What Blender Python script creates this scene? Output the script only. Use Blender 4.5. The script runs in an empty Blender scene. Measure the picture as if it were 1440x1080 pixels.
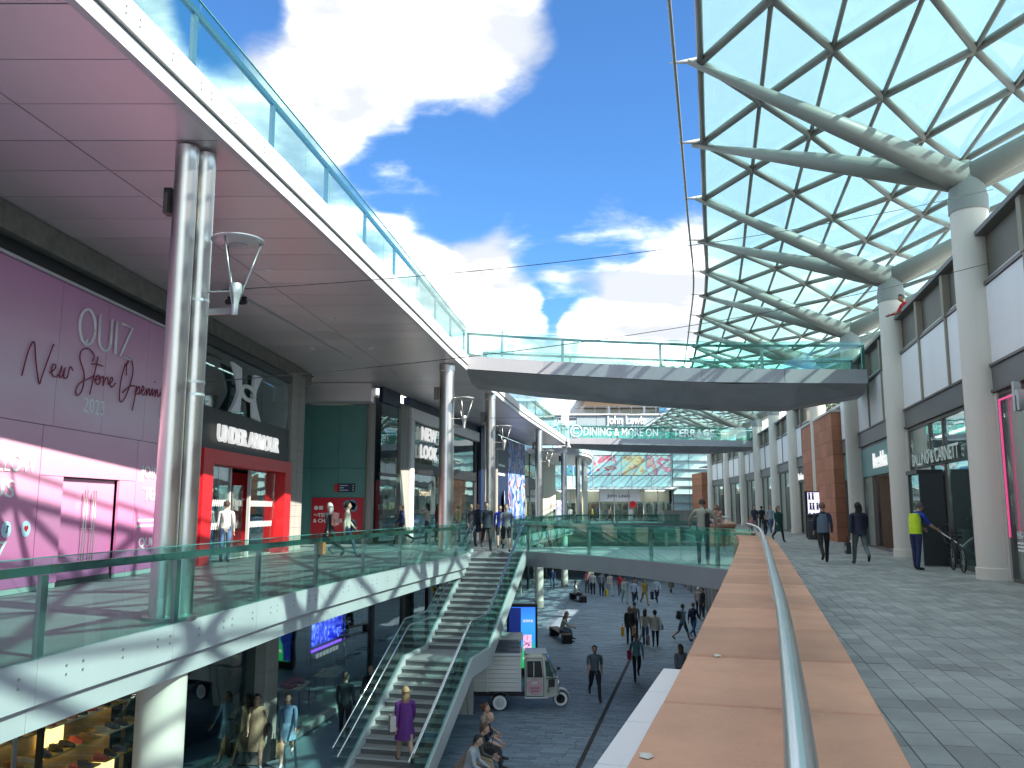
import bpy, bmesh, math, random
import numpy as np
from mathutils import Vector, Matrix
R = math.radians
random.seed(7)
SC = bpy.context.scene
COL = SC.collection

# ------------------------------------------------------------------ camera
CZ = 1.65
PITCH = math.atan(175 / 1200)
cam = bpy.data.objects.new('camera', bpy.data.cameras.new('camera'))
COL.objects.link(cam)
cam.location = (0, 0, CZ)
cam.rotation_euler = (math.pi / 2 + PITCH, 0, 0)
cam.data.sensor_width = 36
cam.data.lens = 30
cam.data.clip_start = 0.05
cam.data.clip_end = 2000
SC.camera = cam

# ------------------------------------------------------------------ light
SUN_EL, SUN_AZ = R(38), R(-28)            # azimuth measured from +x towards +y
TO_SUN = Vector((math.cos(SUN_EL) * math.cos(SUN_AZ), math.cos(SUN_EL) * math.sin(SUN_AZ), math.sin(SUN_EL)))
sun = bpy.data.objects.new('sun', bpy.data.lights.new('sun', 'SUN'))
COL.objects.link(sun)
sun.rotation_euler = TO_SUN.to_track_quat('Z', 'Y').to_euler()
sun.data.energy = 2.0
sun.data.angle = R(0.5)
sun.data.color = (1, 0.93, 0.82)

W = bpy.data.worlds.new('World')
SC.world = W
W.use_nodes = True
nt = W.node_tree
nt.nodes.clear()


def nd(t, typ, **kw):
    n = t.nodes.new(typ)
    for k, v in kw.items():
        if k.startswith('i_'):
            n.inputs[int(k[2:])].default_value = v
        else:
            setattr(n, k, v)
    return n


def math_node(t, op, a, b=None, clamp=False):
    n = t.nodes.new('ShaderNodeMath')
    n.operation = op
    n.use_clamp = clamp
    for i, v in enumerate((a, b)):
        if v is None:
            continue
        if isinstance(v, (int, float)):
            n.inputs[i].default_value = v
        else:
            t.links.new(v, n.inputs[i])
    return n.outputs[0]


def sky_dir(px, py):
    a, b = (px - 720) / 1200, (540 - py) / 1200
    c, s = math.cos(PITCH), math.sin(PITCH)
    return Vector((a, c - b * s, s + b * c)).normalized()


sky = nd(nt, 'ShaderNodeTexSky', sky_type='NISHITA', sun_disc=False, sun_elevation=SUN_EL,
         sun_rotation=math.atan2(TO_SUN.x, TO_SUN.y), air_density=1.0, dust_density=0.35, ozone_density=2.2)
tc = nd(nt, 'ShaderNodeTexCoord')
gen = tc.outputs['Generated']
sep = nd(nt, 'ShaderNodeSeparateXYZ')
nt.links.new(gen, sep.inputs[0])
den = math_node(nt, 'ADD', math_node(nt, 'MAXIMUM', sep.outputs[2], 0.0), 0.22)
cmb = nd(nt, 'ShaderNodeCombineXYZ')
nt.links.new(math_node(nt, 'DIVIDE', sep.outputs[0], den), cmb.inputs[0])
nt.links.new(math_node(nt, 'DIVIDE', sep.outputs[1], den), cmb.inputs[1])
nt.links.new(math_node(nt, 'MULTIPLY', sep.outputs[2], 1.5), cmb.inputs[2])


def cloud_noise(scale, detail, off=(0, 0, 0), rough=.55, dist=0.0, lift=1.0):
    mp = nd(nt, 'ShaderNodeVectorMath', operation='ADD')
    sc_ = nd(nt, 'ShaderNodeVectorMath', operation='SCALE')
    nt.links.new(cmb.outputs[0], sc_.inputs[0])
    sc_.inputs['Scale'].default_value = lift
    nt.links.new(sc_.outputs[0], mp.inputs[0])
    mp.inputs[1].default_value = off
    n = nd(nt, 'ShaderNodeTexNoise')
    n.inputs['Scale'].default_value = scale
    n.inputs['Detail'].default_value = detail
    n.inputs['Roughness'].default_value = rough
    n.inputs['Distortion'].default_value = dist
    nt.links.new(mp.outputs[0], n.inputs['Vector'])
    return n.outputs['Fac']


# the heaps of cumulus: (direction, outer radius, inner radius, weight)
HEAPS = [((650, 75), 8, 1.5, .52), ((500, 110), 8, 1.5, .50), ((425, 70), 6, 1, .34), ((585, 130), 6, 1, .35),
         ((575, 290), 7, 1, .42), ((700, 315), 8, 1, .36), ((850, 360), 9, 1, .40), ((950, 345), 7, 1, .36),
         ((705, 440), 4.5, .8, .60), ((925, 440), 6, 1, .60), ((830, 455), 3.2, .5, .55), ((940, 400), 5, 1, .45),
         ((560, 470), 7, 1, .4), ((1180, 440), 10, 2, .4)]
heap = None
for (p, ro, ri, w) in HEAPS:
    dt = nd(nt, 'ShaderNodeVectorMath', operation='DOT_PRODUCT')
    nt.links.new(gen, dt.inputs[0])
    dt.inputs[1].default_value = sky_dir(*p)
    mr = nd(nt, 'ShaderNodeMapRange', interpolation_type='SMOOTHSTEP')
    nt.links.new(dt.outputs['Value'], mr.inputs[0])
    mr.inputs[1].default_value = math.cos(R(ro))
    mr.inputs[2].default_value = math.cos(R(ri))
    mr.inputs[3].default_value = 0
    mr.inputs[4].default_value = w
    heap = mr.outputs[0] if heap is None else math_node(nt, 'MAXIMUM', heap, mr.outputs[0])
big = cloud_noise(2.6, 12, (3.1, 1.7, .4), .58, .3)
wide = cloud_noise(.9, 3, (7.7, 2.2, 0))
dens = math_node(nt, 'ADD', math_node(nt, 'MULTIPLY', big, 1.15), heap)
dens = math_node(nt, 'ADD', dens, math_node(nt, 'MULTIPLY', wide, .25))
clear = None
for (p, ro, ri) in (((850, 190), 13, 4), ((920, 50), 11, 4), ((640, 235), 7, 2.5), ((1320, 90), 18, 9), ((1100, 150), 12, 6), ((330, 25), 4.5, 1), ((555, 238), 4.6, 1.6), ((780, 390), 5, 1.5)):
    dt = nd(nt, 'ShaderNodeVectorMath', operation='DOT_PRODUCT')
    nt.links.new(gen, dt.inputs[0])
    dt.inputs[1].default_value = sky_dir(*p)
    mr = nd(nt, 'ShaderNodeMapRange', interpolation_type='SMOOTHSTEP')
    nt.links.new(dt.outputs['Value'], mr.inputs[0])
    mr.inputs[1].default_value = math.cos(R(ro))
    mr.inputs[2].default_value = math.cos(R(ri))
    clear = mr.outputs[0] if clear is None else math_node(nt, 'MAXIMUM', clear, mr.outputs[0])
dens = math_node(nt, 'ADD', dens, math_node(nt, 'SUBTRACT', .42, math_node(nt, 'MULTIPLY', clear, .54)))
cov = nd(nt, 'ShaderNodeMapRange', interpolation_type='SMOOTHSTEP')
nt.links.new(dens, cov.inputs[0])
cov.inputs[1].default_value = .95
cov.inputs[2].default_value = 1.32
shade = nd(nt, 'ShaderNodeMapRange', interpolation_type='SMOOTHSTEP')
soft = cloud_noise(1.9, 4, (3.1, 1.7, .4), .5, .3)
above = cloud_noise(1.9, 4, (3.1, 1.7, .4), .5, .3, .93)
lump = cloud_noise(6.5, 7, (3.35, 1.2, .2), .6, .2)
lit = math_node(nt, 'MULTIPLY', math_node(nt, 'SUBTRACT', soft, above), 3.2)
lit = math_node(nt, 'ADD', lit, math_node(nt, 'MULTIPLY', math_node(nt, 'SUBTRACT', lump, .5), 1.1))
nt.links.new(math_node(nt, 'ADD', lit, .5), shade.inputs[0])
shade.inputs[1].default_value = .30
shade.inputs[2].default_value = 1.25
ccol = nd(nt, 'ShaderNodeMix', data_type='RGBA')
nt.links.new(shade.outputs[0], ccol.inputs[0])
ccol.inputs[6].default_value = (1.42, 1.49, 1.6, 1)
ccol.inputs[7].default_value = (10.6, 9.8, 8.7, 1)
tint = nd(nt, 'ShaderNodeMix', data_type='RGBA', blend_type='MULTIPLY')
tint.inputs[0].default_value = 1
nt.links.new(sky.outputs[0], tint.inputs[6])
tint.inputs[7].default_value = (.168, .293, .415, 1)
mixc = nd(nt, 'ShaderNodeMix', data_type='RGBA')
nt.links.new(cov.outputs[0], mixc.inputs[0])
nt.links.new(tint.outputs[2], mixc.inputs[6])
nt.links.new(ccol.outputs[2], mixc.inputs[7])
bg = nd(nt, 'ShaderNodeBackground')
bg.inputs[1].default_value = 0.10
nt.links.new(mixc.outputs[2], bg.inputs[0])
wo = nd(nt, 'ShaderNodeOutputWorld')
nt.links.new(bg.outputs[0], wo.inputs[0])

VS = SC.view_settings
VS.view_transform = 'Standard'
VS.look = 'None'
VS.exposure = 2.65
VS.gamma = 1
VS.use_curve_mapping = False
SC.render.engine = 'CYCLES'
SC.cycles.use_denoising = True
SC.cycles.max_bounces = 10
SC.cycles.transparent_max_bounces = 40
SC.cycles.diffuse_bounces = 6
SC.cycles.caustics_reflective = False
SC.cycles.caustics_refractive = False

# ------------------------------------------------------------------ helpers


def tag(o, label=None, cat=None, group=None, kind=None):
    for k, v in (('label', label), ('category', cat), ('group', group), ('kind', kind)):
        if v:
            o[k] = v
    return o


def empty(name, loc, label=None, cat=None, group=None, rz=0):
    o = bpy.data.objects.new(name, None)
    COL.objects.link(o)
    o.empty_display_size = .1
    o.location = loc
    o.rotation_euler.z = rz
    return tag(o, label, cat, group)


def wloc(o):
    p = Vector((0, 0, 0))
    while o is not None:
        p += Vector(o.location)
        o = o.parent
    return p


def link(name, me, parent=None, loc=(0, 0, 0), rz=0, scale=None):
    o = bpy.data.objects.new(name, me)
    COL.objects.link(o)
    o.location = loc
    if rz:
        o.rotation_euler.z = rz
    if scale:
        o.scale = scale
    if parent is not None:
        o.parent = parent
    return o


class MB:
    """collects simple solids in world coordinates and links them as one mesh"""

    def __init__(s):
        s.v, s.f, s.m = [], [], []
        s.mi = 0
        s.sm = []
        s.smooth = False

    def add(s, vs, fs):
        b = len(s.v)
        s.v += [tuple(v) for v in vs]
        for f in fs:
            s.f.append(tuple(i + b for i in f))
            s.m.append(s.mi)
            s.sm.append(s.smooth)
        return s

    def hexa(s, p):
        return s.add(p, [(3, 2, 1, 0), (4, 5, 6, 7), (0, 1, 5, 4), (1, 2, 6, 5), (2, 3, 7, 6), (3, 0, 4, 7)])

    def box(s, c, d, rz=0):
        x, y, z = d[0] / 2, d[1] / 2, d[2] / 2
        ca, sa = math.cos(rz), math.sin(rz)
        p = []
        for dz in (-z, z):
            for dx, dy in ((-x, -y), (x, -y), (x, y), (-x, y)):
                p.append((c[0] + dx * ca - dy * sa, c[1] + dx * sa + dy * ca, c[2] + dz))
        return s.hexa(p)

    def wallbox(s, a, b, z0, z1, t, off=0):
        """box standing on the line a-b, t thick, its near face off to the left of a->b"""
        a, b = Vector(a[:2]), Vector(b[:2])
        d = (b - a).normalized()
        n = Vector((-d.y, d.x))
        q = [a + n * off, b + n * off, b + n * (off + t), a + n * (off + t)]
        z0 = z0 if isinstance(z0, tuple) else (z0, z0)
        z1 = z1 if isinstance(z1, tuple) else (z1, z1)
        zz0, zz1 = (z0[0], z0[1], z0[1], z0[0]), (z1[0], z1[1], z1[1], z1[0])
        return s.hexa([(p.x, p.y, z) for p, z in zip(q, zz0)] + [(p.x, p.y, z) for p, z in zip(q, zz1)])

    def beam(s, a, b, w, h, up=(0, 0, 1)):
        a, b = Vector(a), Vector(b)
        d = (b - a).normalized()
        x = d.cross(Vector(up)).normalized() * w / 2
        y = x.cross(d).normalized() * h / 2
        return s.hexa([a - x - y, a + x - y, a + x + y, a - x + y, b - x - y, b + x - y, b + x + y, b - x + y])

    def prism(s, poly, z0, z1):
        n = len(poly)
        zf0 = z0 if callable(z0) else (lambda *_: z0)
        zf1 = z1 if callable(z1) else (lambda *_: z1)
        vs = [(p[0], p[1], zf0(p)) for p in poly] + [(p[0], p[1], zf1(p)) for p in poly]
        fs = [tuple(range(n - 1, -1, -1)), tuple(range(n, 2 * n))]
        fs += [(i, (i + 1) % n, n + (i + 1) % n, n + i) for i in range(n)]
        return s.add(vs, fs)

    def tube(s, path, rad, n=8, cap=True):
        path = [Vector(p) for p in path]
        rad = rad if isinstance(rad, (list, tuple)) else [rad] * len(path)
        vs, fs = [], []
        pu = None
        for i, p in enumerate(path):
            d = (path[min(i + 1, len(path) - 1)] - path[max(i - 1, 0)]).normalized()
            if pu is None:
                pu = d.orthogonal().normalized()
            u = (pu - d * pu.dot(d)).normalized()
            pu = u
            w = d.cross(u)
            for k in range(n):
                a = 2 * math.pi * k / n
                vs.append(p + (u * math.cos(a) + w * math.sin(a)) * rad[i])
        for i in range(len(path) - 1):
            for k in range(n):
                fs.append((i * n + k, i * n + (k + 1) % n, (i + 1) * n + (k + 1) % n, (i + 1) * n + k))
        if cap:
            fs.append(tuple(range(n - 1, -1, -1)))
            fs.append(tuple(range((len(path) - 1) * n, len(path) * n)))
        sm = s.smooth
        s.smooth = True
        s.add(vs, fs)
        if cap:
            s.sm[-1] = s.sm[-2] = False
        s.smooth = sm
        return s

    def lathe(s, c, prof, n=16, ax='z', sx=1.0, sy=1.0):
        def ring(r, h):
            out = []
            for k in range(n):
                a = 2 * math.pi * k / n
                x, y = r * math.cos(a) * sx, r * math.sin(a) * sy
                q = (x, y, h) if ax == 'z' else ((h, x, y) if ax == 'x' else (y, h, x))
                out.append((c[0] + q[0], c[1] + q[1], c[2] + q[2]))
            return out
        vs, fs = [], []
        vs += ring(*prof[0])
        for i in range(1, len(prof)):
            if i > 1:
                d0 = Vector((prof[i - 1][0] - prof[i - 2][0], prof[i - 1][1] - prof[i - 2][1]))
                d1 = Vector((prof[i][0] - prof[i - 1][0], prof[i][1] - prof[i - 1][1]))
                if d0.length > 1e-9 and d1.length > 1e-9 and d0.angle(d1) > .6:
                    vs += ring(*prof[i - 1])      # a sharp edge keeps its own vertices
            vs += ring(*prof[i])
            t = len(vs) // n - 1
            for k in range(n):
                fs.append(((t - 1) * n + k, (t - 1) * n + (k + 1) % n, t * n + (k + 1) % n, t * n + k))
        b0 = len(vs)
        vs += ring(*prof[0])
        vs += ring(*prof[-1])
        fs.append(tuple(range(b0 + n - 1, b0 - 1, -1)))
        fs.append(tuple(range(b0 + n, b0 + 2 * n)))
        sm = s.smooth
        s.smooth = True
        s.add(vs, fs)
        s.sm[-1] = s.sm[-2] = False
        s.smooth = sm
        return s

    def build(s, name, mats, parent=None, kind=None):
        me = bpy.data.meshes.new(name)
        o = wloc(parent) if parent is not None else Vector((0, 0, 0))
        if parent is not None:
            root = parent
            while root.parent is not None:
                root = root.parent
            rz = root.rotation_euler.z
            if rz:
                ca, sa = math.cos(-rz), math.sin(-rz)
                s.v = [((v[0] - o.x) * ca - (v[1] - o.y) * sa, (v[0] - o.x) * sa + (v[1] - o.y) * ca, v[2] - o.z) for v in s.v]
                o = Vector((0, 0, 0))
        me.from_pydata([(v[0] - o.x, v[1] - o.y, v[2] - o.z) for v in s.v], [], s.f)
        mats = mats if isinstance(mats, (list, tuple)) else [mats]
        for m in mats:
            me.materials.append(m)
        me.polygons.foreach_set('material_index', s.m)
        me.polygons.foreach_set('use_smooth', s.sm)
        bm = bmesh.new()
        bm.from_mesh(me)
        bmesh.ops.recalc_face_normals(bm, faces=bm.faces)
        bm.to_mesh(me)
        bm.free()
        ob = link(name, me, parent)
        if kind:
            ob['kind'] = kind
        return ob


def polyline(pts):
    pts = [Vector(p) for p in pts]
    L = [0]
    for a, b in zip(pts, pts[1:]):
        L.append(L[-1] + (b - a).length)

    def f(s):
        if s <= 0:
            return pts[0] + (pts[1] - pts[0]).normalized() * s, (pts[1] - pts[0]).normalized()
        for i in range(len(pts) - 1):
            if s <= L[i + 1] or i == len(pts) - 2:
                d = (pts[i + 1] - pts[i]).normalized()
                return pts[i] + d * (s - L[i]), d
    f.length = L[-1]
    return f


def smooth_pts(pts, k=4):
    """Catmull-Rom through the points"""
    P = [Vector(p) for p in pts]
    out = []
    for i in range(len(P) - 1):
        p0, p1, p2, p3 = P[max(i - 1, 0)], P[i], P[i + 1], P[min(i + 2, len(P) - 1)]
        for j in range(k):
            t = j / k
            out.append(.5 * ((2 * p1) + (p2 - p0) * t + (2 * p0 - 5 * p1 + 4 * p2 - p3) * t * t + (3 * p1 - p0 - 3 * p2 + p3) * t ** 3))
    out.append(P[-1])
    return out


# ------------------------------------------------------------------ materials


def mat(name, col, rough=.5, metal=0.0, var=.12, scale=1.5, bump=0.0, bscale=25, rnd=None, rv=.2, streak=False, spec=.5,
        emit=None, es=0.0, coat=0.0):
    m = bpy.data.materials.new(name)
    m.use_nodes = True
    t = m.node_tree
    b = t.nodes['Principled BSDF']
    b.inputs['Roughness'].default_value = rough
    b.inputs['Metallic'].default_value = metal
    b.inputs['Specular IOR Level'].default_value = spec
    b.inputs['Coat Weight'].default_value = coat
    c4 = (*col, 1)
    b.inputs['Base Color'].default_value = c4
    geo = nd(t, 'ShaderNodeNewGeometry')
    if var > 0:
        n = nd(t, 'ShaderNodeTexNoise')
        n.inputs['Scale'].default_value = scale
        n.inputs['Detail'].default_value = 6
        n.inputs['Roughness'].default_value = .62
        vec = geo.outputs['Position']
        if streak:
            mp = nd(t, 'ShaderNodeMapping')
            mp.inputs['Scale'].default_value = (1, 1, .12)
            t.links.new(vec, mp.inputs[0])
            vec = mp.outputs[0]
        t.links.new(vec, n.inputs['Vector'])
        f = math_node(t, 'ADD', math_node(t, 'MULTIPLY', n.outputs['Fac'], 2.4 * var), 1 - 1.2 * var)
        if rnd:
            if rnd == 'object':
                rr = nd(t, 'ShaderNodeObjectInfo').outputs['Random']
            else:
                rr = geo.outputs['Random Per Island']
            f = math_node(t, 'MULTIPLY', f, math_node(t, 'ADD', math_node(t, 'MULTIPLY', rr, 2 * rv), 1 - rv))
        vm = nd(t, 'ShaderNodeVectorMath', operation='SCALE')
        vm.inputs[0].default_value = col
        t.links.new(f, vm.inputs['Scale'])
        t.links.new(vm.outputs[0], b.inputs['Base Color'])
        rg = math_node(t, 'ADD', math_node(t, 'MULTIPLY', n.outputs['Fac'], .3 * min(rough, .6)), rough - .15 * min(rough, .6), True)
        t.links.new(rg, b.inputs['Roughness'])
    if bump > 0:
        n2 = nd(t, 'ShaderNodeTexNoise')
        n2.inputs['Scale'].default_value = bscale
        n2.inputs['Detail'].default_value = 5
        t.links.new(geo.outputs['Position'], n2.inputs['Vector'])
        bp = nd(t, 'ShaderNodeBump')
        bp.inputs['Strength'].default_value = bump
        bp.inputs['Distance'].default_value = .02
        t.links.new(n2.outputs['Fac'], bp.inputs['Height'])
        t.links.new(bp.outputs[0], b.inputs['Normal'])
    if emit:
        b.inputs['Emission Color'].default_value = (*emit, 1)
        b.inputs['Emission Strength'].default_value = es
    return m


def glass(name, tint, refl=.10, edge=.75, rough=0.0, milk=0.0, milkcol=(.8, .9, .9), wob=0.0):
    """thin sheet: tinted see-through, mirror-like towards grazing angles"""
    m = bpy.data.materials.new(name)
    m.use_nodes = True
    t = m.node_tree
    t.nodes.clear()
    tr = nd(t, 'ShaderNodeBsdfTransparent')
    tr.inputs[0].default_value = (*tint, 1)
    gl = nd(t, 'ShaderNodeBsdfGlossy')
    gl.inputs['Roughness'].default_value = rough
    gl.inputs['Color'].default_value = (.93, 1, .98, 1)
    if wob:
        g = nd(t, 'ShaderNodeNewGeometry')
        n = nd(t, 'ShaderNodeTexNoise')
        n.inputs['Scale'].default_value = .55
        n.inputs['Detail'].default_value = 1
        t.links.new(g.outputs['Position'], n.inputs['Vector'])
        bp = nd(t, 'ShaderNodeBump')
        bp.inputs['Strength'].default_value = 1
        bp.inputs['Distance'].default_value = wob
        t.links.new(n.outputs['Fac'], bp.inputs['Height'])
        t.links.new(bp.outputs[0], gl.inputs['Normal'])
    lw = nd(t, 'ShaderNodeLayerWeight')
    lw.inputs[0].default_value = .5
    f = math_node(t, 'POWER', lw.outputs['Facing'], 4.0)
    f = math_node(t, 'ADD', math_node(t, 'MULTIPLY', f, edge), refl, True)
    base = tr.outputs[0]
    if milk:
        df = nd(t, 'ShaderNodeBsdfTranslucent')
        df.inputs[0].default_value = (*milkcol, 1)
        dd = nd(t, 'ShaderNodeBsdfDiffuse')
        dd.inputs[0].default_value = (*milkcol, 1)
        mm = nd(t, 'ShaderNodeMixShader')
        mm.inputs[0].default_value = .4
        t.links.new(df.outputs[0], mm.inputs[1])
        t.links.new(dd.outputs[0], mm.inputs[2])
        m2 = nd(t, 'ShaderNodeMixShader')
        m2.inputs[0].default_value = milk
        t.links.new(base, m2.inputs[1])
        t.links.new(mm.outputs[0], m2.inputs[2])
        base = m2.outputs[0]
    mx = nd(t, 'ShaderNodeMixShader')
    t.links.new(f, mx.inputs[0])
    t.links.new(base, mx.inputs[1])
    t.links.new(gl.outputs[0], mx.inputs[2])
    out = nd(t, 'ShaderNodeOutputMaterial')
    t.links.new(mx.outputs[0], out.inputs[0])
    return m


def ramp_mat(name, axis, lo, hi, stops, rough=.35, coat=0.0, emit=0.0):
    """printed gradient along a world axis between lo and hi"""
    m = bpy.data.materials.new(name)
    m.use_nodes = True
    t = m.node_tree
    b = t.nodes['Principled BSDF']
    b.inputs['Roughness'].default_value = rough
    b.inputs['Coat Weight'].default_value = coat
    g = nd(t, 'ShaderNodeNewGeometry')
    s = nd(t, 'ShaderNodeSeparateXYZ')
    t.links.new(g.outputs['Position'], s.inputs[0])
    mr = nd(t, 'ShaderNodeMapRange')
    t.links.new(s.outputs['XYZ'.index(axis)], mr.inputs[0])
    mr.inputs[1].default_value = lo
    mr.inputs[2].default_value = hi
    n = nd(t, 'ShaderNodeTexNoise')
    n.inputs['Scale'].default_value = .5
    t.links.new(g.outputs['Position'], n.inputs['Vector'])
    f = math_node(t, 'ADD', mr.outputs[0], math_node(t, 'MULTIPLY', math_node(t, 'SUBTRACT', n.outputs['Fac'], .5), .12))
    cr = nd(t, 'ShaderNodeValToRGB')
    cr.color_ramp.elements.remove(cr.color_ramp.elements[0])
    cr.color_ramp.elements[0].position = stops[0][0]
    cr.color_ramp.elements[0].color = (*stops[0][1], 1)
    for p, c in stops[1:]:
        e = cr.color_ramp.elements.new(p)
        e.color = (*c, 1)
    t.links.new(f, cr.inputs[0])
    t.links.new(cr.outputs[0], b.inputs['Base Color'])
    if emit:
        t.links.new(cr.outputs[0], b.inputs['Emission Color'])
        b.inputs['Emission Strength'].default_value = emit
    return m


def art_mat(name, cols, scale=.8, rough=.4, emit=0.0, bg=(.02, .03, .06)):
    """loosely brushed printed picture made of colour patches"""
    m = bpy.data.materials.new(name)
    m.use_nodes = True
    t = m.node_tree
    b = t.nodes['Principled BSDF']
    b.inputs['Roughness'].default_value = rough
    g = nd(t, 'ShaderNodeNewGeometry')
    n = nd(t, 'ShaderNodeTexNoise')
    n.inputs['Scale'].default_value = scale
    n.inputs['Detail'].default_value = 3
    n.inputs['Distortion'].default_value = 1.5
    t.links.new(g.outputs['Position'], n.inputs['Vector'])
    cr = nd(t, 'ShaderNodeValToRGB')
    cr.color_ramp.elements.remove(cr.color_ramp.elements[0])
    k = len(cols)
    for i, c in enumerate([bg] + cols):
        p = .3 + .4 * i / k
        if i == 0:
            e = cr.color_ramp.elements[0]
            e.position = p
        else:
            e = cr.color_ramp.elements.new(p)
        e.color = (*c, 1)
    t.links.new(n.outputs['Fac'], cr.inputs[0])
    t.links.new(cr.outputs[0], b.inputs['Base Color'])
    if emit:
        t.links.new(cr.outputs[0], b.inputs['Emission Color'])
        b.inputs['Emission Strength'].default_value = emit
    return m


X = {}
X['alu'] = mat('brushed_aluminium', (.62, .63, .64), .38, .55, .06, 2)
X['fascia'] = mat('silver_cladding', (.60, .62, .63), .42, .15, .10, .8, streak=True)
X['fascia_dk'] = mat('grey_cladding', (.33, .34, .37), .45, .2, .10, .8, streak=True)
X['soffit'] = mat('soffit_metal', (.74, .685, .71), .34, .45, .10, .35, rnd='object', rv=.06)
X['bfascia'] = mat('bridge_fascia', (.40, .40, .42), .45, .1, .12, .8, streak=True)
X['frit'] = mat('pale_teal_glass', (.40, .60, .62), .12, 0, .12, .3, spec=.6)
X['hull'] = mat('bridge_underside', (.33, .34, .36), .5, .3, .35, .7)
X['gap'] = mat('shadow_gap', (.03, .03, .032), .8, var=0)
X['steel'] = mat('polished_steel', (.78, .77, .74), .30, 1.0, .03, 2, streak=True)
X['steel_post'] = mat('satin_steel', (.42, .44, .44), .35, .8, .06, 2)
X['rail'] = mat('handrail_steel', (.70, .72, .74), .24, 1.0, .05, 4)
X['rail_dk'] = mat('rail_channel', (.16, .22, .22), .3, .5, .1, 2)
X['bglass'] = glass('balustrade_glass', (.76, .945, .91), .07, .6)
X['bedge'] = mat('glass_edge', (.10, .30, .28), .2, 0, .1, 3)
X['sglass'] = glass('shop_glass', (.78, .90, .89), .24, .75, wob=.012)
X['sglass_cl'] = glass('clear_shop_glass', (.88, .93, .90), .05, .6)
X['sglass_dk'] = glass('dark_shop_glass', (.45, .58, .58), .10, .75, wob=.012)
X['tglass'] = glass('blue_curtain_glass', (.62, .82, .85), .30, .6, wob=.006)
X['cglass'] = glass('canopy_glass', (.77, .94, .935), .04, .35, milk=.24, milkcol=(.74, .95, .94))
X['canopy'] = mat('canopy_steel_paint', (.205, .22, .205), .5, .1, .18, 1.2)
X['arm'] = mat('canopy_arm_paint', (.25, .275, .255), .5, .1, .15, .8)
X['conc'] = mat('pale_concrete', (.56, .54, .49), .75, 0, .10, 1.4, .12, 40, streak=True)
X['conc_col'] = mat('column_concrete', (.72, .675, .59), .7, 0, .09, 1.2, .1, 35, streak=True)
X['beam'] = mat('grey_stone_beam', (.24, .235, .21), .8, 0, .45, 3.5, .3, 20)
X['pier'] = mat('stone_pier', (.33, .32, .29), .8, 0, .30, 2.5, .3, 20, streak=True)
X['white'] = mat('white_panel', (.86, .84, .82), .55, 0, .08, .8, streak=True, rnd='object', rv=.04)
X['whitem'] = mat('white_metal', (.80, .81, .82), .4, 0, .05, 1)
X['brown'] = mat('brown_panel', (.13, .115, .085), .5, .2, .3, 1.5, streak=True)
X['brownpost'] = mat('oak_post', (.31, .275, .21), .7, 0, .25, 2.5, streak=True)
X['band'] = mat('grey_band', (.17, .165, .16), .5, .3, .2, 1.2)
X['frame'] = mat('bronze_frame', (.15, .13, .12), .45, .4, .15, 2)
X['dframe'] = mat('dark_frame', (.035, .04, .042), .4, .3, .1, 2)
X['sand'] = mat('red_sandstone', (.58, .315, .205), .85, 0, .30, 1.7, .35, 70, rnd='object', rv=.13)
X['sandblk'] = mat('sandstone_block', (.45, .185, .105), .85, 0, .26, 2, .3, 15, rnd='object', rv=.14)
X['pave'] = mat('grey_granite_slab', (.29, .30, .295), .62, 0, .62, .9, .25, 45, rnd='object', rv=.20)
X['pave_i'] = mat('grey_granite_slabs', (.29, .30, .295), .62, 0, .62, .9, .25, 45, rnd='island', rv=.20)
X['sett'] = mat('blue_granite_sett', (.185, .245, .30), .55, 0, .30, .8, .2, 40, rnd='object', rv=.22)
X['sett_i'] = mat('blue_granite_setts', (.185, .245, .30), .55, 0, .30, .8, .2, 40, rnd='island', rv=.22)
X['joint'] = mat('paving_joint', (.05, .055, .056), .9, 0, .2, 3)
X['deckpave'] = mat('terrace_paving', (.30, .29, .295), .42, 0, .30, 1.2, .06, 20)
X['black'] = mat('black_metal', (.02, .02, .022), .4, .2, .1, 3)
X['dark'] = mat('dark_interior', (.03, .032, .033), .7, 0, .3, 1)
X['greywall'] = mat('interior_wall', (.30, .30, .29), .8, 0, .1, 1)
X['cream'] = mat('cream_panel', (.66, .63, .50), .5, 0, .05, 1)
X['teal'] = mat('teal_panel', (.095, .25, .235), .4, .1, .12, .7, rnd='object', rv=.10)
X['navy'] = mat('navy_panel', (.012, .025, .07), .4, 0, .1, 1)
X['red'] = mat('signal_red', (.62, .015, .022), .35, 0, .08, 1)
X['redboard'] = mat('red_poster', (.55, .012, .03), .4, 0, .08, 1)
X['ink_w'] = mat('white_lettering', (.82, .83, .83), .4, 0, .03, 3)
X['ink_k'] = mat('black_lettering', (.02, .02, .02), .5, 0, .03, 3)
X['ink_t'] = mat('teal_lettering', (.03, .16, .16), .4, 0, .03, 3)
X['ink_wine'] = mat('wine_script', (.22, .008, .05), .4, 0, .03, 3)
X['litw'] = mat('lit_white_letter', (.9, .9, .9), .4, 0, 0, emit=(1, .98, .95), es=.10)
X['litstrip'] = mat('lit_strip', (.9, .9, .9), .4, 0, 0, emit=(1, .97, .9), es=.7)
X['warm'] = mat('warm_shelf_light', (.9, .7, .3), .5, 0, 0, emit=(1, .66, .22), es=.55)
X['neon'] = mat('pink_neon', (.9, .1, .3), .4, 0, 0, emit=(1, .08, .30), es=.10)
X['lightgrey'] = mat('light_grey_paint', (.52, .52, .51), .5, 0, .08, 2)
X['rubber'] = mat('tyre_rubber', (.018, .018, .018), .8, 0, .1, 5)
X['wood'] = mat('bench_timber', (.15, .10, .07), .6, 0, .25, 6)
X['tread'] = mat('stair_tread', (.27, .275, .27), .6, 0, .14, 2, .1, 30)
X['riser'] = mat('stair_riser', (.16, .165, .168), .55, 0, .15, 2)
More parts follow.
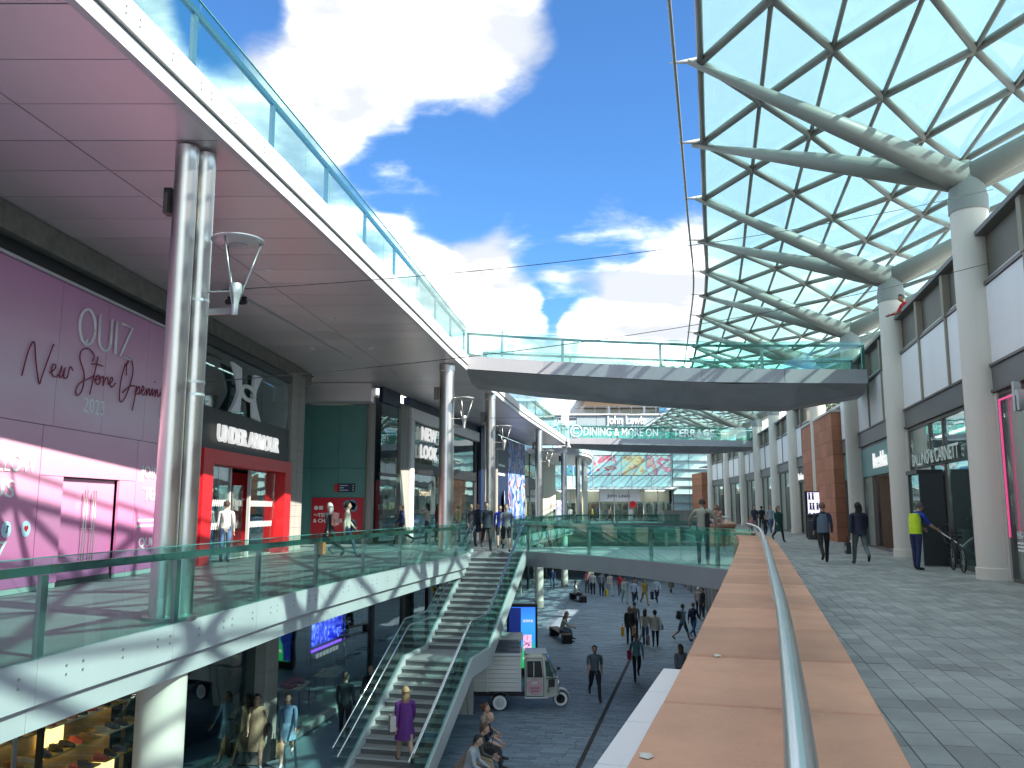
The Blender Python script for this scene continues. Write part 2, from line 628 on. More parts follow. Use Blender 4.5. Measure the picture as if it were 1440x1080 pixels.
X['yellow'] = mat('yellow_plastic', (.85, .56, .02), .4, 0, .06, 3)
X['foliage'] = mat('leaf_green', (.05, .085, .025), .6, 0, .4, 2, rnd='island', rv=.35)
X['trunk'] = mat('bark', (.09, .065, .045), .9, 0, .3, 6, .4, 20)
X['terracotta'] = mat('timber_soffit', (.40, .26, .16), .6, 0, .15, 1.5)
X['stonewhite'] = mat('white_stone', (.72, .70, .66), .7, 0, .06, .6)


def colmat(col, rough=.75, var=.14, scale=8):
    k = 'c%.3f_%.3f_%.3f_%.2f' % (*col, rough)
    if k not in X:
        X[k] = mat('paint_' + str(len(X)), col, rough, 0, .24, 11, .55, 13)
    return X[k]


# ------------------------------------------------------------------ lettering
TEXTS = []


def text(body, origin, xdir, h, mt, parent, name='letters', depth=.02, align='LEFT', sx=1.0, ydir=(0, 0, 1), bold=0.0, shear=0.0, space=1.0, fit=None):
    """flat lettering; h is the cap height, xdir the reading direction"""
    cu = bpy.data.curves.new(name, 'FONT')
    cu.body = body
    cu.size = h / .70
    cu.extrude = depth / 2
    cu.offset = bold
    cu.shear = shear
    cu.space_character = space
    cu.align_x = align
    cu.resolution_u = 3
    o = bpy.data.objects.new('tmp_text', cu)
    COL.objects.link(o)
    xd = Vector(xdir).normalized()
    yd = Vector(ydir)
    yd = (yd - xd * yd.dot(xd)).normalized()
    zd = xd.cross(yd)
    mw = Matrix(((xd.x * sx, yd.x, zd.x, origin[0]), (xd.y * sx, yd.y, zd.y, origin[1]), (xd.z * sx, yd.z, zd.z, origin[2]), (0, 0, 0, 1)))
    TEXTS.append((o, mw, mt, parent, name, fit))


def finish_texts():
    bpy.context.view_layer.update()
    dg = bpy.context.evaluated_depsgraph_get()
    res = []
    for (o, mw, mt, parent, name, fit) in TEXTS:
        me = bpy.data.meshes.new_from_object(o.evaluated_get(dg))
        res.append(me)
    for (o, mw, mt, parent, name, fit), me in zip(TEXTS, res):
        if fit:
            xs_ = [v.co.x for v in me.vertices]
            me.transform(Matrix.Translation((-min(xs_), 0, 0)))
            me.transform(Matrix.Diagonal((fit / (max(xs_) - min(xs_)), 1, 1, 1)))
        me.name = name
        off = wloc(parent) if parent is not None else Vector((0, 0, 0))
        me.transform(Matrix.Translation(-off) @ mw)
        me.materials.clear()
        me.materials.append(mt)
        link(name, me, parent)
        bpy.data.objects.remove(o)


UP = Vector((0, 0, 1))
LZ = -5.2                                    # level of the lower street
UZ = 8.1                                     # level of the upper terrace


def G(px, py, z=0.0):
    """ground point of the level z that lies on the sight line measured in the photograph"""
    a, b = (px - 720) / 1200, (540 - py) / 1200
    c, s = math.cos(PITCH), math.sin(PITCH)
    d = Vector((a, c - b * s, s + b * c))
    t = (z - CZ) / d.z
    return Vector((d.x * t, d.y * t, z))
# ------------------------------------------------------------------ guiding lines of the place
C_PTS = [(4.7, -7.5), (6.95, 1.8), (9.2, 11.1), (11.4, 20.46), (13.6, 29.9), (15.75, 39.1), (17.45, 48.3), (19.1, 57.5), (20.7, 66.9),
         (22.1, 76.3), (23.3, 85.8), (24.1, 95.3), (24.5, 104.8), (24.6, 114)]
C_S0 = sum((Vector(a) - Vector(b)).length for a, b in zip(C_PTS[:3], C_PTS[1:4])) - 2.4
_c = polyline(smooth_pts([(p[0], p[1], 0) for p in C_PTS], 5))


def C(s, t=0.0, z=0.0):
    """right-hand column line: s runs along it (s = 2.4 at the nearest column in view), t to the right of it"""
    p, d = _c(s + C_S0)
    n = Vector((d.y, -d.x, 0))
    q = p + n * t
    return Vector((q.x, q.y, z))


COLS_S = [2.4 + 9.6 * k for k in range(-3, 10)]


def Wx(y):
    return -10.4 + .045 * y


def W2x(y):
    return -14.25 + .195 * y


def W3x(y):
    return -11.05 + .1657 * y


MID_EDGE = [(-5.75, 1), (-5.65, 4), (-5.31, 9.19), (-5.05, 11.54), (-4.72, 14), (-4.30, 17.8), (-3.59, 21.98), (-2.95, 25.4), (-2.39, 28.33), (-1.75, 31.2), (-1.62, 33.0)]
MID_FAR = [(.56, 34.0), (-.1, 37), (-.25, 41), (.15, 47), (.95, 55), (2.5, 64), (5.3, 80), (8.5, 96), (9.3, 106)]
UP_EDGE = [(-6.2, 0), (-5.5, 5), (-4.9, 10.1), (-4.39, 14.26), (-3.86, 18.58), (-2.9, 26.9), (-1.9, 35.6), (.68, 54.1), (4.0, 73), (5.3, 80.5)]
UP_FAR = [(5.3, 80.5), (7.6, 84), (8.7, 97), (9.2, 104)]

# ------------------------------------------------------------------ lower street
mb = MB()
mb.prism([(-300, -60), (420, -60), (420, 700), (-300, 700)], LZ - .6, LZ - .05)
ground = mb.build('ground', X['joint'])
ground['kind'] = 'structure'
bm = bmesh.new()
bmesh.ops.create_cube(bm, size=1)
bmesh.ops.bevel(bm, geom=[e for e in bm.edges if all(v.co.z > 0 for v in e.verts)], offset=.03, segments=1, affect='EDGES')
me_stone = bpy.data.meshes.new('stone')
bm.to_mesh(me_stone)
bm.free()
me_sett = me_stone.copy()
me_sett.name = 'sett'
me_sett.materials.append(X['sett'])
me_pave = me_stone.copy()
me_pave.name = 'paving_slab'
me_pave.materials.append(X['pave'])
setts = []
r_ = random.Random(3)
ang = math.atan2(.21, 1)
ca, sa = math.cos(ang), math.sin(ang)


def street_xy(u, v):
    return (u * ca + v * sa, -u * sa + v * ca)


row, v = 0, 16.0
while v < 80:
    w = .19 if v < 45 else .38
    u = -9.5 + r_.random() * .6
    while u < 4.5 + .0 * v:
        l = r_.choice((.5, .62, .75)) * (1 if v < 45 else 1.6)
        setts.append((u + l / 2, v + w / 2, l, w))
        u += l
    v += w
    row += 1


def top_stone(mbx, cx, cy, lx, ly, rz, z, g=.012, h=.05, tilt=0):
    x, y = lx / 2 - g / 2, ly / 2 - g / 2
    c_, s_ = math.cos(rz), math.sin(rz)
    b = len(mbx.v)
    q = []
    for (dx, dy, dz) in ((-x, -y, -h), (x, -y, -h), (x, y, -h), (-x, y, -h), (-x, -y, 0), (x, -y, 0), (x, y, 0), (-x, y, 0)):
        q.append((cx + dx * c_ - dy * s_, cy + dx * s_ + dy * c_, z + dz + (tilt if dz == 0 else 0)))
    mbx.v += q
    for f in ((4, 5, 6, 7), (0, 1, 5, 4), (1, 2, 6, 5), (2, 3, 7, 6), (3, 0, 4, 7)):
        mbx.f.append(tuple(i + b for i in f))
        mbx.m.append(0)
        mbx.sm.append(False)


DRAIN = ((1.05, 20.5), (8.9, 56))
stuff = MB()
near = []
for (u, v, l, w) in setts:
    x, y = street_xy(u, v)
    near.append((abs(x - .9 - .16 * (y - 22)) + abs(y - 24) * 1.2, x, y, l, w))
near.sort()
for i, (_, x, y, l, w) in enumerate(near):
    dz = r_.uniform(-.003, .003)
    if i < 300:
        link('sett', me_sett, ground, (x, y, LZ - .025 + dz), -ang, (l - .012, w - .012, .05))
    else:
        top_stone(stuff, x, y, l, w, -ang, LZ + dz)
so = stuff.build('sett_field', X['sett_i'], ground, 'stuff')
mb = MB()
mb.prism([(-300, -60), (420, -60), (420, 700), (-300, 700)], LZ - .04, LZ - .03)
far_gr = mb.build('far_paving', X['sett'])
far_gr['kind'] = 'structure'
mb = MB()
for o_ in (0,):
    mb.wallbox((DRAIN[0][0] + o_, DRAIN[0][1]), (DRAIN[1][0] + o_, DRAIN[1][1]), LZ - .02, LZ + .008, .09 if o_ else .13)
dr = mb.build('drain_channel', X['gap'])
tag(dr, 'narrow dark slot drain running up the middle of the lower street', 'drain')

# ------------------------------------------------------------------ right-hand walkway, its paving and sandstone parapet
PAR = [(-1.15, -4), (-.62, -1.8), (.04, .3), (.38, 1.4), (.70, 2.45), (1.16, 4.0), (1.76, 6.1), (2.585, 9.0), (3.52, 12.3), (4.47, 15.7), (5.18, 18.3), (5.88, 21.0), (6.55, 23.9), (6.98, 26.0)]
PAR2 = [(8.7, 38.6), (9.2, 39.0), (9.9, 40.0), (10.6, 42.4), (11.5, 47), (12.6, 53), (13.5, 58)]
par = polyline(smooth_pts([(p[0], p[1], 0) for p in PAR], 5))
par2 = polyline(smooth_pts([(p[0], p[1], 0) for p in PAR2], 5))
PW = .76                                    # width of the coping
edge_in = [par(s)[0] for s in np.linspace(0, par.length, 60)]
floor_poly = [(p.x, p.y) for p in edge_in] + [(6.2, 38.3), (8.4, 38.5)] + [(par2(q)[0].x, par2(q)[0].y) for q in np.linspace(0, par2.length, 24)] + [(15.2, 72), (16.2, 84), (17.3, 98), (17.6, 112)]
fac = [C(s, .25) for s in np.linspace(95, -30, 50)]
poly = floor_poly + [(p.x, p.y) for p in fac]
mb = MB()
mb.prism(poly, -.6, -.03)
walk = mb.build('walkway', X['deckpave'])
walk['kind'] = 'structure'
SL, SW = .46, .23
slabs = []
r_ = random.Random(5)
row = 0
t = -12.0
while t < .2:
    s = -16 + (row % 2) * SL / 2 + r_.uniform(-.05, .05)
    while s < 40:
        l = SL * r_.choice((.8, 1, 1, 1.25))
        p = C(s + l / 2, t + SW / 2)
        q, d = None, None
        slabs.append((p.x, p.y, l, SW, s, t))
        s += l
    t += SW
    row += 1
inside = []
par_pts = [(par(s)[0], par(s)[1]) for s in np.linspace(0, par.length, 160)]
par2_pts = [(par2(s)[0], par2(s)[1]) for s in np.linspace(0, par2.length, 80)]
for (x, y, l, w, s, t) in slabs:
    if y > 57.5 or y < 2 or (26 < y < 38 and x < 7.0 - .05 * (y - 26)):
        continue
    if y < 26.5 or y > 38:
        ok = True
        q_ = Vector((x, y, 0))
        p, d = min(par_pts if y < 26.5 else par2_pts, key=lambda e: (e[0] - q_).length_squared)
        side = (x - p.x) * d.y - (y - p.y) * d.x
        if side < .22:
            continue
    inside.append(((x - 3) ** 2 * .6 + (y - 5.5) ** 2, x, y, l, w, s))
inside.sort()
stuff = MB()
for i, (_, x, y, l, w, s) in enumerate(inside):
    p, d = _c(s + l / 2 + C_S0)
    rz = math.atan2(d.y, d.x)
    dz = r_.uniform(-.0015, .0015)
    if i < 300:
        link('paving_slab', me_pave, walk, (x, y, -.028 + dz), rz, (l - .008, w - .008, .05))
    else:
        top_stone(stuff, x, y, l, w, rz, -.003 + dz, .008)
stuff.build('paving_field', X['pave_i'], walk, 'stuff')

PT = .95
RZ = 1.2


def make_parapet(par, label, rlabel, s0):
    parapet = empty('sandstone_parapet', (par(s0)[0].x, par(s0)[0].y, 0), label, 'parapet')
    s = 0.1
    while s < par.length - .4:
        l = min(1.05 if s < 22 else 1.3, par.length - s)
        a, a2 = [], []
        for k in range(4):
            p, d = par(s + .009 + (l - .018) * k / 3)
            n = Vector((d.y, -d.x, 0))
            a.append((p - n * PW / 2, p + n * PW / 2))
            a2.append((p - n * (PW / 2 - .06), p + n * (PW / 2 - .05)))
        poly = [(q[0].x, q[0].y) for q in a] + [(q[1].x, q[1].y) for q in reversed(a)]
        mb = MB()
        dz = r_.uniform(-.003, .003)
        n_ = len(poly)
        c_ = Vector((sum(p[0] for p in poly) / n_, sum(p[1] for p in poly) / n_))
        ins = [c_ + (Vector(p) - c_) * .972 for p in poly]
        vs = [(p[0], p[1], PT - .13) for p in poly] + [(p[0], p[1], PT - .016 + dz) for p in poly] + [(p[0], p[1], PT + dz) for p in ins]
        fs = [tuple(range(n_ - 1, -1, -1)), tuple(range(2 * n_, 3 * n_))]
        for b_ in (0, n_):
            fs += [(b_ + i, b_ + (i + 1) % n_, b_ + n_ + (i + 1) % n_, b_ + n_ + i) for i in range(n_)]
        mb.add(vs, fs)
        mb.build('coping_stone', X['sand'], parapet)
        mb = MB()
        mb.prism([(q[0].x, q[0].y) for q in a2] + [(q[1].x, q[1].y) for q in reversed(a2)], -.75, PT - .135)
        mb.build('wall_block', X['sandblk'], parapet)
        s += l
    hr = empty('handrail', (par(s0)[0].x, par(s0)[0].y, PT), rlabel, 'handrail')
    pts = []
    for s in np.linspace(.3, par.length - .2, 120):
        p, d = par(s)
        pts.append((p.x + d.y * .07, p.y - d.x * .07, RZ))
    mb = MB()
    mb.tube(pts, .030, 14)
    mb.build('rail', X['rail'], hr)
    s = .9
    while s < par.length - .3:
        p, d = par(s)
        n = Vector((d.y, -d.x, 0))
        q = p + n * .07
        mb = MB()
        z0, z1 = UP * PT, UP * (RZ - .02)
        mb.hexa([q - d * .045 - n * .006 + z0, q + d * .045 - n * .006 + z0, q + d * .045 + n * .006 + z0, q - d * .045 + n * .006 + z0,
                 q - d * .02 - n * .005 + z1, q + d * .02 - n * .005 + z1, q + d * .02 + n * .005 + z1, q - d * .02 + n * .005 + z1])
        mb.build('bracket', X['steel_post'], hr)
        s += 1.3


make_parapet(par, 'long curved red sandstone parapet with flat coping stones beside the grey walkway', 'round steel handrail curving along the top of the near sandstone parapet', 6)
make_parapet(par2, 'far curved sandstone parapet turning around the corner beyond the bridge', 'curved steel handrail on the far sandstone parapet beyond the bridge', 4)
# small marks: gum on the slabs, two pale droppings on the coping
r_ = random.Random(21)
mb = MB()
for _ in range(420):
    s_, t_ = r_.uniform(-14, 30), r_.uniform(-9, -.4)
    q = C(s_, t_, 0)
    p, d = min(par_pts, key=lambda e: (e[0] - Vector((q.x, q.y, 0))).length_squared)
    if (q.x - p.x) * d.y - (q.y - p.y) * d.x < .5:
        continue
    rr = r_.uniform(.010, .026)
    mb.add([(q.x + rr * math.cos(k) * r_.uniform(.7, 1.2), q.y + rr * math.sin(k) * r_.uniform(.7, 1.2), .0015) for k in range(6)], [tuple(range(6))])
mb.build('gum_spots', mat('old_gum', (.11, .115, .11), .8, 0, .1, 5), walk, 'stuff')
dp = empty('pale_droppings', (.95, 3.6, PT), 'two small pale droppings on the sandstone coping', 'stain')
for (px_, py_) in ((907, 1063), (1008, 922)):
    q = G(px_, py_, PT + .003)
    mb = MB()
    n_ = 9
    ring = [(q.x + r_.uniform(.012, .03) * math.cos(2 * math.pi * k / n_), q.y + r_.uniform(.014, .05) * math.sin(2 * math.pi * k / n_), PT + .004) for k in range(n_)]
    mb.add(ring + [(q.x, q.y, PT + .012)], [(k, (k + 1) % n_, n_) for k in range(n_)])
    mb.build('dropping', colmat((.62, .58, .52)), dp)
# white ledge of the shop below the parapet
mb = MB()
led = empty('shop_canopy_ledge', (1.5, 10, -1.2), 'flat white metal ledge jutting out below the sandstone parapet', 'ledge')
pa, pb = Vector((-.75, 4.0)), Vector((2.5, 14.6))
mb.wallbox(pa, pb, -1.22, -1.0, 1.9, -1.9)
mb.build('slab', X['whitem'], led)
for k in range(6):
    a, b = pa.lerp(pb, k / 6), pa.lerp(pb, (k + 1) / 6)
    g = (b - a).normalized() * .006
    mb = MB()
    mb.wallbox(a + g, b - g, -.995, -.96, .42, -.42)
    mb.wallbox(a + g, b - g, -.995, -.975, 1.4, -1.86)
    mb.build('cover_panel', X['whitem'], led)

# ------------------------------------------------------------------ gridshell canopy and its tree columns
ROW = 1.53
NR = 8


def cz(t):
    return 12.48 - .46 * math.exp(-((t - 6.5) / 2.3) ** 2)


def CN(k, r):
    """node of the diagrid: r-th row from the free edge"""
    t = r * ROW
    return C(4.8 * (k + .5 * (r % 2)), t - 6.4, cz(t))


can = empty('glass_canopy', (11.4, 20.5, 9.5), 'sweeping diagrid canopy of grey steel ribs and pale green glass over the walkway', 'canopy')
K0, K1 = -6, 22
mem = []
panes = []
for r in range(NR + 1):
    for k in range(K0, K1):
        if r < NR:
            lo = k if r % 2 else k - 1
            mem.append((CN(k, r), CN(lo, r + 1), .105, 'rib', k))
            mem.append((CN(k, r), CN(lo + 1, r + 1), .105, 'rib', k))
            panes.append((CN(k, r), CN(k + 1, r), CN(lo + 1, r + 1), k))
            panes.append((CN(k, r), CN(lo + 1, r + 1), CN(lo, r + 1), k))
        mem.append((CN(k, r), CN(k + 1, r), .085 if r == 0 else .06, 'purlin', k))


def seg_share(m):
    c = (m[0] + m[1]) / 2
    return c.y if c.y > 10 else 1000 - c.y


mem.sort(key=seg_share)
rest = MB()
for i, (a, b, rr, nm, k) in enumerate(mem):
    tgt = MB() if i < 290 else rest
    tgt.tube([a, b], rr, 8 if i < 290 else 5)
    if i < 290:
        tgt.build(nm, X['canopy'], can)
rest.build('rib_field', X['canopy'], can, 'stuff')
panes.sort(key=lambda p: seg_share(p))
rest = MB()
for i, (a, b, c, k) in enumerate(panes):
    tgt = MB() if i < 290 else rest
    g = (a + b + c) / 3
    up = UP * .16
    q = [p + (g - p) * .012 + up for p in (a, b, c)]
    tgt.add([*q, *[p + UP * .03 for p in q]], [(0, 2, 1), (3, 4, 5), (0, 1, 4, 3), (1, 2, 5, 4), (2, 0, 3, 5)])
    if i < 290:
        tgt.build('glass_pane', X['cglass'], can)
rest.build('glass_field', X['cglass'], can, 'stuff')
mb = MB()
eg = [C(s, -6.4 - .62, 12.55) for s in np.linspace(4.8 * K0, 4.8 * K1, 90)]
mb.tube(eg, .045, 8)
mb.build('edge_cable', X['arm'], can)
for k in range(K0 + 2, K1):
    a = CN(k, 0)
    b = C(4.8 * k, -6.4 - .75, 12.55)
    mb = MB()
    mb.tube([a + UP * .06, b], [.09, .012], 6)
    mb.build('spike', X['lightgrey'], can)

tree_labels = {}
for i, s in enumerate(COLS_S):
    base = C(s, 0)
    far = base.y > 26
    lab = 'pale concrete canopy column with four steel arms, %s' % (
        ['standing behind the viewer'] * 3 + ['nearest one, beside the neon window', 'between the dark-door shop and the open shop', 'just past the open shop entrance',
                                             'in front of the red sandstone wall', 'beyond the red sandstone wall by the lit sign', 'sixth along the walkway', 'seventh along the walkway',
                                             'eighth along the walkway', 'ninth along the walkway', 'last before the department store'])[i]
    if base.y < -9:
        continue
    t = empty('canopy_column', base, lab, 'column', 'canopy columns along the walkway')
    mb = MB()
    mb.lathe(base, [(.43, .28), (.43, 8.95)], 24)
    mb.build('shaft', X['conc_col'], t)
    mb = MB()
    mb.lathe(base, [(.46, 0), (.46, .27), (.43, .28)], 24)
    mb.build('plinth', X['conc_col'], t)
    mb = MB()
    mb.lathe(base, [(.46, 8.95), (.46, 9.35), (.44, 9.36), (.40, 9.7), (.30, 10.1), (.12, 10.3)], 20)
    mb.build('capital', X['arm'], t)
    top = base + UP * 9.8
    for (ds, tt) in ((-2.4, 0), (2.4, 0), (-2.4, 8 * ROW), (2.4, 8 * ROW)):
        e = C(s + ds, tt - 6.4, cz(tt) - .12)
        d = (e - top).normalized()
        e2 = e + d * (.35 if tt == 0 else 0)
        mb = MB()
        st = top + d * .1
        mb.tube([st, st.lerp(e2, .5), e2], [.36, .235, .06], 14)
        mb.build('arm', X['arm'], t)

# ------------------------------------------------------------------ right-hand terrace of shops
tb = empty('shopping_terrace', C(2.4, .4), 'long pale panelled terrace of shops on the right behind the canopy columns', 'building')


def fwall(name, m, s0, s1, t0, t1, z0, z1, parent=tb, n=1, kind=None):
    """a length of facade between two stations, t0..t1 deep"""
    mb = MB()
    k = max(1, n)
    for i in range(k):
        a, b = s0 + (s1 - s0) * i / k, s0 + (s1 - s0) * (i + 1) / k
        mb.hexa([C(a, t0, z0), C(b, t0, z0), C(b, t1, z0), C(a, t1, z0), C(a, t0, z1), C(b, t0, z1), C(b, t1, z1), C(a, t1, z1)])
    return mb.build(name, m, parent, kind)


FT = .10
BAYS = [(COLS_S[i], COLS_S[i + 1]) for i in range(len(COLS_S) - 1)]
for i, (s0, s1) in enumerate(BAYS):
    y = C(s0).y
    if y < -8:
        continue
    if i == 5:                               # the red sandstone bay
        s0b, s1b = s0 + 6.2, s1
        parts = [(s0, s0 + 3.9)]
        lowtop = True
    elif i == 6:
        parts = [(s0 + 4.2, s1)]
        lowtop = True
    else:
        parts = [(s0, s1)]
        lowtop = False
    for (a, b) in parts:
        fwall('grey_band', X['band'], a, b, FT, FT + .35, 4.42, 4.98)
        fwall('band_moulding', X['frame'], a, b, FT - .05, FT + .3, 4.36, 4.42)
        fwall('band_moulding', X['frame'], a, b, FT - .05, FT + .3, 4.98, 5.04)
        n = max(1, round((b - a) / 3.2))
        for k in range(n):
            p0, p1 = a + (b - a) * k / n, a + (b - a) * (k + 1) / n
            fwall('facade_panel', X['white'], p0 + .07, p1 - .07, FT + .02, FT + .3, 5.06, 6.95)
            fwall('parapet_panel', X['brown'], p0 + .14, p1 - .14, FT + .12, FT + .2, 7.16, 8.2)
            fwall('panel_post', X['brownpost'], p0 - .055, p0 + .055, FT - .04, FT + .26, 5.06, 7.0)
            fwall('parapet_post', X['brownpost'], p0 - .13, p0 + .13, FT - .06, FT + .22, 7.0, 8.2)
        fwall('ledge', X['frame'], a, b, FT - .02, FT + .32, 6.97, 7.06)
        fwall('ledge', X['alu'], a, b, FT + .06, FT + .3, 7.1, 7.15)
        fwall('cap', X['band'], a, b, FT - .14, FT + .4, 8.21, 8.33)
        fwall('back_wall', X['greywall'], a, b, FT + .36, FT + .55, 4.42, 6.96)
# body behind the facade: floors and back
fwall('upper_floor', X['lightgrey'], -25, 98, FT + .34, 9, 6.98, 7.12, n=24)
fwall('rear_wall', X['greywall'], -25, 98, 7, 7.3, -.02, 6.58, n=24)
fwall('shop_floor', X['lightgrey'], -25, 98, FT + .2, 7, -.3, .0, n=24)
for i in range(3, 12):
    s0 = COLS_S[i]
    fwall('party_wall', X['greywall'], s0 - .1, s0 + .1, FT + .5, 7, 0, 6.55)
    fwall('pier', X['conc'], s0 - .62, s0 - .36, FT, FT + .5, 0, 4.34)
    fwall('pier', X['conc'], s0 + .36, s0 + .62, FT, FT + .5, 0, 4.34)

# red sandstone gable block between the open shop and the screen
rb = empty('sandstone_block', C(45.2, 0), 'tall plain red sandstone wall block standing between the shops', 'wall')
a, b = COLS_S[5] + 4.0, COLS_S[6] + 4.1
nz, ns = 9, 6
for iz in range(nz):
    for k in range(ns):
        off = .5 if iz % 2 else 0
        p0, p1 = a + (b - a) * max(0, (k - off)) / ns, a + (b - a) * (k + 1 - off) / ns
        if k == ns - 1 and off:
            p1 = b
        fwall('stone', X['sandblk'], p0 + .006, p1 - .006, -.32, FT + .5, 6.5 * iz / nz + .006, 6.5 * (iz + 1) / nz - .006, rb)
mb = MB()
fwall('core', X['gap'], a + .03, b - .03, -.29, 3, 0, 6.47, rb)
fwall('coping', X['conc'], a - .05, b + .05, -.38, FT + .6, 6.5, 6.62, rb)
fwall('return_wall', X['sandblk'], a + .01, b - .01, FT + .52, 3.2, 0, 6.49, rb)


def shopfront(s0, s1, name, label, mull=(), floor_mat='lightgrey', glassm='sglass', inside=None, door=None, backz=4.36):
    t = empty(name, C((s0 + s1) / 2, .3), label, 'shopfront')
    fwall('floor_track', X['frame'], s0, s1, FT + .05, FT + .2, 0, .08, t)
    fwall('head_frame', X['frame'], s0, s1, FT + .05, FT + .2, 4.26, 4.35, t)
    xs = [s0, *mull, s1]
    for x in xs:
        fwall('mullion', X['frame'], x - .035, x + .035, FT + .04, FT + .21, .08, 4.26, t)
    for p0, p1 in zip(xs, xs[1:]):
        if door and door[0] <= (p0 + p1) / 2 <= door[1]:
            continue
        fwall('pane', X[glassm], p0 + .036, p1 - .036, FT + .10, FT + .13, .09, 4.25, t)
    return t


def ctext(body, s, z, h, m, parent, t=FT + .02, **kw):
    """lettering on the right-hand facade, read from the walkway; s is its left end (the far end)"""
    p, q = C(s, t, z), C(s - 1, t, z)
    text(body, p, q - p, h, m, parent, **kw)
# ------------------------------------------------------------------ balustrades


def balustrade(pts, name, label, group=None, zpost=.0, hgt=1.1, pl=1.5, thick=.02, base_drop=.0, post_w=.12, side=1, post_every=2, railh=.10):
    """glass panels on the line pts with flat posts and a rail on the inner side"""
    f = polyline(pts)
    t = empty(name, pts[0], label, 'balustrade', group)
    n = max(1, round(f.length / pl))
    for i in range(n):
        a, _ = f(f.length * i / n + .008)
        b, _ = f(f.length * (i + 1) / n - .008)
        d = (b - a).normalized()
        nn = Vector((-d.y, d.x, 0)).normalized() * thick / 2
        mb = MB()
        lo, hi = UP * (-base_drop), UP * hgt
        mb.hexa([a - nn + lo, b - nn + lo, b + nn + lo, a + nn + lo, a - nn + hi, b - nn + hi, b + nn + hi, a + nn + hi])
        mb.build('glass_panel', X['bglass'], t)
    off = lambda d: Vector((-d.y, d.x, 0)).normalized() * side
    for i in range(0, n + 1, post_every):
        p, d = f(min(f.length - .06, max(.06, f.length * i / n)))
        o = off(d)
        mb = MB()
        q = p + o * .09
        mb.hexa([q - d * post_w / 2 - o * .03, q + d * post_w / 2 - o * .03, q + d * post_w / 2 + o * .03, q - d * post_w / 2 + o * .03,
                 q - d * post_w / 2 - o * .03 + UP * (hgt - .2), q + d * post_w / 2 - o * .03 + UP * (hgt - .2), q + d * post_w / 2 + o * .03 + UP * (hgt - .2), q - d * post_w / 2 + o * .03 + UP * (hgt - .2)])
        mb.build('post', X['steel_post'], t)
    for i in range(n):
        a, _ = f(f.length * i / n)
        b, _ = f(f.length * (i + 1) / n)
        d = (b - a).normalized()
        o = off(d)
        mb = MB()
        mb.beam(a + o * .09 + UP * (hgt - .14), b + o * .09 + UP * (hgt - .14), .07, railh)
        mb.build('rail', X['rail_dk'], t)
        mb = MB()
        mb.beam(a + UP * (hgt + .006), b + UP * (hgt + .006), .03, .012)
        mb.build('edge_strip', X['bedge'], t)
    return t


def fascia(pts, z0, z1, parent, thick=.12, m='fascia', name='fascia_panel', l=3.0, side=1, off=0.0, nosplit=False):
    f = polyline([(p[0], p[1], 0) for p in pts])
    n = max(1, round(f.length / l))
    for i in range(n):
        st = [f.length * (i + k / 3) / n for k in range(4)]
        q = []
        for k, s in enumerate(st):
            s += .004 if k == 0 else (-.004 if k == 3 else 0)
            p, d = f(s)
            o = Vector((-d.y, d.x, 0)) * side
            q.append((p + o * off, p + o * (off + thick)))
        mb = MB()
        mb.prism([(a.x, a.y) for a, b in q] + [(b.x, b.y) for a, b in reversed(q)], z0, z1)
        mb.build(name, X[m], parent)


def bolts(pts, zs, parent, step=1.0, side=-1):
    f = polyline([(p[0], p[1], 0) for p in pts])
    mb = MB()
    s = .5
    i = 0
    while s < min(f.length, 34):
        p, d = f(s)
        o = Vector((-d.y, d.x, 0)) * side
        for z in zs:
            for dd in ((-.16, .16) if i % 2 else (0,)):
                c = p + d * dd + UP * z
                mb.tube([c, c + o * .012], .016, 6)
        s += step
        i += 1
    mb.build('bolt', X['steel_post'], parent, 'stuff')


# ------------------------------------------------------------------ left-hand building
lb = empty('retail_building', (-9.6, 24, 0), 'long two level retail building on the left with overhanging upper terrace', 'building')
# middle terrace slab
me2 = smooth_pts([(p[0], p[1], 0) for p in MID_EDGE], 3)
mf2 = smooth_pts([(p[0], p[1], 0) for p in MID_FAR], 3)
allm = [(p.x, p.y) for p in me2] + [(-1.0, 33.1), (.5, 33.4)] + [(p.x, p.y) for p in mf2]
poly = [(p[0] - .06, p[1]) for p in allm] + [(6, 106), (2.5, 86), (-2.5, 60), (-6.3, 41.2), (-11, 41), (-11, -2), (-10.4, -4), (-5.9, -4)]
mb = MB()
mb.prism(poly, -.5, 0)
terr = mb.build('terrace_floor', X['deckpave'], lb)
fascia(allm[:len(me2)], -.50, -.005, lb, .1)
fascia(allm[:len(me2)], -.80, -.53, lb, .3, off=.09, l=3.0)
fascia(allm[len(me2) + 1:], -.50, -.005, lb, .1, l=4)
fascia(allm[len(me2) + 1:], -.80, -.53, lb, .3, off=.09, l=4)
bolts(allm[:len(me2)], (-.16, -.26), lb, side=-1)
bx = [(p[0] - .35, p[1]) for p in allm]
mb = MB()
mb.prism(bx + [(6, 106), (2.5, 86), (-2.5, 60), (-5, 41.2), (-11.5, 41), (-11.5, -2), (-11.5, -4), (-6.2, -4)], -.82, -.78)
mb.build('lower_soffit', X['soffit'], lb)
mb = MB()
mb.prism(bx + [(6, 106), (2.5, 86), (-2.5, 60), (-5, 41.2), (-11.5, 41), (-11.5, -2), (-11.5, -4), (-6.2, -4)], -.77, -.51)
mb.build('slab_core', X['gap'], lb)
balustrade([(p.x, p.y, 0) for p in me2 if p.y < 32], 'glass_balustrade', 'long glass balustrade with flat grey posts along the left terrace edge', 'glass balustrades')
balustrade([(p.x, p.y, 0) for p in mf2 if p.y > 36 and p.y < 88], 'glass_balustrade', 'glass balustrade along the left terrace edge beyond the stairs', 'glass balustrades', pl=2.0)

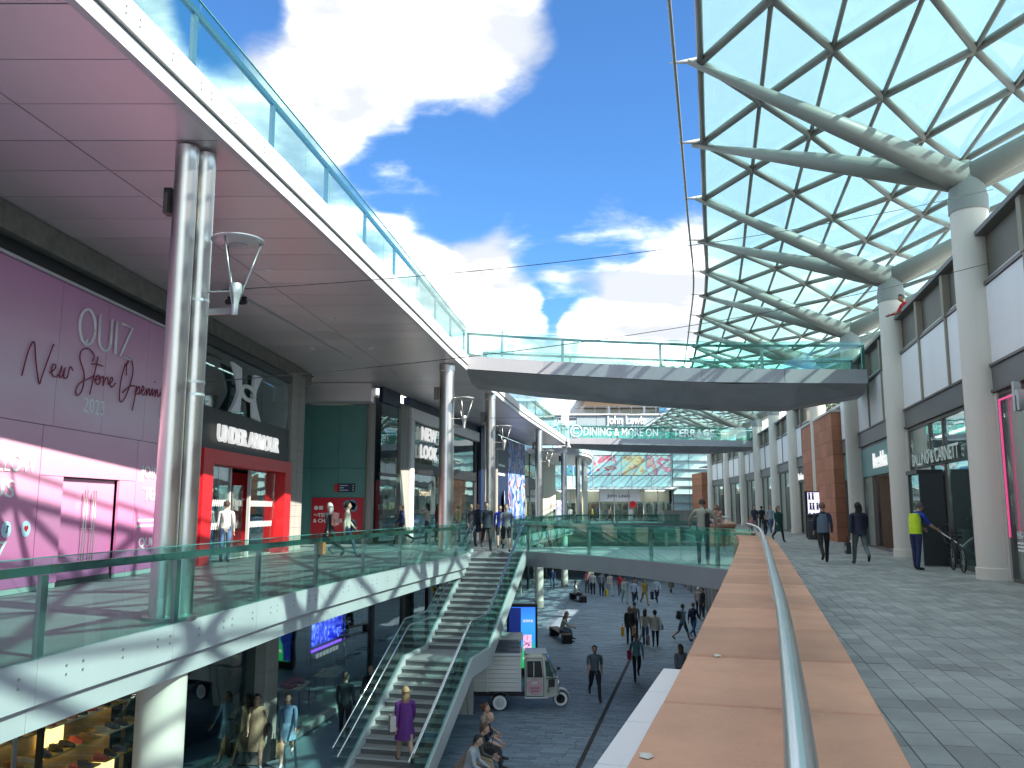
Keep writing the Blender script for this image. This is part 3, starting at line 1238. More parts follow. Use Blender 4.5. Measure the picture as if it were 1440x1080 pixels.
# upper terrace: soffit panels, edge, floor
ue = smooth_pts([(p[0], p[1], 0) for p in UP_EDGE], 3)
uf = polyline(ue)


def back_x(y):
    if y < 41:
        return Wx(y) - .2
    return W2x(y) - .1


ys = list(np.arange(3.0, 80.5, 1.25))


def edge_x(y):
    for a, b in zip(ue, ue[1:]):
        if a.y <= y <= b.y:
            return a.x + (b.x - a.x) * (y - a.y) / (b.y - a.y)
    return ue[-1].x


for y0, y1 in zip(ys, ys[1:]):
    cuts = [0, .46, 1.0]
    for c0, c1 in zip(cuts, cuts[1:]):
        def at(y, c):
            e, b = edge_x(y) - .14, (back_x(y) if not (39 < y < 42.5) else back_x(38) if y < 41 else back_x(42.5))
            if y > 38.9 and y < 41:
                b = -11
            return e + (b - e) * c
        g = .012
        gy = .02 if (y0 - 3) % 5 < .1 else .010
        mb = MB()
        mb.prism([(at(y0 + gy, c0) - g, y0 + gy), (at(y1 - gy, c0) - g, y1 - gy), (at(y1 - gy, c1) + g, y1 - gy), (at(y0 + gy, c1) + g, y0 + gy)], 7.5, 7.52)
        mb.build('soffit_panel', X['soffit'], lb)
upoly = [(p.x - .12, p.y) for p in ue if p.y > 2] + [(1.5, 80.5), (-2.6, 60), (-6.5, 41.1), (-11.2, 41), (-11.2, -2), (-6.6, 0)]
mb = MB()
mb.prism(upoly, 7.53, 8.06)
mb.build('upper_slab', X['gap'], lb)
mb = MB()
mb.prism([(p[0] - .02, p[1]) for p in upoly], 8.07, 8.1)
mb.build('upper_floor', X['deckpave'], lb)
fascia([(p.x, p.y) for p in ue], 7.49, 7.71, lb, .12, off=.06, name='fascia_panel')
fascia([(p.x, p.y) for p in ue], 7.735, 8.13, lb, .12, name='fascia_panel')
bolts([(p.x, p.y) for p in ue if p.y > 5], (7.88, 7.98), lb)
balustrade([(p.x - .05, p.y, UZ) for p in ue if 3 < p.y < 35.7], 'glass_balustrade', 'blue green glass balustrade along the upper terrace edge above the pink hoarding', 'glass balustrades', hgt=1.15)
balustrade([(p.x - .05, p.y, UZ) for p in ue if p.y > 39], 'glass_balustrade', 'glass balustrade of the upper terrace edge beyond the first high bridge', 'glass balustrades', pl=2.0, hgt=1.15)
# curved far end of the upper terrace
fe = smooth_pts([(5.3, 80.5, 0), (7.3, 84.5, 0), (8.4, 90, 0), (9.0, 97, 0), (9.2, 104, 0)], 3)
fascia([(p.x, p.y) for p in fe], 6.75, 7.0, lb, .3, l=4)
fascia([(p.x, p.y) for p in fe], 7.03, 7.35, lb, .3, l=4, off=-.08)
mb = MB()
mb.prism([(p.x - .1, p.y) for p in fe] + [(3, 104), (1.4, 80.7)], 6.8, 7.3)
mb.build('end_slab', X['soffit'], lb)

# wall above the shopfronts, stone beam, pier, upper storey set back
mb = MB()
mb.wallbox((Wx(3), 3), (Wx(23.9), 23.9), 6.95, 7.48, .6, 0)
mb.build('stone_beam', X['beam'], lb)
mb = MB()
mb.wallbox((Wx(24), 24), (Wx(37), 37), 6.98, 7.48, .6, .05)
mb.build('stone_beam', X['beam'], lb)
mb = MB()
mb.wallbox((Wx(3) - .25, 3), (Wx(37) - .25, 37), 6.5, 6.93, .4, 0)
mb.build('dark_band', X['dframe'], lb)
for k in range(16):
    z0 = 7.1 * k / 16
    mb = MB()
    mb.wallbox((Wx(34.0), 34.0), (Wx(35.8), 35.8), z0 + .004, z0 + 7.1 / 16 - .004, .7, -.05)
    mb.build('pier_stone', X['pier'], lb)
mb = MB()
mb.wallbox((Wx(23.72), 23.72), (Wx(24.5), 24.5), 0, 6.9, .8, 0)
mb.build('dark_reveal', X['dframe'], lb)
mb = MB()
mb.prism([(-40, -6), (-11.5, -6), (-11.5, 41.5), (-7.2, 42.5), (-3.4, 60), (1.2, 84), (2.4, 103), (-40, 103)], 0.02, 7.45)
mb.build('rear_block', X['dark'], lb)
mb = MB()
mb.prism([(-40, -6), (-12.5, -6), (-12.5, 41.5), (-9, 60), (-5, 84), (-4, 103), (-40, 103)], LZ, -.83)
mb.build('lower_block', X['dark'], lb)


def lwall(m, name, parent, y0, y1, z0, z1, off, t, fx=Wx):
    """panel on the left shop line between two distances; off > 0 stands out towards the mall"""
    mb = MB()
    mb.wallbox((fx(y0), y0), (fx(y1), y1), z0, z1, t, -off)
    return mb.build(name, m if not isinstance(m, str) else X[m], parent)


def ltext(body, y, z, h, m, parent, fx=Wx, off=.03, **kw):
    p = Vector((fx(y) + off, y, z))
    q = Vector((fx(y + 1) + off, y + 1, z))
    text(body, p, q - p, h, m, parent, **kw)


# --- pink hoarding
pinkprint = ramp_mat('pink_hoarding_print', 'Z', 0, 6.5, [(0, (.72, .16, .40)), (.22, (.72, .25, .45)), (.42, (.74, .38, .52)), (.62, (.80, .57, .66)), (.80, (.74, .42, .56)), (1, (.58, .26, .46))], .42, .2)
hd = empty('shop_hoarding', (Wx(16), 16, 0), 'pink gradient shop hoarding announcing a new store, left end of the terrace', 'hoarding')
for y0, y1 in ((3, 7), (7, 11), (11, 15), (15, 17.78), (17.78, 19.7), (19.7, 21.75), (21.75, 23.68)):
    lwall(pinkprint, 'hoarding_panel', hd, y0 + .008, y1 - .008, 3.36, 6.45, .0, .06)
for y0, y1 in ((3, 8), (8, 12.9), (12.9, 17.45)):
    lwall(pinkprint, 'hoarding_panel', hd, y0 + .012, y1 - .012, .12, 3.345, .0, .06)
lwall(pinkprint, 'hoarding_panel', hd, 17.47, 21.52, 2.33, 3.345, .0, .06)
lwall(pinkprint, 'hoarding_panel', hd, 17.47, 18.32, .12, 2.32, .0, .06)
lwall(pinkprint, 'hoarding_panel', hd, 20.72, 21.52, .12, 2.32, .0, .06)
lwall(pinkprint, 'hoarding_panel', hd, 21.54, 23.68, .12, 3.345, .0, .06)
lwall('alu', 'head_trim', hd, 3, 23.7, 6.46, 6.52, .06, .14)
lwall('lightgrey', 'skirting', hd, 3, 18.3, .01, .115, -.01, .06)
lwall('lightgrey', 'skirting', hd, 20.75, 23.68, .01, .115, -.01, .06)
for y0, y1 in ((18.33, 19.515), (19.525, 20.71)):
    d_ = lwall(pinkprint, 'door', hd, y0, y1, .13, 2.3, -.12, .05)
    for yy in ((19.40, 19.30) if y0 < 19 else (19.66, 19.76)):
        mb = MB()
        mb.tube([(Wx(yy) - .04, yy, .35), (Wx(yy) - .04, yy, 2.05)], .014, 6)
        for z in (.55, 1.2, 1.85):
            mb.tube([(Wx(yy) - .13, yy, z), (Wx(yy) - .04, yy, z)], .01, 5)
        mb.build('handle', X['steel'], d_)
lwall('dframe', 'door_head', hd, 18.33, 20.71, 2.3, 2.325, -.08, .05)
lwall('gap', 'door_sill', hd, 18.33, 20.71, .01, .12, -.1, .05)
# QUIZ lettering with thin strokes
def strokes(lines, y, z, sc, r, m, parent, name, fx=Wx, off=.035, sx=1.0):
    for ln in lines:
        mb = MB()
        pts = [(u * sc * sx, v * sc) for u, v in ln]
        path = [(fx(y + u) + off, y + u, z + v) for u, v in pts]
        mb.tube(path, r, 6)
        mb.build(name, m, parent)


def arc(cx, cy, rx, ry, a0, a1, n=24):
    return [(cx + rx * math.cos(R(a0 + (a1 - a0) * i / n)), cy + ry * math.sin(R(a0 + (a1 - a0) * i / n))) for i in range(n + 1)]


def sp(*pts, k=5):
    return [(p.x, p.y) for p in smooth_pts([(a, b, 0) for a, b in pts], k)]


QZ = [arc(.42, .5, .40, .5, 0, 360), [(.42, .16), (.42, -.04)],
      [(1.05, 1)] + arc(1.38, .33, .33, .33, 180, 360, 12) + [(1.71, 1)], [(2.0, 1), (2.0, 0)],
      [(2.3, 1), (2.95, 1), (2.3, 0), (2.95, 0)]]
strokes(QZ, 18.42, 5.28, .80, .035, X['ink_w'], hd, 'sign_letter')
SCRIPT = [sp((0, .1), (.18, .75), (.38, 1.02), (.5, .6), (.72, .02), (.82, .2), (1.05, .75), (1.22, 1.12)),
          sp((1.15, .36), (1.35, .48), (1.38, .60), (1.25, .58), (1.22, .38), (1.38, .28), (1.6, .42), (1.66, .62), (1.58, .34), (1.7, .34), (1.82, .6), (1.78, .34), (1.95, .36), (2.05, .66), (2.2, .58)),
          sp((3.15, 1.0), (3.2, 1.18), (2.9, 1.32), (2.55, 1.2), (2.5, .95), (2.75, .6), (2.75, .2), (2.55, -.05), (2.4, .05), (2.6, .3), (3.1, .52), (3.25, .62)),
          sp((3.42, 1.18), (3.3, .7), (3.12, .05)), sp((3.1, .92), (3.4, .96), (3.72, .96)),
          sp((3.35, .5), (3.5, .66), (3.62, .52), (3.5, .38), (3.38, .48), (3.62, .58), (3.78, .66), (3.8, .40), (3.9, .62), (4.02, .66), (4.1, .48), (4.3, .62), (4.25, .72), (4.15, .55), (4.3, .42), (4.5, .58)),
          sp((5.2, 1.30), (5.0, 1.2), (4.8, .7), (4.78, .15), (5.0, .1), (5.35, .6), (5.5, 1.1), (5.35, 1.42), (5.1, 1.28), (5.1, .9)),
          sp((4.95, .35), (5.4, .62), (5.72, .66)), sp((5.8, .68), (5.7, .2), (5.6, -.12)), sp((5.74, .4), (5.92, .68), (6.02, .52), (5.85, .42), (6.1, .5), (6.28, .66), (6.2, .74), (6.12, .55), (6.3, .45), (6.46, .68), (6.48, .46), (6.62, .72), (6.7, .48), (6.85, .74), (6.86, .5), (7.05, .74), (7.06, .5), (7.2, .76), (7.28, .52), (7.45, .7)),
          sp((7.72, .84), (7.5, .8), (7.52, .56), (7.7, .72), (7.74, .84), (7.66, .4), (7.5, -.12)), [(6.98, .96), (7.0, .99)]]
strokes(SCRIPT, 16.55, 4.15, .80, .014, X['ink_wine'], hd, 'script_stroke')
ltext('2023', 18.86, 3.78, .34, X['ink_w'], hd, sx=.95, off=.01)
for (b_, y, z, h, ft) in (('FOLLOW', 15.5, 2.36, .34, 1.78), ('US', 15.95, 1.86, .34, .7), ('JOIN', 21.75, 2.42, .32, 1.0), ('TEAM', 21.95, 1.86, .32, 1.3)):
    ltext(b_, y, z, h, X['ink_w'], hd, fit=ft, off=.01)
ltext('QUIZ', 21.85, .68, .24, X['ink_w'], hd, fit=1.0, off=.01)
ltext('17', 15.95, .70, .34, X['ink_w'], hd, fit=.6, off=.01)
for z in (1.32, 1.18):
    lwall('ink_w', 'small_print', hd, 21.7, 23.2, z, z + .06, .006, .004)
for k, y in enumerate((15.2, 15.85, 16.5, 17.12)):
    mb = MB()
    mb.tube([(Wx(y) + .004, y, 1.25), (Wx(y) + .016, y, 1.25)], .16, 20)
    ic = mb.build('round_icon', colmat((.55, .72, .85)), hd)
    mb = MB()
    if k == 3:
        h_ = [(0, -.07), (.075, .01), (.06, .06), (.02, .065), (0, .04), (-.02, .065), (-.06, .06), (-.075, .01)]
        mb.add([(Wx(y) + .02, y + a, 1.25 + b) for a, b in h_] + [(Wx(y) + .017, y + a, 1.25 + b) for a, b in h_], [tuple(range(8))])
        mb.build('heart_mark', X['red'], ic)
    else:
        mb.tube([(Wx(y) + .02, y - .03, 1.2), (Wx(y) + .02, y + .02, 1.2), (Wx(y) + .02, y + .02, 1.33), (Wx(y) + .02, y + .06, 1.3)], .013, 5)
        mb.build('note_mark', X['navy'], ic)

# --- sports shop with the red portal
ua = empty('sports_shopfront', (Wx(29), 29, 0), 'dark glass sports shop front with a red portal frame and big white emblem', 'shopfront')
lwall('red', 'portal_frame', ua, 25.0, 25.75, 0, 3.42, .28, .5)
lwall('red', 'portal_frame', ua, 32.75, 33.5, 0, 3.42, .28, .5)
lwall('red', 'portal_frame', ua, 25.76, 32.74, 3.0, 3.42, .28, .5)
for y0, y1 in ((24.6, 27.6), (27.62, 30.6), (30.62, 33.7)):
    lwall('sglass_dk', 'upper_pane', ua, y0, y1, 4.75, 6.6, -.02, .03)
lwall('black', 'sign_board', ua, 24.6, 33.7, 3.44, 4.72, .05, .2)
lwall('dframe', 'head_frame', ua, 24.6, 33.8, 6.61, 6.9, .05, .2)
for y0, y1, m in ((25.8, 28.05, 'sglass'), (30.0, 32.7, 'sglass')):
    lwall(m, 'shop_pane', ua, y0, y1, .1, 2.98, -.1, .03)
for y in (28.1, 29.95):
    lwall('lightgrey', 'door_jamb', ua, y - .05, y + .05, 0, 2.98, -.06, .1)
dl = lwall('sglass', 'open_door', ua, 28.2, 28.26, .05, 2.4, .3, .9)
lwall('red', 'inner_wall', ua, 30.6, 33.4, 0, 2.98, -1.4, .1)
lwall('dark', 'inner_back', ua, 24.6, 30.5, 0, 6.6, -1.9, .1)
lwall('lightgrey', 'inner_floor', ua, 24.6, 33.6, -.0, .02, -.2, 1.6)
lwall('dark', 'inner_ceiling', ua, 24.6, 33.6, 3.1, 3.2, -.2, 1.6)
lwall(colmat((.05, .30, .55)), 'blue_display', ua, 27.4, 27.9, 0, 2.6, -.5, .3)
lwall('ink_w', 'poster_strip', ua, 31.0, 32.6, 1.95, 2.02, -1.2, .02)
lwall('litw', 'inner_light', ua, 26.3, 26.9, 2.55, 2.6, -1.2, .2)
for (y0, y1) in ((25.9, 28.0), (30.1, 32.6)):
    for z in (1.0, 1.72):
        n = int((y1 - y0) / .16)
        mb = MB()
        for k in range(n):
            yy = y0 + k * .16
            mb.hexa([(Wx(yy) - .095, yy, z), (Wx(yy) - .09, yy, z), (Wx(yy) - .09, yy + .08, z), (Wx(yy) - .095, yy + .08, z),
                     (Wx(yy) - .095, yy + .06, z + .2), (Wx(yy) - .09, yy + .06, z + .2), (Wx(yy) - .09, yy + .14, z + .2), (Wx(yy) - .095, yy + .14, z + .2)])
        mb.build('hatched_strip', X['ink_w'], ua, 'stuff')
ltext('UNDER ARMOUR', 26.2, 3.72, .52, X['litw'], ua, sx=1.02, off=.16, depth=.08, bold=.012)
# emblem: two crossing bows
mb = MB()
cy, czz, hw, hh = 28.6, 5.5, 1.66, .80


def bow(sg):
    n = 14
    us = [-1 + 2 * i / n for i in range(n + 1)]
    out = [(hw * (.56 + .44 * abs(u) ** 1.5), u) for u in us]
    inn = [(hw * (.36 + .08 * abs(u)), u * (1 if abs(u) < 1 else .93)) for u in reversed(us)]
    return out + inn


for sg in (-1, 1):
    pts = bow(sg)
    P = [(Wx(cy) + .06 + .12, cy + sg * a, czz + b * hh) for a, b in pts]
    n = len(pts) // 2
    vs = P + [(x - .1, y, z) for x, y, z in P]
    N = len(P)
    fs = []
    for i in range(n - 1):
        fs.append((i, i + 1, N - 2 - i, N - 1 - i))
        fs.append((N + i, N + i + 1, 2 * N - 2 - i, 2 * N - 1 - i))
    fs += [(i, (i + 1) % N, N + (i + 1) % N, N + i) for i in range(N)]
    m_ = MB().add(vs, fs)
    m_.build('emblem_bow', X['ink_w'], ua)
m_ = MB()
m_.tube([(Wx(cy) + .19, cy + a, czz + b) for a, b in arc(0, 0, .70, .22, 0, 360, 28)], .075, 6)
m_.build('emblem_ring', X['ink_w'], ua)
for y0, y1 in ((24.9, 26.6), (27.0, 28.6), (29.0, 30.4)):
    lwall('litstrip', 'strip_light', ua, y0, y1, 6.42, 6.45, -1.0, .03)

# --- teal end wall with red poster and direction sign
tw = empty('panelled_wall', (-8.8, 41, 0), 'dark teal panelled wall facing the viewer beside the stone pier', 'wall')
xs = [-10.95, -9.62, -8.3, -6.98]
for i in range(3):
    for z0, z1 in ((0, 3.55), (3.56, 6.6)):
        mb = MB()
        mb.box(((xs[i] + xs[i + 1]) / 2, 40.95, (z0 + z1) / 2), (xs[i + 1] - xs[i] - .012, .08, z1 - z0 - .01))
        mb.build('wall_panel', X['teal'], tw)
mb = MB()
mb.box((-8.9, 40.3, 7.05), (4.6, 1.4, .85))
mb.build('bulkhead', X['soffit'], tw)
mb = MB()
mb.wallbox((Wx(35.9) - .5, 35.9), (-10.95, 40.9), 0, 7.4, .2, 0)
mb.build('side_panel', X['teal'], tw)
mb = MB()
mb.lathe((-6.75, 40.8, 0), [(.2, 0), (.2, 7.0)], 14)
mb.build('corner_post', X['pier'], tw)
po = empty('wall_poster', (-8.25, 40.86, 1), 'red poster about the terrace and park on the teal wall', 'poster')
mb = MB()
mb.box((-8.28, 40.885, 1.18), (2.45, .04, 1.95))
mb.build('board', X['redboard'], po)
text('THE', (-9.40, 40.86, 1.30), (1, 0, 0), .10, X['ink_w'], po)
text('TERRACE', (-9.18, 40.86, 1.26), (1, 0, 0), .17, X['ink_w'], po, bold=.006)
text('& CHAVASSE', (-9.40, 40.86, 1.0), (1, 0, 0), .17, X['ink_w'], po, bold=.006)
text('PARK', (-8.62, 40.86, .84), (1, 0, 0), .09, X['ink_w'], po)
for k, (xx, sx_) in enumerate(((-9.28, .09), (-9.05, .09))):
    mb = MB()
    if k == 0:
        mb.tube([(xx, 40.855, 1.68), (xx, 40.865, 1.68)], .10, 18)
    else:
        mb.box((xx, 40.86, 1.68), (.18, .01, .18))
    mb.build('logo', X['ink_w'], po)
for zc in (1.78, .86):
    mb = MB()
    for k in range(5):
        a = k * 1.3
        mb.lathe((-7.62 + .22 * math.cos(a) * (k > 0), 40.86, zc + .10 * math.sin(a) * (k > 0)), [(.2, -.004), (.2, .004 + .001 * k)], 14, 'y')
    mb.build('picture', art_mat('poster_view', [(.02, .06, .12), (.05, .2, .4), (.3, .4, .5), (.05, .08, .05)], 4), po)
ds = empty('direction_sign', (-7.9, 40.85, 2.6), 'small navy direction sign with red end above the red poster', 'sign')
mb = MB()
mb.box((-7.86, 40.87, 2.62), (.80, .05, .40))
mb.build('board', X['navy'], ds)
mb = MB()
mb.box((-8.35, 40.87, 2.62), (.16, .05, .40))
mb.build('red_end', X['red'], ds)
for k, w_ in enumerate((.40, .22, .42)):
    mb = MB()
    mb.box((-8.2 + w_ / 2, 40.84, 2.73 - .11 * k), (w_, .004, .03))
    mb.box((-7.55, 40.84, 2.73 - .11 * k), (.05, .004, .04))
    mb.build('small_print', X['ink_w'], ds)

# --- fashion shop with white frame, glazed bays, and further fronts on the second line


def l2(m, name, parent, y0, y1, z0, z1, off=0, t=.1):
    return lwall(m, name, parent, y0, y1, z0, z1, off, t, W2x)


nl = empty('fashion_shopfront', (W2x(50), 50, 0), 'glazed fashion shop front with white frame and big white lettering', 'shopfront')
gv = empty('corner_glazing', (W2x(42), 42, 0), 'narrow glazed corner bay between the teal wall and the white framed shop', 'shopfront')
l2('sglass', 'pane', gv, 40.9, 43.4, .1, 3.2, 0, .03)
l2('sglass_dk', 'pane', gv, 40.9, 43.4, 3.35, 6.7, 0, .03)
l2('frame', 'transom', gv, 40.9, 43.4, 3.2, 3.35, .06, .14)
l2('navy', 'header', gv, 40.9, 43.5, 6.75, 7.48, .05, .2)
l2('redboard', 'window_poster', gv, 41.2, 42.6, .4, 3.0, -.3, .04)
ltext('SALE', 41.25, 1.6, .26, X['ink_w'], gv, W2x, off=-.2)
l2('pier', 'stone_pier', nl, 43.5, 44.8, 0, 7.0, .1, .5)
l2('navy', 'header', nl, 44.85, 64, 6.95, 7.48, .05, .3)
l2('white', 'white_frame', nl, 44.9, 45.5, 0, 6.3, .2, .4)
l2('white', 'white_frame', nl, 44.9, 60.3, 6.32, 6.94, .2, .4)
l2('sglass_dk', 'sign_pane', nl, 45.6, 52.6, 4.1, 6.3, 0, .03)
l2('sglass_dk', 'sign_pane', nl, 52.7, 59.8, 4.1, 6.3, 0, .03)
l2('black', 'transom', nl, 45.6, 59.9, 3.5, 4.08, .1, .2)
for y0, y1 in ((45.6, 49.1), (49.15, 52.6), (52.7, 56.2), (56.25, 59.8)):
    l2('sglass', 'pane', nl, y0, y1, .1, 3.48, 0, .03)
for y in (52.65, 59.95):
    l2('frame', 'mullion', nl, y - .06, y + .06, 0, 6.3, .06, .12)
l2('cream', 'back_wall', nl, 45.5, 60, 0, 3.5, -1.5, .1)
ltext('NEW', 46.9, 5.42, .70, X['litw'], nl, W2x, off=.14, bold=.02, depth=.08, fit=2.9, space=1.12)
ltext('LOOK', 46.7, 4.42, .70, X['litw'], nl, W2x, off=.14, bold=.02, depth=.08, fit=3.3, space=1.12)
ltext('Liverpool', 47.0, 2.35, .36, colmat((.35, .33, .25)), nl, W2x, off=.02, sx=1.1)
# mannequins behind the glass
for k, (y, c) in enumerate(((54.2, (.05, .18, .5)), (55.6, (.6, .6, .55)), (58.2, (.4, .3, .2)))):
    p = Vector((W2x(y) - .8, y, 0))
    mq = empty('mannequin', p, ['mannequin in a blue top behind the fashion shop glass', 'mannequin in a pale top behind the fashion shop glass', 'mannequin in a tan top behind the fashion shop glass'][k], 'mannequin', 'mannequins in the fashion shop')
    mb = MB()
    mb.lathe(p, [(.2, 0), (.2, .03), (.03, .04), (.03, .5), (.16, .75), (.18, .95)], 10)
    mb.build('stand', X['lightgrey'], mq)
    mb = MB()
    mb.lathe(p, [(.18, .95), (.15, 1.2), (.22, 1.5), (.07, 1.62), (.06, 1.7), (.1, 1.82), (.06, 1.95)], 10, sy=.7)
    mb.build('torso', colmat(c), mq)
# gilt bracket emblem hanging in the sign window
mb = MB()
for a, b in (((50.6, 4.5), (50.6, 5.3)), ((50.6, 5.3), (52.2, 5.45)), ((53.4, 5.6), (53.4, 4.6)), ((53.4, 4.6), (55.0, 4.6))):
    mb.beam((W2x(a[0]) + .2, a[0], a[1]), (W2x(b[0]) + .2, b[0], b[1]), .08, .08)
tag(mb.build('gilt_emblem', colmat((.7, .5, .28), .4)), 'gilt angular line emblem on the glass right of the white lettering', 'emblem')

nv = empty('navy_hoarding', (W2x(62), 62, 0), 'tall navy hoarding with vertical white lettering', 'hoarding')
l2('navy', 'board', nv, 60.4, 64.4, 0, 7.4, .3, .2)
pp = Vector((W2x(63.2) + .34, 63.2, .9))
text('OPENING SOON', pp, (0, 0, 1), .85, X['ink_w'], nv, ydir=(-.19, -1, 0), depth=.03, bold=.015, sx=.78)
l2('pier', 'edge_post', nv, 64.5, 65.1, 0, 7.4, .5, .3)
ah = empty('football_hoarding', (W2x(70), 70, 0), 'dark hoarding with blue streaked picture and round crest', 'hoarding')
l2('navy', 'board', ah, 65.3, 70, 0, 7.3, .3, .2)
artb = art_mat('blue_streak_print', [(.03, .06, .2), (.04, .16, .55), (.5, .6, .8), (.35, .1, .12), (.05, .05, .15)], .7)
l2(artb, 'picture', ah, 70.05, 77.5, 0, 7.3, .3, .2)
for r0, m_, o_ in ((.85, 'ink_w', .33), (.72, None, .345), (.50, 'ink_w', .36)):
    mb = MB()
    c_ = 68.3
    mb.tube([(W2x(c_) + o_, c_, 2.2), (W2x(c_) + o_ + .012, c_, 2.2)], r0, 24)
    for i, v_ in enumerate(mb.v):
        mb.v[i] = (v_[0] + (v_[1] - c_) * .195 * 0, c_ + (v_[1] - c_) * 1.7, v_[2])
    mb.build('crest', X[m_] if m_ else colmat((.03, .12, .45)), ah)
for z in (4.9, 4.2):
    l2('ink_w', 'small_print', ah, 66.2, 68.6, z, z + .18, .31, .01)
for i, (y0, y1) in enumerate(((78, 81.5), (81.6, 85.1), (85.2, 89))):
    g_ = empty('terrace_shopfront', (W2x(y0), y0, 0), ['glazed shop with coloured banner just past the blue hoarding', 'narrow glazed shop before the cream wall', 'glazed shop adjoining the cream wall'][i], 'shopfront')
    l2('sglass', 'pane', g_, y0, y1, 0.1, 3.4, .0, .03)
    l2('sglass_dk', 'pane', g_, y0, y1, 4.6, 7.0, .0, .03)
    l2(artb if i == 1 else art_mat('banner_print', [(.5, .3, .2), (.7, .6, .5), (.1, .1, .2), (.6, .1, .1)], 1.5), 'banner', g_, y0, y1, 4.7, 6.0, -.2, .05)
    l2('dframe', 'transom', g_, y0, y1, 3.45, 4.55, .05, .1)
    l2('frame', 'mullion', g_, y0 - .05, y0 + .05, 0, 7.3, .05, .1)
    l2('warm', 'lit_display', g_, y0 + .6, y0 + 1.6, .9, 2.6, -1.2, .1)
cw = empty('cream_shopfront', (W2x(93), 93, 0), 'plain cream stone shop wall with a white apple emblem', 'shopfront')
for k in range(3):
    l2('cream', 'wall_panel', cw, 89.1 + k * 3, 92.05 + k * 3, 0, 6.6, .1, .3)
mb = MB()
ac = 95.2
out = [(p[0], p[1]) for p in arc(0, 0, 1.05, .38, 0, 360, 28)]
mb.add([(W2x(ac) + .12, ac + a, 2.2 + b + .05 * math.cos(a * 3)) for a, b in out[:-1]] + [(W2x(ac) + .15, ac + a, 2.2 + b + .05 * math.cos(a * 3)) for a, b in out[:-1]],
       [tuple(range(28)), tuple(range(28, 56))] + [(i, (i + 1) % 28, 28 + (i + 1) % 28, 28 + i) for i in range(28)])
mb.build('apple_emblem', X['litw'], cw)
mb = MB()
mb.add([(W2x(ac) + .15, ac + a, 2.72 + b) for a, b in ((0, -.1), (.3, .0), (.45, .2), (.15, .1))] + [(W2x(ac) + .12, ac + a, 2.72 + b) for a, b in ((0, -.1), (.3, .0), (.45, .2), (.15, .1))],
       [(0, 1, 2, 3), (4, 5, 6, 7), (0, 1, 5, 4), (1, 2, 6, 5), (2, 3, 7, 6), (3, 0, 4, 7)])
mb.build('leaf_emblem', X['litw'], cw)
eg_ = empty('end_shopfront', (W2x(100), 100, 0), 'teal glazed front with white bars at the far end of the left terrace', 'shopfront')
for k in range(4):
    l2('tglass', 'pane', eg_, 98.5, 104, .3 + k * 1.7, 1.85 + k * 1.7, .0, .05)
    l2('whitem', 'bar', eg_, 98.5, 104, 1.87 + k * 1.7, 1.98 + k * 1.7, .05, .1)
l2(art_mat('lilac_screen', [(.7, .65, .95), (.1, .1, .2), (.75, .7, .95)], 2.5, emit=.25), 'lilac_screen', eg_, 98.6, 103, .3, 2.6, .15, .05)

# ------------------------------------------------------------------ steel columns of the left terrace, with lamps
LC = [(-5.18, 13.28), (-2.66, 34.6), (-1.13, 43.9), (2.0, 63.9), (4.9, 80.8)]
clab = ['twin polished steel column beside the pink hoarding', 'polished steel column in front of the white framed shop', 'polished steel column in front of the navy hoarding',
        'polished steel column before the far glazed shops', 'polished steel column near the cream wall']


def lamp(base, ang, z, label, sc=1.0):
    """bracket lamp: disc on three rods above a conical lantern"""
    p = base + Vector((math.cos(ang), math.sin(ang), 0)) * (.62 * sc) + UP * z
    t = empty('column_lamp', p, label, 'lamp', 'disc lamps on the steel columns')
    mb = MB()
    mb.lathe(p, [(.03, -.30), (.045, -.29), (.055, -.12), (.085, .04), (.10, .07), (.10, .19), (.085, .22)], 14)
    mb.build('lantern', X['alu'], t)
    mb = MB()
    mb.lathe(p, [(.14, .87), (.41, .915), (.42, .93), (.41, .945), (.0, .97)], 28)
    ds_ = mb.build('disc', X['alu'], t)
    for k in range(9):
        mb = MB()
        mb.box((p.x - .13 + k * .0325, p.y, p.z + .855), (.014, .2 * math.sqrt(max(.1, 1 - ((k - 4) / 5) ** 2)), .012))
        mb.build('louvre', X['whitem'], ds_)
    for k in range(3):
        a = ang + 2.1 * k + .5
        mb = MB()
        mb.tube([p + UP * -.25, p + Vector((math.cos(a) * .36, math.sin(a) * .36, .9))], .016, 6)
        mb.build('rod', X['steel_post'], t)
    mb = MB()
    q = base + UP * (z - .22)
    mb.beam(q, p + UP * -.22, .04, .10)
    mb.build('bracket', X['steel_post'], t)
    mb = MB()
    mb.tube([base + UP * (z + .12), p + UP * .1], .015, 6)
    mb.build('stay', X['alu'], t)
    return t


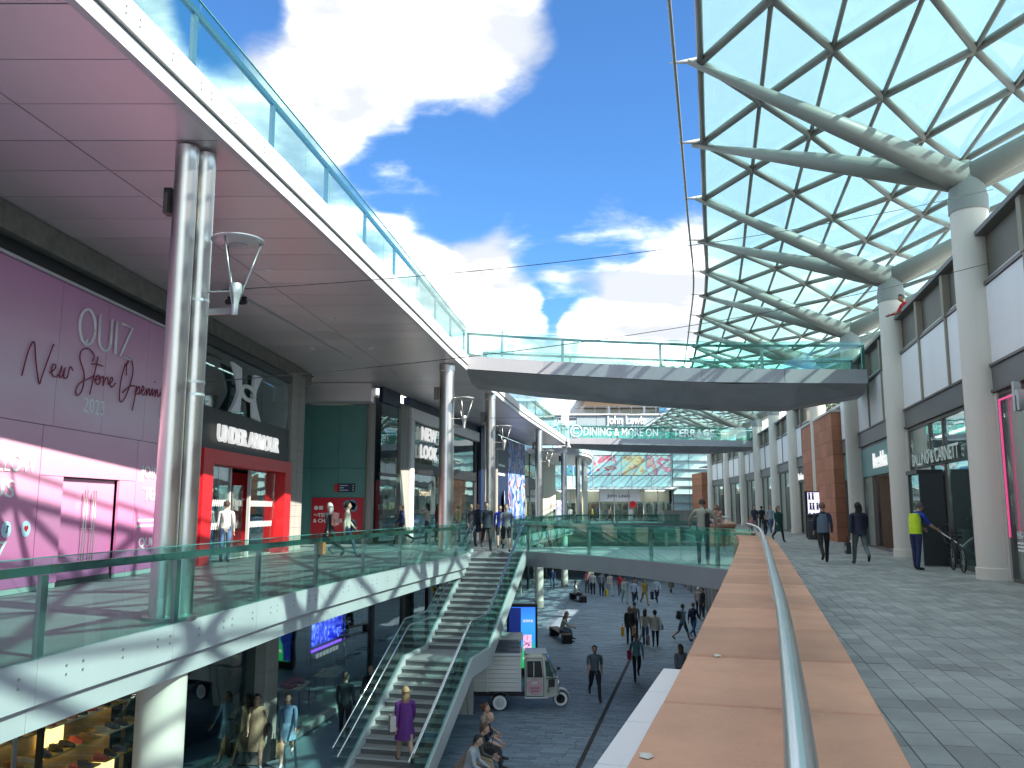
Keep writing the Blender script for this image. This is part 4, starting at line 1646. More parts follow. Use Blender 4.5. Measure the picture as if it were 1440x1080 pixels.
for i, (x, y) in enumerate(LC):
    b_ = Vector((x, y, 0))
    t = empty('steel_column', b_, clab[i], 'column', 'steel columns of the left terrace')
    if i == 0:
        for k, (dx, dy, rr) in enumerate(((-.10, -.08, .18), (.11, .2, .155))):
            q = b_ + Vector((dx, dy, 0))
            mb = MB()
            mb.lathe(q, [(rr, .0), (rr, 7.2), (rr + .005, 7.21), (rr + .005, 7.46)], 28)
            mb.build('shaft', X['steel'], t)
        mb = MB()
        mb.box(b_ + Vector((-.36, -.05, 6.55)), (.12, .2, .42))
        mb.build('camera_box', X['black'], t)
        for z in (4.95, 3.62, 3.42):
            mb = MB()
            mb.lathe(b_ + Vector((.11, .2, z)), [(.165, 0), (.165, .04)], 16)
            mb.build('clamp', X['alu'], t)
    else:
        rr = .30 if i == 1 else .27
        mb = MB()
        mb.lathe(b_, [(rr, 0), (rr, 7.2), (rr + .02, 7.22), (rr + .02, 7.48)], 24)
        mb.build('shaft', X['steel'], t)
        mb = MB()
        mb.box(b_ + Vector((-rr - .12, -.05, 6.3)), (.2, .22, .5))
        mb.build('speaker_box', X['black'], t)
    mb = MB()
    mb.lathe(b_ + (Vector((0, 0, 0))), [(.40, -.003), (.40, .05)], 20)
    mb.build('base_ring', X['steel_post'], t)
for i, (b_, z, sc) in enumerate((((LC[0][0] + .15, LC[0][1] + .2), 5.0, 1), (LC[1], 5.15, 1.2), (LC[2], 4.9, 1.2), (LC[3], 5.0, 1.2))):
    lamp(Vector((*b_, 0)), R(-15), z, ['disc lamp on the twin steel column by the pink hoarding', 'disc lamp on the column before the white framed shop',
                                      'disc lamp on the column before the navy hoarding', 'disc lamp on the column before the far glazed shops'][i], sc)
for i, (x, y) in enumerate(((6.6, 86), (7.7, 92), (8.3, 97))):
    t = empty('end_column', (x, y, 0), ['first of the slim steel columns under the curved terrace end', 'second of the slim steel columns under the curved terrace end', 'last of the slim steel columns under the curved terrace end'][i], 'column', 'slim columns at the terrace end')
    mb = MB()
    mb.lathe((x, y, 0), [(.24, 0), (.24, 6.8)], 14)
    mb.build('shaft', X['steel'], t)
mb = MB()
sc_ = empty('security_camera', (-7.4, 22.4, 7.4), 'small black twin camera under the soffit behind the twin column', 'camera')
mb.tube([(-7.4, 22.4, 7.5), (-7.4, 22.4, 7.3)], .04, 8)
mb.box((-7.4, 22.4, 7.26), (.5, .08, .06))
mb.build('mount', X['black'], sc_)
for dx in (-.18, .18):
    mb = MB()
    mb.tube([(-7.4 + dx, 22.5, 7.18), (-7.4 + dx, 22.2, 7.1)], .08, 10)
    mb.build('lens', X['black'], sc_)
for k, (x, y) in enumerate(((-6.6, 9.5), (-6.3, 16.5), (-6.0, 20.5), (-5.6, 26), (-5.2, 31), (-7.4, 31), (-4.2, 38), (-3.2, 44), (-2.3, 50), (-1.2, 56), (.2, 63))):
    mb = MB()
    mb.lathe((x, y, 7.48), [(.02, .002), (.075, .0), (.11, -.006), (.12, .004), (.12, .03)], 16)
    mb.build('downlight', X['whitem'], lb)
mb = MB()
mb.wallbox((-7.6, 22), (-6.3, 33), 7.42, 7.49, .05)
tag(mb.build('ceiling_strip', X['alu']), 'long thin metal strip running along the grey soffit', 'strip')
# ------------------------------------------------------------------ right-hand shopfronts
def sB(k):
    return COLS_S[k]


# (index 3 is the nearest column in view)
f0 = shopfront(sB(2) + .64, sB(3) - .64, 'lingerie_shopfront', 'glazed shop front edged with a pink neon tube at the right edge', (sB(2) + 3.6, sB(3) - 3.4))
fwall('neon_tube', X['neon'], sB(3) - .80, sB(3) - .765, FT - .02, FT + .015, 1.0, 4.15, f0)
fwall('neon_tube', X['neon'], sB(2) + .9, sB(3) - .80, FT - .02, FT + .015, 4.12, 4.155, f0)
fwall('window_back', X['dark'], sB(2) + .7, sB(3) - .7, 1.6, 1.7, 0, 4.2, f0)
ctext('15%', sB(3) - .95, .98, .16, X['ink_w'], f0, t=FT + .09, sx=.9)
for z in (.86, .78, .70):
    fwall('small_print', X['ink_w'], sB(3) - 1.45, sB(3) - .95, FT + .085, FT + .09, z, z + .045, f0)
text('h', C(sB(3) - 2.2, FT - .1, 3.75), C(sB(3) - 3, FT - .1) - C(sB(3) - 2.2, FT - .1), .6, X['lightgrey'], f0, depth=.14, bold=.03)

f1 = shopfront(sB(3) + .64, sB(4) - .64, 'jewellery_shopfront', 'reflecting shop front with slanted dark lettering and a dark glass porch', (sB(3) + 2.2, sB(3) + 4.6, sB(3) + 6.2))
fwall('window_back', X['greywall'], sB(3) + .7, sB(4) - .7, 2.6, 2.7, 0, 4.2, f1)
ctext('BALLINO & CARNETT', sB(4) - 1.5, 3.02, .40, X['steel'], f1, t=FT - .04, sx=1.0, depth=.1, bold=.008)
fwall('sign_rail', X['dframe'], sB(3) + 1.2, sB(4) - 1.2, FT + .02, FT + .06, 2.95, 2.99, f1)
# dark porch box
for (a, b, t0, t1, z0, z1, m) in ((4.7, 4.78, -.55, FT, .02, 2.66, 'dframe'), (6.1, 6.18, -.55, FT, .02, 2.66, 'dframe'), (4.7, 6.18, -.6, FT, 2.66, 2.78, 'black')):
    fwall('porch_frame', X[m], sB(3) + a, sB(3) + b, t0, t1, z0, z1, f1)
fwall('porch_pane', X['sglass'], sB(3) + 4.8, sB(3) + 6.08, -.5, -.47, .02, 2.64, f1)
fwall('porch_back', colmat((.02, .055, .055)), sB(3) + 4.8, sB(3) + 6.08, -.02, .04, .02, 2.64, f1)

f2 = shopfront(sB(4) + .64, sB(5) - .64, 'clothes_shopfront', 'open fronted clothes shop with white lit letters above a warm wooden interior', (sB(4) + 2.9, sB(4) + 6.9), door=(sB(4) + 3, sB(4) + 6.8))
fwall('sign_board', X['teal'], sB(4) + .7, sB(5) - .7, FT + .02, FT + .08, 3.02, 4.24, f2)
ctext('Bershka', sB(4) + 6.0, 3.3, .62, X['litw'], f2, t=FT - .04, depth=.05, bold=.004, sx=1.05)
fwall('window_back', X['wood'], sB(4) + .7, sB(5) - .7, 3.6, 3.7, 0, 4.2, f2)
fwall('side_lining', X['wood'], sB(4) + 6.8, sB(4) + 6.86, FT + .3, 3.5, 0, 3.0, f2)
fwall('clothes_rack', X['black'], sB(4) + 4.0, sB(4) + 4.05, 1.0, 2.6, 0, 1.7, f2)
for k in range(7):
    fwall('garment', colmat(((.55, .45, .3), (.6, .58, .5), (.2, .16, .12))[k % 3]), sB(4) + 3.6, sB(4) + 4.4, 1.1 + k * .2, 1.16 + k * .2, .5, 1.55, f2)
fwall('lit_ceiling', X['litstrip'], sB(4) + 3.4, sB(4) + 6.4, 1.6, 1.75, 2.96, 3.0, f2)
f3 = shopfront(sB(5) + .64, sB(5) + 3.7, 'clothes_shopfront', 'narrow second window of the clothes shop beside the sandstone block')
fwall('sign_board', X['teal'], sB(5) + .7, sB(5) + 3.65, FT + .02, FT + .08, 3.02, 4.24, f3)
ctext('Bershka', sB(5) + 2.45, 3.3, .5, X['litw'], f3, t=FT - .04, depth=.05, bold=.004, sx=.95)
fwall('window_back', X['wood'], sB(5) + .7, sB(5) + 3.6, 1.6, 1.7, 0, 4.2, f3)
f4 = shopfront(sB(6) + 4.4, sB(7) - .64, 'dark_shopfront', 'dark framed shop front just beyond the red sandstone block', (sB(6) + 6.4,), glassm='sglass_dk')
fwall('sign_board', X['dframe'], sB(6) + 4.4, sB(7) - .7, FT - .02, FT + .08, 3.3, 4.24, f4)
ctext('Pandora', sB(7) - 1.0, 3.5, .45, X['litw'], f4, t=FT - .08, depth=.06, sx=1.0)
fwall('window_back', X['dark'], sB(6) + 4.4, sB(7) - .7, 1.6, 1.7, 0, 4.2, f4)
desc = ['pale', 'dark', 'wide glazed', 'narrow mullioned', 'far glazed']
for j, k in enumerate(range(7, 12)):
    f_ = shopfront(sB(k) + .64, sB(k + 1) - .64, 'terrace_shopfront',
                   ['bright glazed shop front two columns beyond the red sandstone block', 'shop front with dark tall doorway three columns beyond the sandstone block', 'shop front four columns beyond the red sandstone block',
                    'shop front five columns beyond the red sandstone block', 'last shop front before the department store'][j], (sB(k) + 3.6, sB(k) + 6.2))
    fwall('window_back', X['dark' if k % 2 == 0 else 'greywall'], sB(k) + .7, sB(k + 1) - .7, 1.8, 1.9, 0, 4.2, f_)
    fwall('door', X['dframe'], sB(k) + 4, sB(k) + 5.8, FT + .02, FT + .08, .1, 3.2, f_)

def displays(f, s0, s1, seed, t0=.7):
    r = random.Random(seed)
    s = s0
    while s < s1:
        w = r.uniform(.3, .8)
        h = r.uniform(.5, 1.7)
        z = r.choice((.05, .05, .6))
        c = r.choice(((.5, .45, .36), (.10, .14, .2), (.42, .2, .16), (.55, .55, .52), (.16, .12, .09), (.08, .2, .2)))
        fwall('display_stand', colmat(c), s, s + w, t0 + r.uniform(0, .5), t0 + r.uniform(.6, .8), z, z + h, f)
        if r.random() < .6:
            fwall('wall_shelf', X['lightgrey'], s, s + w * 1.2, t0 + .5, t0 + .85, z + h + .3, z + h + .34, f)
            fwall('display_box', colmat(r.choice(((.5, .1, .1), (.6, .6, .55), (.1, .15, .3)))), s + .05, s + w * .7, t0 + .55, t0 + .8, z + h + .345, z + h + .65, f)
        s += w + r.uniform(.15, .6)


displays(f0, sB(2) + .9, sB(3) - 2.3, 1)
displays(f1, sB(3) + .9, sB(4) - .9, 2, 1.2)
displays(f2, sB(4) + .9, sB(4) + 2.7, 3, 1.2)
displays(f2, sB(4) + 7, sB(5) - .9, 4, 1.2)
displays(f4, sB(6) + 4.6, sB(7) - .9, 5)
for k_, f_ in zip(range(7, 12), [o for o in COL.objects if o.name.startswith('terrace_shopfront') and o.location.x > 12]):
    displays(f_, sB(k_) + .9, sB(k_) + 3.8, k_)

for k_ in range(2, 12):
    if k_ == 5:
        continue
    a_, b_ = (sB(6) + 4.6, sB(7) - .8) if k_ == 6 else (sB(k_) + .8, sB(k_ + 1) - .8)
    fwall('added_ceiling_glow', X['litstrip'], a_, b_, .9, 1.05, 4.0, 4.05, {2: f0, 3: f1, 4: f2, 6: f4}.get(k_, tb))  # unseen glowing strips, added so the shop interiors look lit

# mannequin in the lingerie window
q = C(sB(3) - 1.85, .75, 0)
mq = empty('mannequin', q, 'tan mannequin in dark underwear behind the neon edged window', 'mannequin')
mb = MB()
for dx in (-.09, .09):
    mb.tube([q + Vector((0, dx, .02)), q + Vector((0, dx, .48)), q + Vector((0, dx * .9, .95))], [.045, .06, .095], 10)
mb.lathe(q, [(.17, .88), (.18, .95), (.13, 1.15), (.17, 1.35), (.18, 1.42), (.06, 1.52), (.05, 1.6)], 14, sx=.7)
mb.lathe(q, [(.04, 1.58), (.095, 1.66), (.1, 1.76), (.06, 1.86)], 12)
for dx in (-.2, .2):
    mb.tube([q + Vector((0, dx, 1.42)), q + Vector((-.05, dx * 1.3, 1.15)), q + Vector((-.18, dx * .8, .98))], [.05, .04, .03], 8)
mb.build('body', colmat((.48, .28, .17), .5), mq)
mb = MB()
mb.lathe(q, [(.185, .86), (.19, .98)], 14, sx=.75)
mb.lathe(q, [(.19, 1.26), (.185, 1.36)], 14, sx=.75)
mb.build('underwear', X['black'], mq)

# lower shops under the right-hand walkway
lw = empty('lower_shopfront', (9.5, 42, LZ), 'row of dark shop windows with pale piers under the walkway on the right', 'shopfront')
LP = [(5.6, 24), (7.6, 31.5), (9.3, 39), (11.2, 48), (13, 58), (14.6, 70), (16, 84)]
lp = polyline([(a, b, 0) for a, b in LP])
n = 26
for i in range(n):
    a, _ = lp(lp.length * i / n)
    b, _ = lp(lp.length * (i + 1) / n)
    mb = MB()
    mb.wallbox(a, b, LZ + .15, -1.4, .05, -.05)
    mb.build('pane', X['sglass_dk' if i % 3 else 'sglass'], lw)
    mb = MB()
    mb.wallbox(a, a + (b - a).normalized() * .32, LZ, -1.35, .3, -.2)
    mb.build('pier', X['pier' if i % 2 else 'lightgrey'], lw)
mb = MB()
mb.prism([(p[0] + .02, p[1]) for p in LP] + [(40, 84), (40, 24)], -1.34, -.62)
mb.build('header', X['fascia_dk'], lw)
mb = MB()
mb.prism([(p[0] + 1.6, p[1]) for p in LP] + [(40, 84), (40, 24)], LZ, -1.36)
mb.build('interior', X['dark'], lw)

# ------------------------------------------------------------------ near bridge of the middle level
br = empty('footbridge', (4, 30, 0), 'low footbridge with glass sides joining the stairs to the walkway', 'bridge')
NE = smooth_pts([(.55, 33.95, 0), (2.55, 31.2, 0), (4.17, 28.2, 0), (5.35, 25.3, 0), (6.25, 22.6, 0)], 4)
ne = [(p.x, p.y) for p in NE]
mb = MB()
mb.prism(ne + [(6.7, 24.6), (7.3, 28), (7.4, 33), (8.6, 38.4), (-.1, 37.4), (-.6, 33.7)], -.28, .0)
mb.build('deck', mat('pale_bridge_deck', (.42, .43, .41), .55, 0, .12, 1), br)
fascia(ne, -.56, -.01, br, .1, m='fascia_dk', l=2.6, off=-.1)
bolts([(p[0] , p[1]) for p in ne], (-.2, -.3), br, 1.1)
mb = MB()
mb.prism([(p[0], p[1] + .15) for p in ne] + [(6.7, 24.6), (7.3, 28), (8.5, 38.3), (-.1, 37.3), (-.6, 33.7)], -.58, -.3)
mb.build('underside', X['hull'], br)
balustrade([(p.x, p.y, 0) for p in NE], 'bridge_balustrade', 'glass balustrade of the low footbridge in the middle of the picture', 'glass balustrades', side=1, pl=1.75)
balustrade([(-.1, 37.2, 0), (8.5, 38.5, 0)], 'bridge_balustrade', 'glass balustrade on the rear side of the low footbridge', 'glass balustrades', side=-1, pl=1.8)

# far crossing of the middle level
fb = empty('far_footbridge', (9, 88, 0), 'far footbridge at terrace level in front of the department store', 'bridge')
mb = MB()
mb.prism([(6.5, 84), (16.3, 84), (18, 118), (8, 118)], -.5, .0)
mb.build('deck', X['deckpave'], fb)
mb = MB()
mb.wallbox((6.0, 83.9), (16.4, 83.9), -.65, .01, .1, 0)
mb.build('fascia_panel', X['fascia_dk'], fb)
balustrade([(6.2, 84.05, 0), (16.3, 84.05, 0)], 'bridge_balustrade', 'glass balustrade of the far footbridge before the department store', 'glass balustrades', pl=2.0)
pl = empty('stone_planter', (18.0, 86, 0), 'low brown stone planter box beside the far footbridge', 'planter')
for k in range(3):
    mb = MB()
    mb.box((15.9 + k * 1.7, 86, .7), (1.68, 1.2, 1.4))
    mb.build('side_panel', X['pier'], pl)
mb = MB()
mb.box((17.6, 86, 1.43), (5.2, 1.3, .06))
mb.build('rim', X['brownpost'], pl)

# ------------------------------------------------------------------ high bridges


def high_bridge(name, label, pts0, pts1, keel, zfn, gl0, gl1):
    """pts0 near edge, pts1 far edge; zfn deck level along x"""
    t = empty(name, (pts0[0][0], pts0[0][1], zfn(pts0[0][0])), label, 'bridge')
    mb = MB()
    mb.prism(pts0 + list(reversed(pts1)), lambda p: zfn(p[0]) - .2, lambda p: zfn(p[0]) - .005)
    mb.build('deck', X['deckpave'], t)
    for e, sd in ((pts0, 1), (pts1, -1)):
        f = polyline([(p[0], p[1], 0) for p in e])
        n = round(f.length / 3.2)
        for i in range(n):
            a, d = f(f.length * i / n + .004)
            b, _ = f(f.length * (i + 1) / n - .004)
            mb = MB()
            mb.wallbox(a, b, (zfn(a.x) - .56, zfn(b.x) - .56), (zfn(a.x) + .01, zfn(b.x) + .01), .08 * sd, -.09 * sd)
            mb.build('fascia_panel', X['bfascia'], t)
    # boat-shaped underside
    mid = [((a[0] + b[0]) / 2, (a[1] + b[1]) / 2) for a, b in zip(pts0, pts1)]
    vs, fs = [], []
    N = len(pts0)
    for i in range(N):
        a, b, c = Vector(pts0[i]), Vector(pts1[i]), Vector(mid[i])
        z = zfn(c.x)
        w = .62
        for q, zz in ((a, z - .56), (c + (a - c) * .42, z - .60 - keel[i]), (c + (b - c) * .42, z - .60 - keel[i]), (b, z - .56)):
            vs.append((q.x, q.y, zz))
    for i in range(N - 1):
        for k in range(3):
            fs.append((i * 4 + k, i * 4 + k + 1, (i + 1) * 4 + k + 1, (i + 1) * 4 + k))
    fs += [(0, 1, 2, 3), tuple((N - 1) * 4 + k for k in range(4))]
    mb = MB()
    mb.add(vs, fs)
    mb.build('hull', X['hull'], t)
    return t


z1 = lambda x: 8.1 - (x + 1.95) * .83 / 10.9 if x < 8.95 else 7.27 - (x - 8.95) * .07 / 5.4
E0 = [(-1.95, 36.0), (1.0, 35.9), (4.5, 35.4), (6.6, 35.0), (8.95, 34.6), (11.6, 34.2), (14.35, 34.1)]
E1 = [(-1.4, 40.6), (1.4, 40.2), (4.9, 39.4), (6.8, 39.0), (8.95, 38.6), (12.0, 38.1), (15.3, 37.9)]
hb = high_bridge('high_footbridge', 'high footbridge with glass sides crossing overhead from terrace to terrace', E0, E1, [.35, .55, .68, .72, .78, .8, .25], z1, 0, 0)
balustrade([(x, y + .03, z1(x)) for x, y in E0], 'bridge_balustrade', 'glass balustrade on the near side of the high footbridge', 'glass balustrades', pl=2.0, hgt=1.15)
balustrade([(x, y - .03, z1(x)) for x, y in E1], 'bridge_balustrade', 'glass balustrade on the far side of the high footbridge, lettered', 'glass balustrades', pl=2.0, hgt=1.15, side=-1)
o_ = bpy.data.objects
sg = empty('bridge_lettering', (3, 39.9, 7.7), 'teal lettering seen from behind on the far glass of the high footbridge', 'lettering')
e1 = polyline([(x, y, z1(x)) for x, y in E1])
txt = 'DINING & MORE ON THE TERRACE'
a, b = e1(13.6)[0], e1(1.2)[0]
text(txt, a + Vector((0, .03, .14)), b - a, .56, X['ink_t'], sg, depth=.012, sx=.88, bold=.006)

z2 = lambda x: 8.1 - (x - 5.3) * .35 / 18.5
F0 = [(5.3, 78.5), (9, 78.4), (14, 78.3), (19, 78.2), (22.7, 78.1)]
F1 = [(5.9, 82), (9.4, 81.9), (14.3, 81.8), (19.2, 81.7), (22.9, 81.6)]
hb2 = high_bridge('high_footbridge', 'far high footbridge carrying white lettering on its glass side', F0, F1, [.2, .45, .55, .5, .15], z2, 0, 0)
balustrade([(x, y + .03, z2(x)) for x, y in F0], 'bridge_balustrade', 'lettered glass balustrade on the near side of the far high footbridge', 'glass balustrades', pl=2.2, hgt=1.2)
balustrade([(x, y - .03, z2(x)) for x, y in F1], 'bridge_balustrade', 'glass balustrade on the rear side of the far high footbridge', 'glass balustrades', pl=2.2, hgt=1.2, side=-1)
sg = empty('bridge_lettering', (7, 78.4, 8.2), 'white lettering about dining on the glass of the far high footbridge', 'lettering')
zt = lambda x: z2(x) + .26
dx = Vector((1, -.025, -.019))
text('DINING & MORE ON', (6.6, 78.36, zt(7)), dx, .70, X['ink_w'], sg, depth=.03, fit=6.8, bold=.012)
text('THE', (13.75, 78.2, zt(13.8) + .38), dx, .32, X['ink_w'], sg, depth=.03, sx=.9)
text('TERRACE', (14.75, 78.18, zt(14.8)), dx, .70, X['ink_w'], sg, depth=.03, fit=3.8, bold=.03)
for r0 in (.52, .26):
    mb = MB()
    mb.tube([(5.9 + r0 * math.cos(R(a_)), 78.36, zt(6.2) + .36 + r0 * math.sin(R(a_))) for a_ in range(40 if r0 < .3 else 0, 330 if r0 < .3 else 361, 15)], .05, 6)
    mb.build('ring_logo', X['ink_w'], sg)

# ------------------------------------------------------------------ stairs


def staircase(name, label, top, direction, flights, width, z_top, rail=True, tread_d=.30, rise=.165):
    """flights: list of (number of risers, landing length after it)"""
    d = Vector(direction).normalized()
    n = Vector((-d.y, d.x, 0))
    t = empty(name, (top[0], top[1], z_top), label, 'staircase')
    p = Vector((*top, z_top))
    prof = [(0.0, z_top)]
    s = 0
    z = z_top
    first = True
    for nr, land in flights:
        for i in range(nr):
            a = p + d * s
            mb = MB()
            q0, q1 = a - n * width / 2, a + n * width / 2
            mb.hexa([q0 + UP * (z - rise - z_top), q1 + UP * (z - rise - z_top), q1 - d * .02 + UP * (z - rise - z_top), q0 - d * .02 + UP * (z - rise - z_top),
                     q0 + UP * (z - .03 - z_top), q1 + UP * (z - .03 - z_top), q1 - d * .02 + UP * (z - .03 - z_top), q0 - d * .02 + UP * (z - .03 - z_top)])
            mb.build('riser', X['riser'], t)
            z -= rise
            mb = MB()
            L = tread_d if i < nr - 1 else (land or tread_d)
            c0, c1 = a - d * .015, a + d * (L + .02)
            mb.hexa([c0 - n * width / 2 + UP * (z - .045 - z_top), c0 + n * width / 2 + UP * (z - .045 - z_top), c1 + n * width / 2 + UP * (z - .045 - z_top), c1 - n * width / 2 + UP * (z - .045 - z_top),
                     c0 - n * width / 2 + UP * (z - z_top), c0 + n * width / 2 + UP * (z - z_top), c1 + n * width / 2 + UP * (z - z_top), c1 - n * width / 2 + UP * (z - z_top)])
            tr = mb.build('landing' if (i == nr - 1 and land) else 'tread', X['tread'], t)
            if not (i == nr - 1 and land):
                mb = MB()
                e = a + d * (L + .021)
                mb.hexa([e - n * width / 2 + UP * (z - .048 - z_top), e + n * width / 2 + UP * (z - .048 - z_top), e + n * width / 2 + d * .004 + UP * (z - .048 - z_top), e - n * width / 2 + d * .004 + UP * (z - .048 - z_top),
                         e - n * width / 2 + UP * (z - .004 - z_top), e + n * width / 2 + UP * (z - .004 - z_top), e + n * width / 2 + d * .004 + UP * (z - .004 - z_top), e - n * width / 2 + d * .004 + UP * (z - .004 - z_top)])
                mb.build('nosing', X['alu'], tr)
            s += L
            if i == nr - 1 and land:
                prof.append((s - land + .1, z))
                prof.append((s, z))
        if not land:
            prof.append((s, z))
    P = lambda ss, zz, off: p + d * ss + n * off + UP * (zz - z_top)
    for sgn in (-1, 1):
        o = sgn * (width / 2 + .06)
        for (s0, a0), (s1, a1) in zip(prof, prof[1:]):
            if s1 - s0 < .05:
                continue
            mb = MB()
            q = [P(s0, a0 - .42, o - .05), P(s1, a1 - .42, o - .05), P(s1, a1 - .42, o + .05), P(s0, a0 - .42, o + .05),
                 P(s0, a0 + .12, o - .05), P(s1, a1 + .12, o - .05), P(s1, a1 + .12, o + .05), P(s0, a0 + .12, o + .05)]
            mb.hexa(q)
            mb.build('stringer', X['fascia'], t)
            k = max(1, round((s1 - s0) / 1.6))
            for i in range(k):
                u0, u1 = s0 + (s1 - s0) * i / k + .006, s0 + (s1 - s0) * (i + 1) / k - .006
                b0, b1 = a0 + (a1 - a0) * (u0 - s0) / (s1 - s0), a0 + (a1 - a0) * (u1 - s0) / (s1 - s0)
                mb = MB()
                mb.hexa([P(u0, b0 + .125, o - .01), P(u1, b1 + .125, o - .01), P(u1, b1 + .125, o + .01), P(u0, b0 + .125, o + .01),
                         P(u0, b0 + 1.15, o - .01), P(u1, b1 + 1.15, o - .01), P(u1, b1 + 1.15, o + .01), P(u0, b0 + 1.15, o + .01)])
                mb.build('glass_panel', X['bglass'], t)
        for off, hz, rr in ((o, 1.18, .022), (o - sgn * .13, .98, .024)):
            mb = MB()
            mb.tube([P(ss, zz + hz, off) for ss, zz in prof], rr, 8)
            mb.build('handrail', X['rail'], t)
        mb = MB()
        for i in range(9):
            ss = .5 + i * (prof[-1][0] - .8) / 8
            for (s0, a0), (s1, a1) in zip(prof, prof[1:]):
                if s0 <= ss <= s1:
                    zz = a0 + (a1 - a0) * (ss - s0) / max(.01, s1 - s0)
            mb.tube([P(ss, zz + .96, o - sgn * .13), P(ss, zz + .90, o - sgn * .07), P(ss, zz + .90, o)], .012, 6)
        mb.build('rail_bracket', X['alu'], t, 'stuff')
    # sloping soffit of each flight
    for (s0, a0), (s1, a1) in zip(prof, prof[1:]):
        if s1 - s0 < .05:
            continue
        mb = MB()
        w = width / 2
        mb.hexa([P(s0, a0 - .44, -w), P(s1, a1 - .44, -w), P(s1, a1 - .44, w), P(s0, a0 - .44, w), P(s0, a0 - .24, -w), P(s1, a1 - .24, -w), P(s1, a1 - .24, w), P(s0, a0 - .24, w)])
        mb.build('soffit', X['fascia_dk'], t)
    return t, P, prof


st, stP, stProf = staircase('staircase', 'open public staircase with glass sides descending from the terrace to the lower street', (-.52, 33.1), (-.235, -.97, 0), [(17, 2.05), (15, 0)], 1.96, 0.0, tread_d=.32)
# landing plate joining terrace, stairs and bridge
mb = MB()
mb.prism([(-2.4, 32.9), (.5, 33.75), (.3, 36.4), (-2.2, 36.4)], -.48, .006)
mb.build('stair_landing', X['deckpave'], br)
# ------------------------------------------------------------------ department store at the end
JL = empty('department_store', (15, 118, 0), 'large teal glass department store closing the far end of the street', 'building')
Y0 = 118.0


def jbox(name, m, x0, x1, z0, z1, y=Y0, t=.3, parent=JL):
    mb = MB()
    mb.box(((x0 + x1) / 2, y + t / 2, (z0 + z1) / 2), (x1 - x0, t, z1 - z0))
    return mb.build(name, m if not isinstance(m, str) else X[m], parent)


jbox('back_wall', 'dark', -8, 42, LZ, 12.6, Y0 + 3.0, 8)
jbox('back_wall', colmat((.50, .72, .74)), -8, 30, 4.2, 12.6, Y0 + 1.0, 1.9)
xs = np.linspace(3.0, 22.0, 8)
zr = [4.55, 6.15, 8.9, 10.6, 12.5]
for a, b in zip(xs, xs[1:]):
    for z0, z1_ in zip(zr, zr[1:]):
        jbox('glass_pane', 'frit', a + .05, b - .05, z0 + .05, z1_ - .05, Y0, .06)
for a in xs:
    jbox('mullion', 'lightgrey', a - .05, a + .05, 4.5, 12.6, Y0 - .05, .14)
xr = np.linspace(22.1, 31, 5)
for a, b in zip(xr, xr[1:]):
    for k in range(11):
        z0 = LZ + 5.3 + k * 1.15
        jbox('glass_pane', 'frit', a + .03, b - .03, z0 + .05, z0 + 1.1, Y0 - .2, .06)
for k in range(11):
    jbox('louvre', 'fascia_dk', 22.1, 31, LZ + 5.25 + k * 1.15, LZ + 5.33 + k * 1.15, Y0 - .45, .35)
tl = (.36, .60, .62)
poster = [art_mat('poster_print_a', [tl, tl, (.05, .15, .40), (.08, .35, .32), (.03, .08, .2)], .75, bg=tl), art_mat('poster_print_b', [tl, (.40, .62, .60), (.62, .05, .16), (.10, .30, .28), (.65, .50, .25)], .62, bg=tl),
          art_mat('poster_print_c', [tl, (.55, .60, .45), (.65, .50, .22), (.50, .25, .18), (.12, .35, .30)], .68, bg=tl), art_mat('poster_print_d', [tl, (.45, .62, .60), (.62, .06, .20), (.60, .40, .38), (.2, .4, .2)], .66, bg=tl)]
for k, (a, b) in enumerate(((7.2, 10.9), (11.3, 14.8), (15.1, 18.2), (18.5, 22.0))):
    jbox('window_poster', poster[k], a, b, 6.2, 8.85, Y0 - .04, .03)
jbox('canopy_slab', 'whitem', 5, 22.6, 4.25, 4.5, Y0 - 1.5, 1.6)
jbox('entrance_band', 'white', 12.0, 17.6, 2.6, 4.2, Y0 + .05, .2)
text('John Lewis', (13.1, Y0 + .02, 3.15), (1, 0, 0), .5, X['ink_k'], JL, depth=.03)
jbox('entrance_back', 'cream', 3, 22, 0, 4.2, Y0 + 2.4, .3)
for x in (5, 9.5, 14, 18.5):
    jbox('added_ceiling_glow', 'litstrip', x, x + 2.6, 4.05, 4.12, Y0 + 1.0, .5)  # glowing strips added to brighten the dark entrance
for k, x in enumerate(np.linspace(5, 21.5, 12)):
    jbox('shop_display', art_mat('display_%d' % k, [(.5, .35, .2), (.1, .1, .1), (.6, .55, .5), (.4, .1, .12)], 1.6), x, x + 1.2, .1, 2.3, Y0 + 1.7, .3)
for x in np.linspace(4, 22, 10):
    jbox('entrance_mullion', 'lightgrey', x - .06, x + .06, 0, 4.25, Y0, .15)
for a, b in zip(np.linspace(4, 22, 10), np.linspace(4, 22, 10)[1:]):
    jbox('entrance_pane', 'sglass', a + .07, b - .07, .05, 2.55, Y0 + .05, .04)
mb = MB()
mb.tube([(16.5, Y0 - .1, 2.2), (16.5, Y0 - .2, 2.2)], .45, 20)
mb.build('round_sign', X['red'], JL)
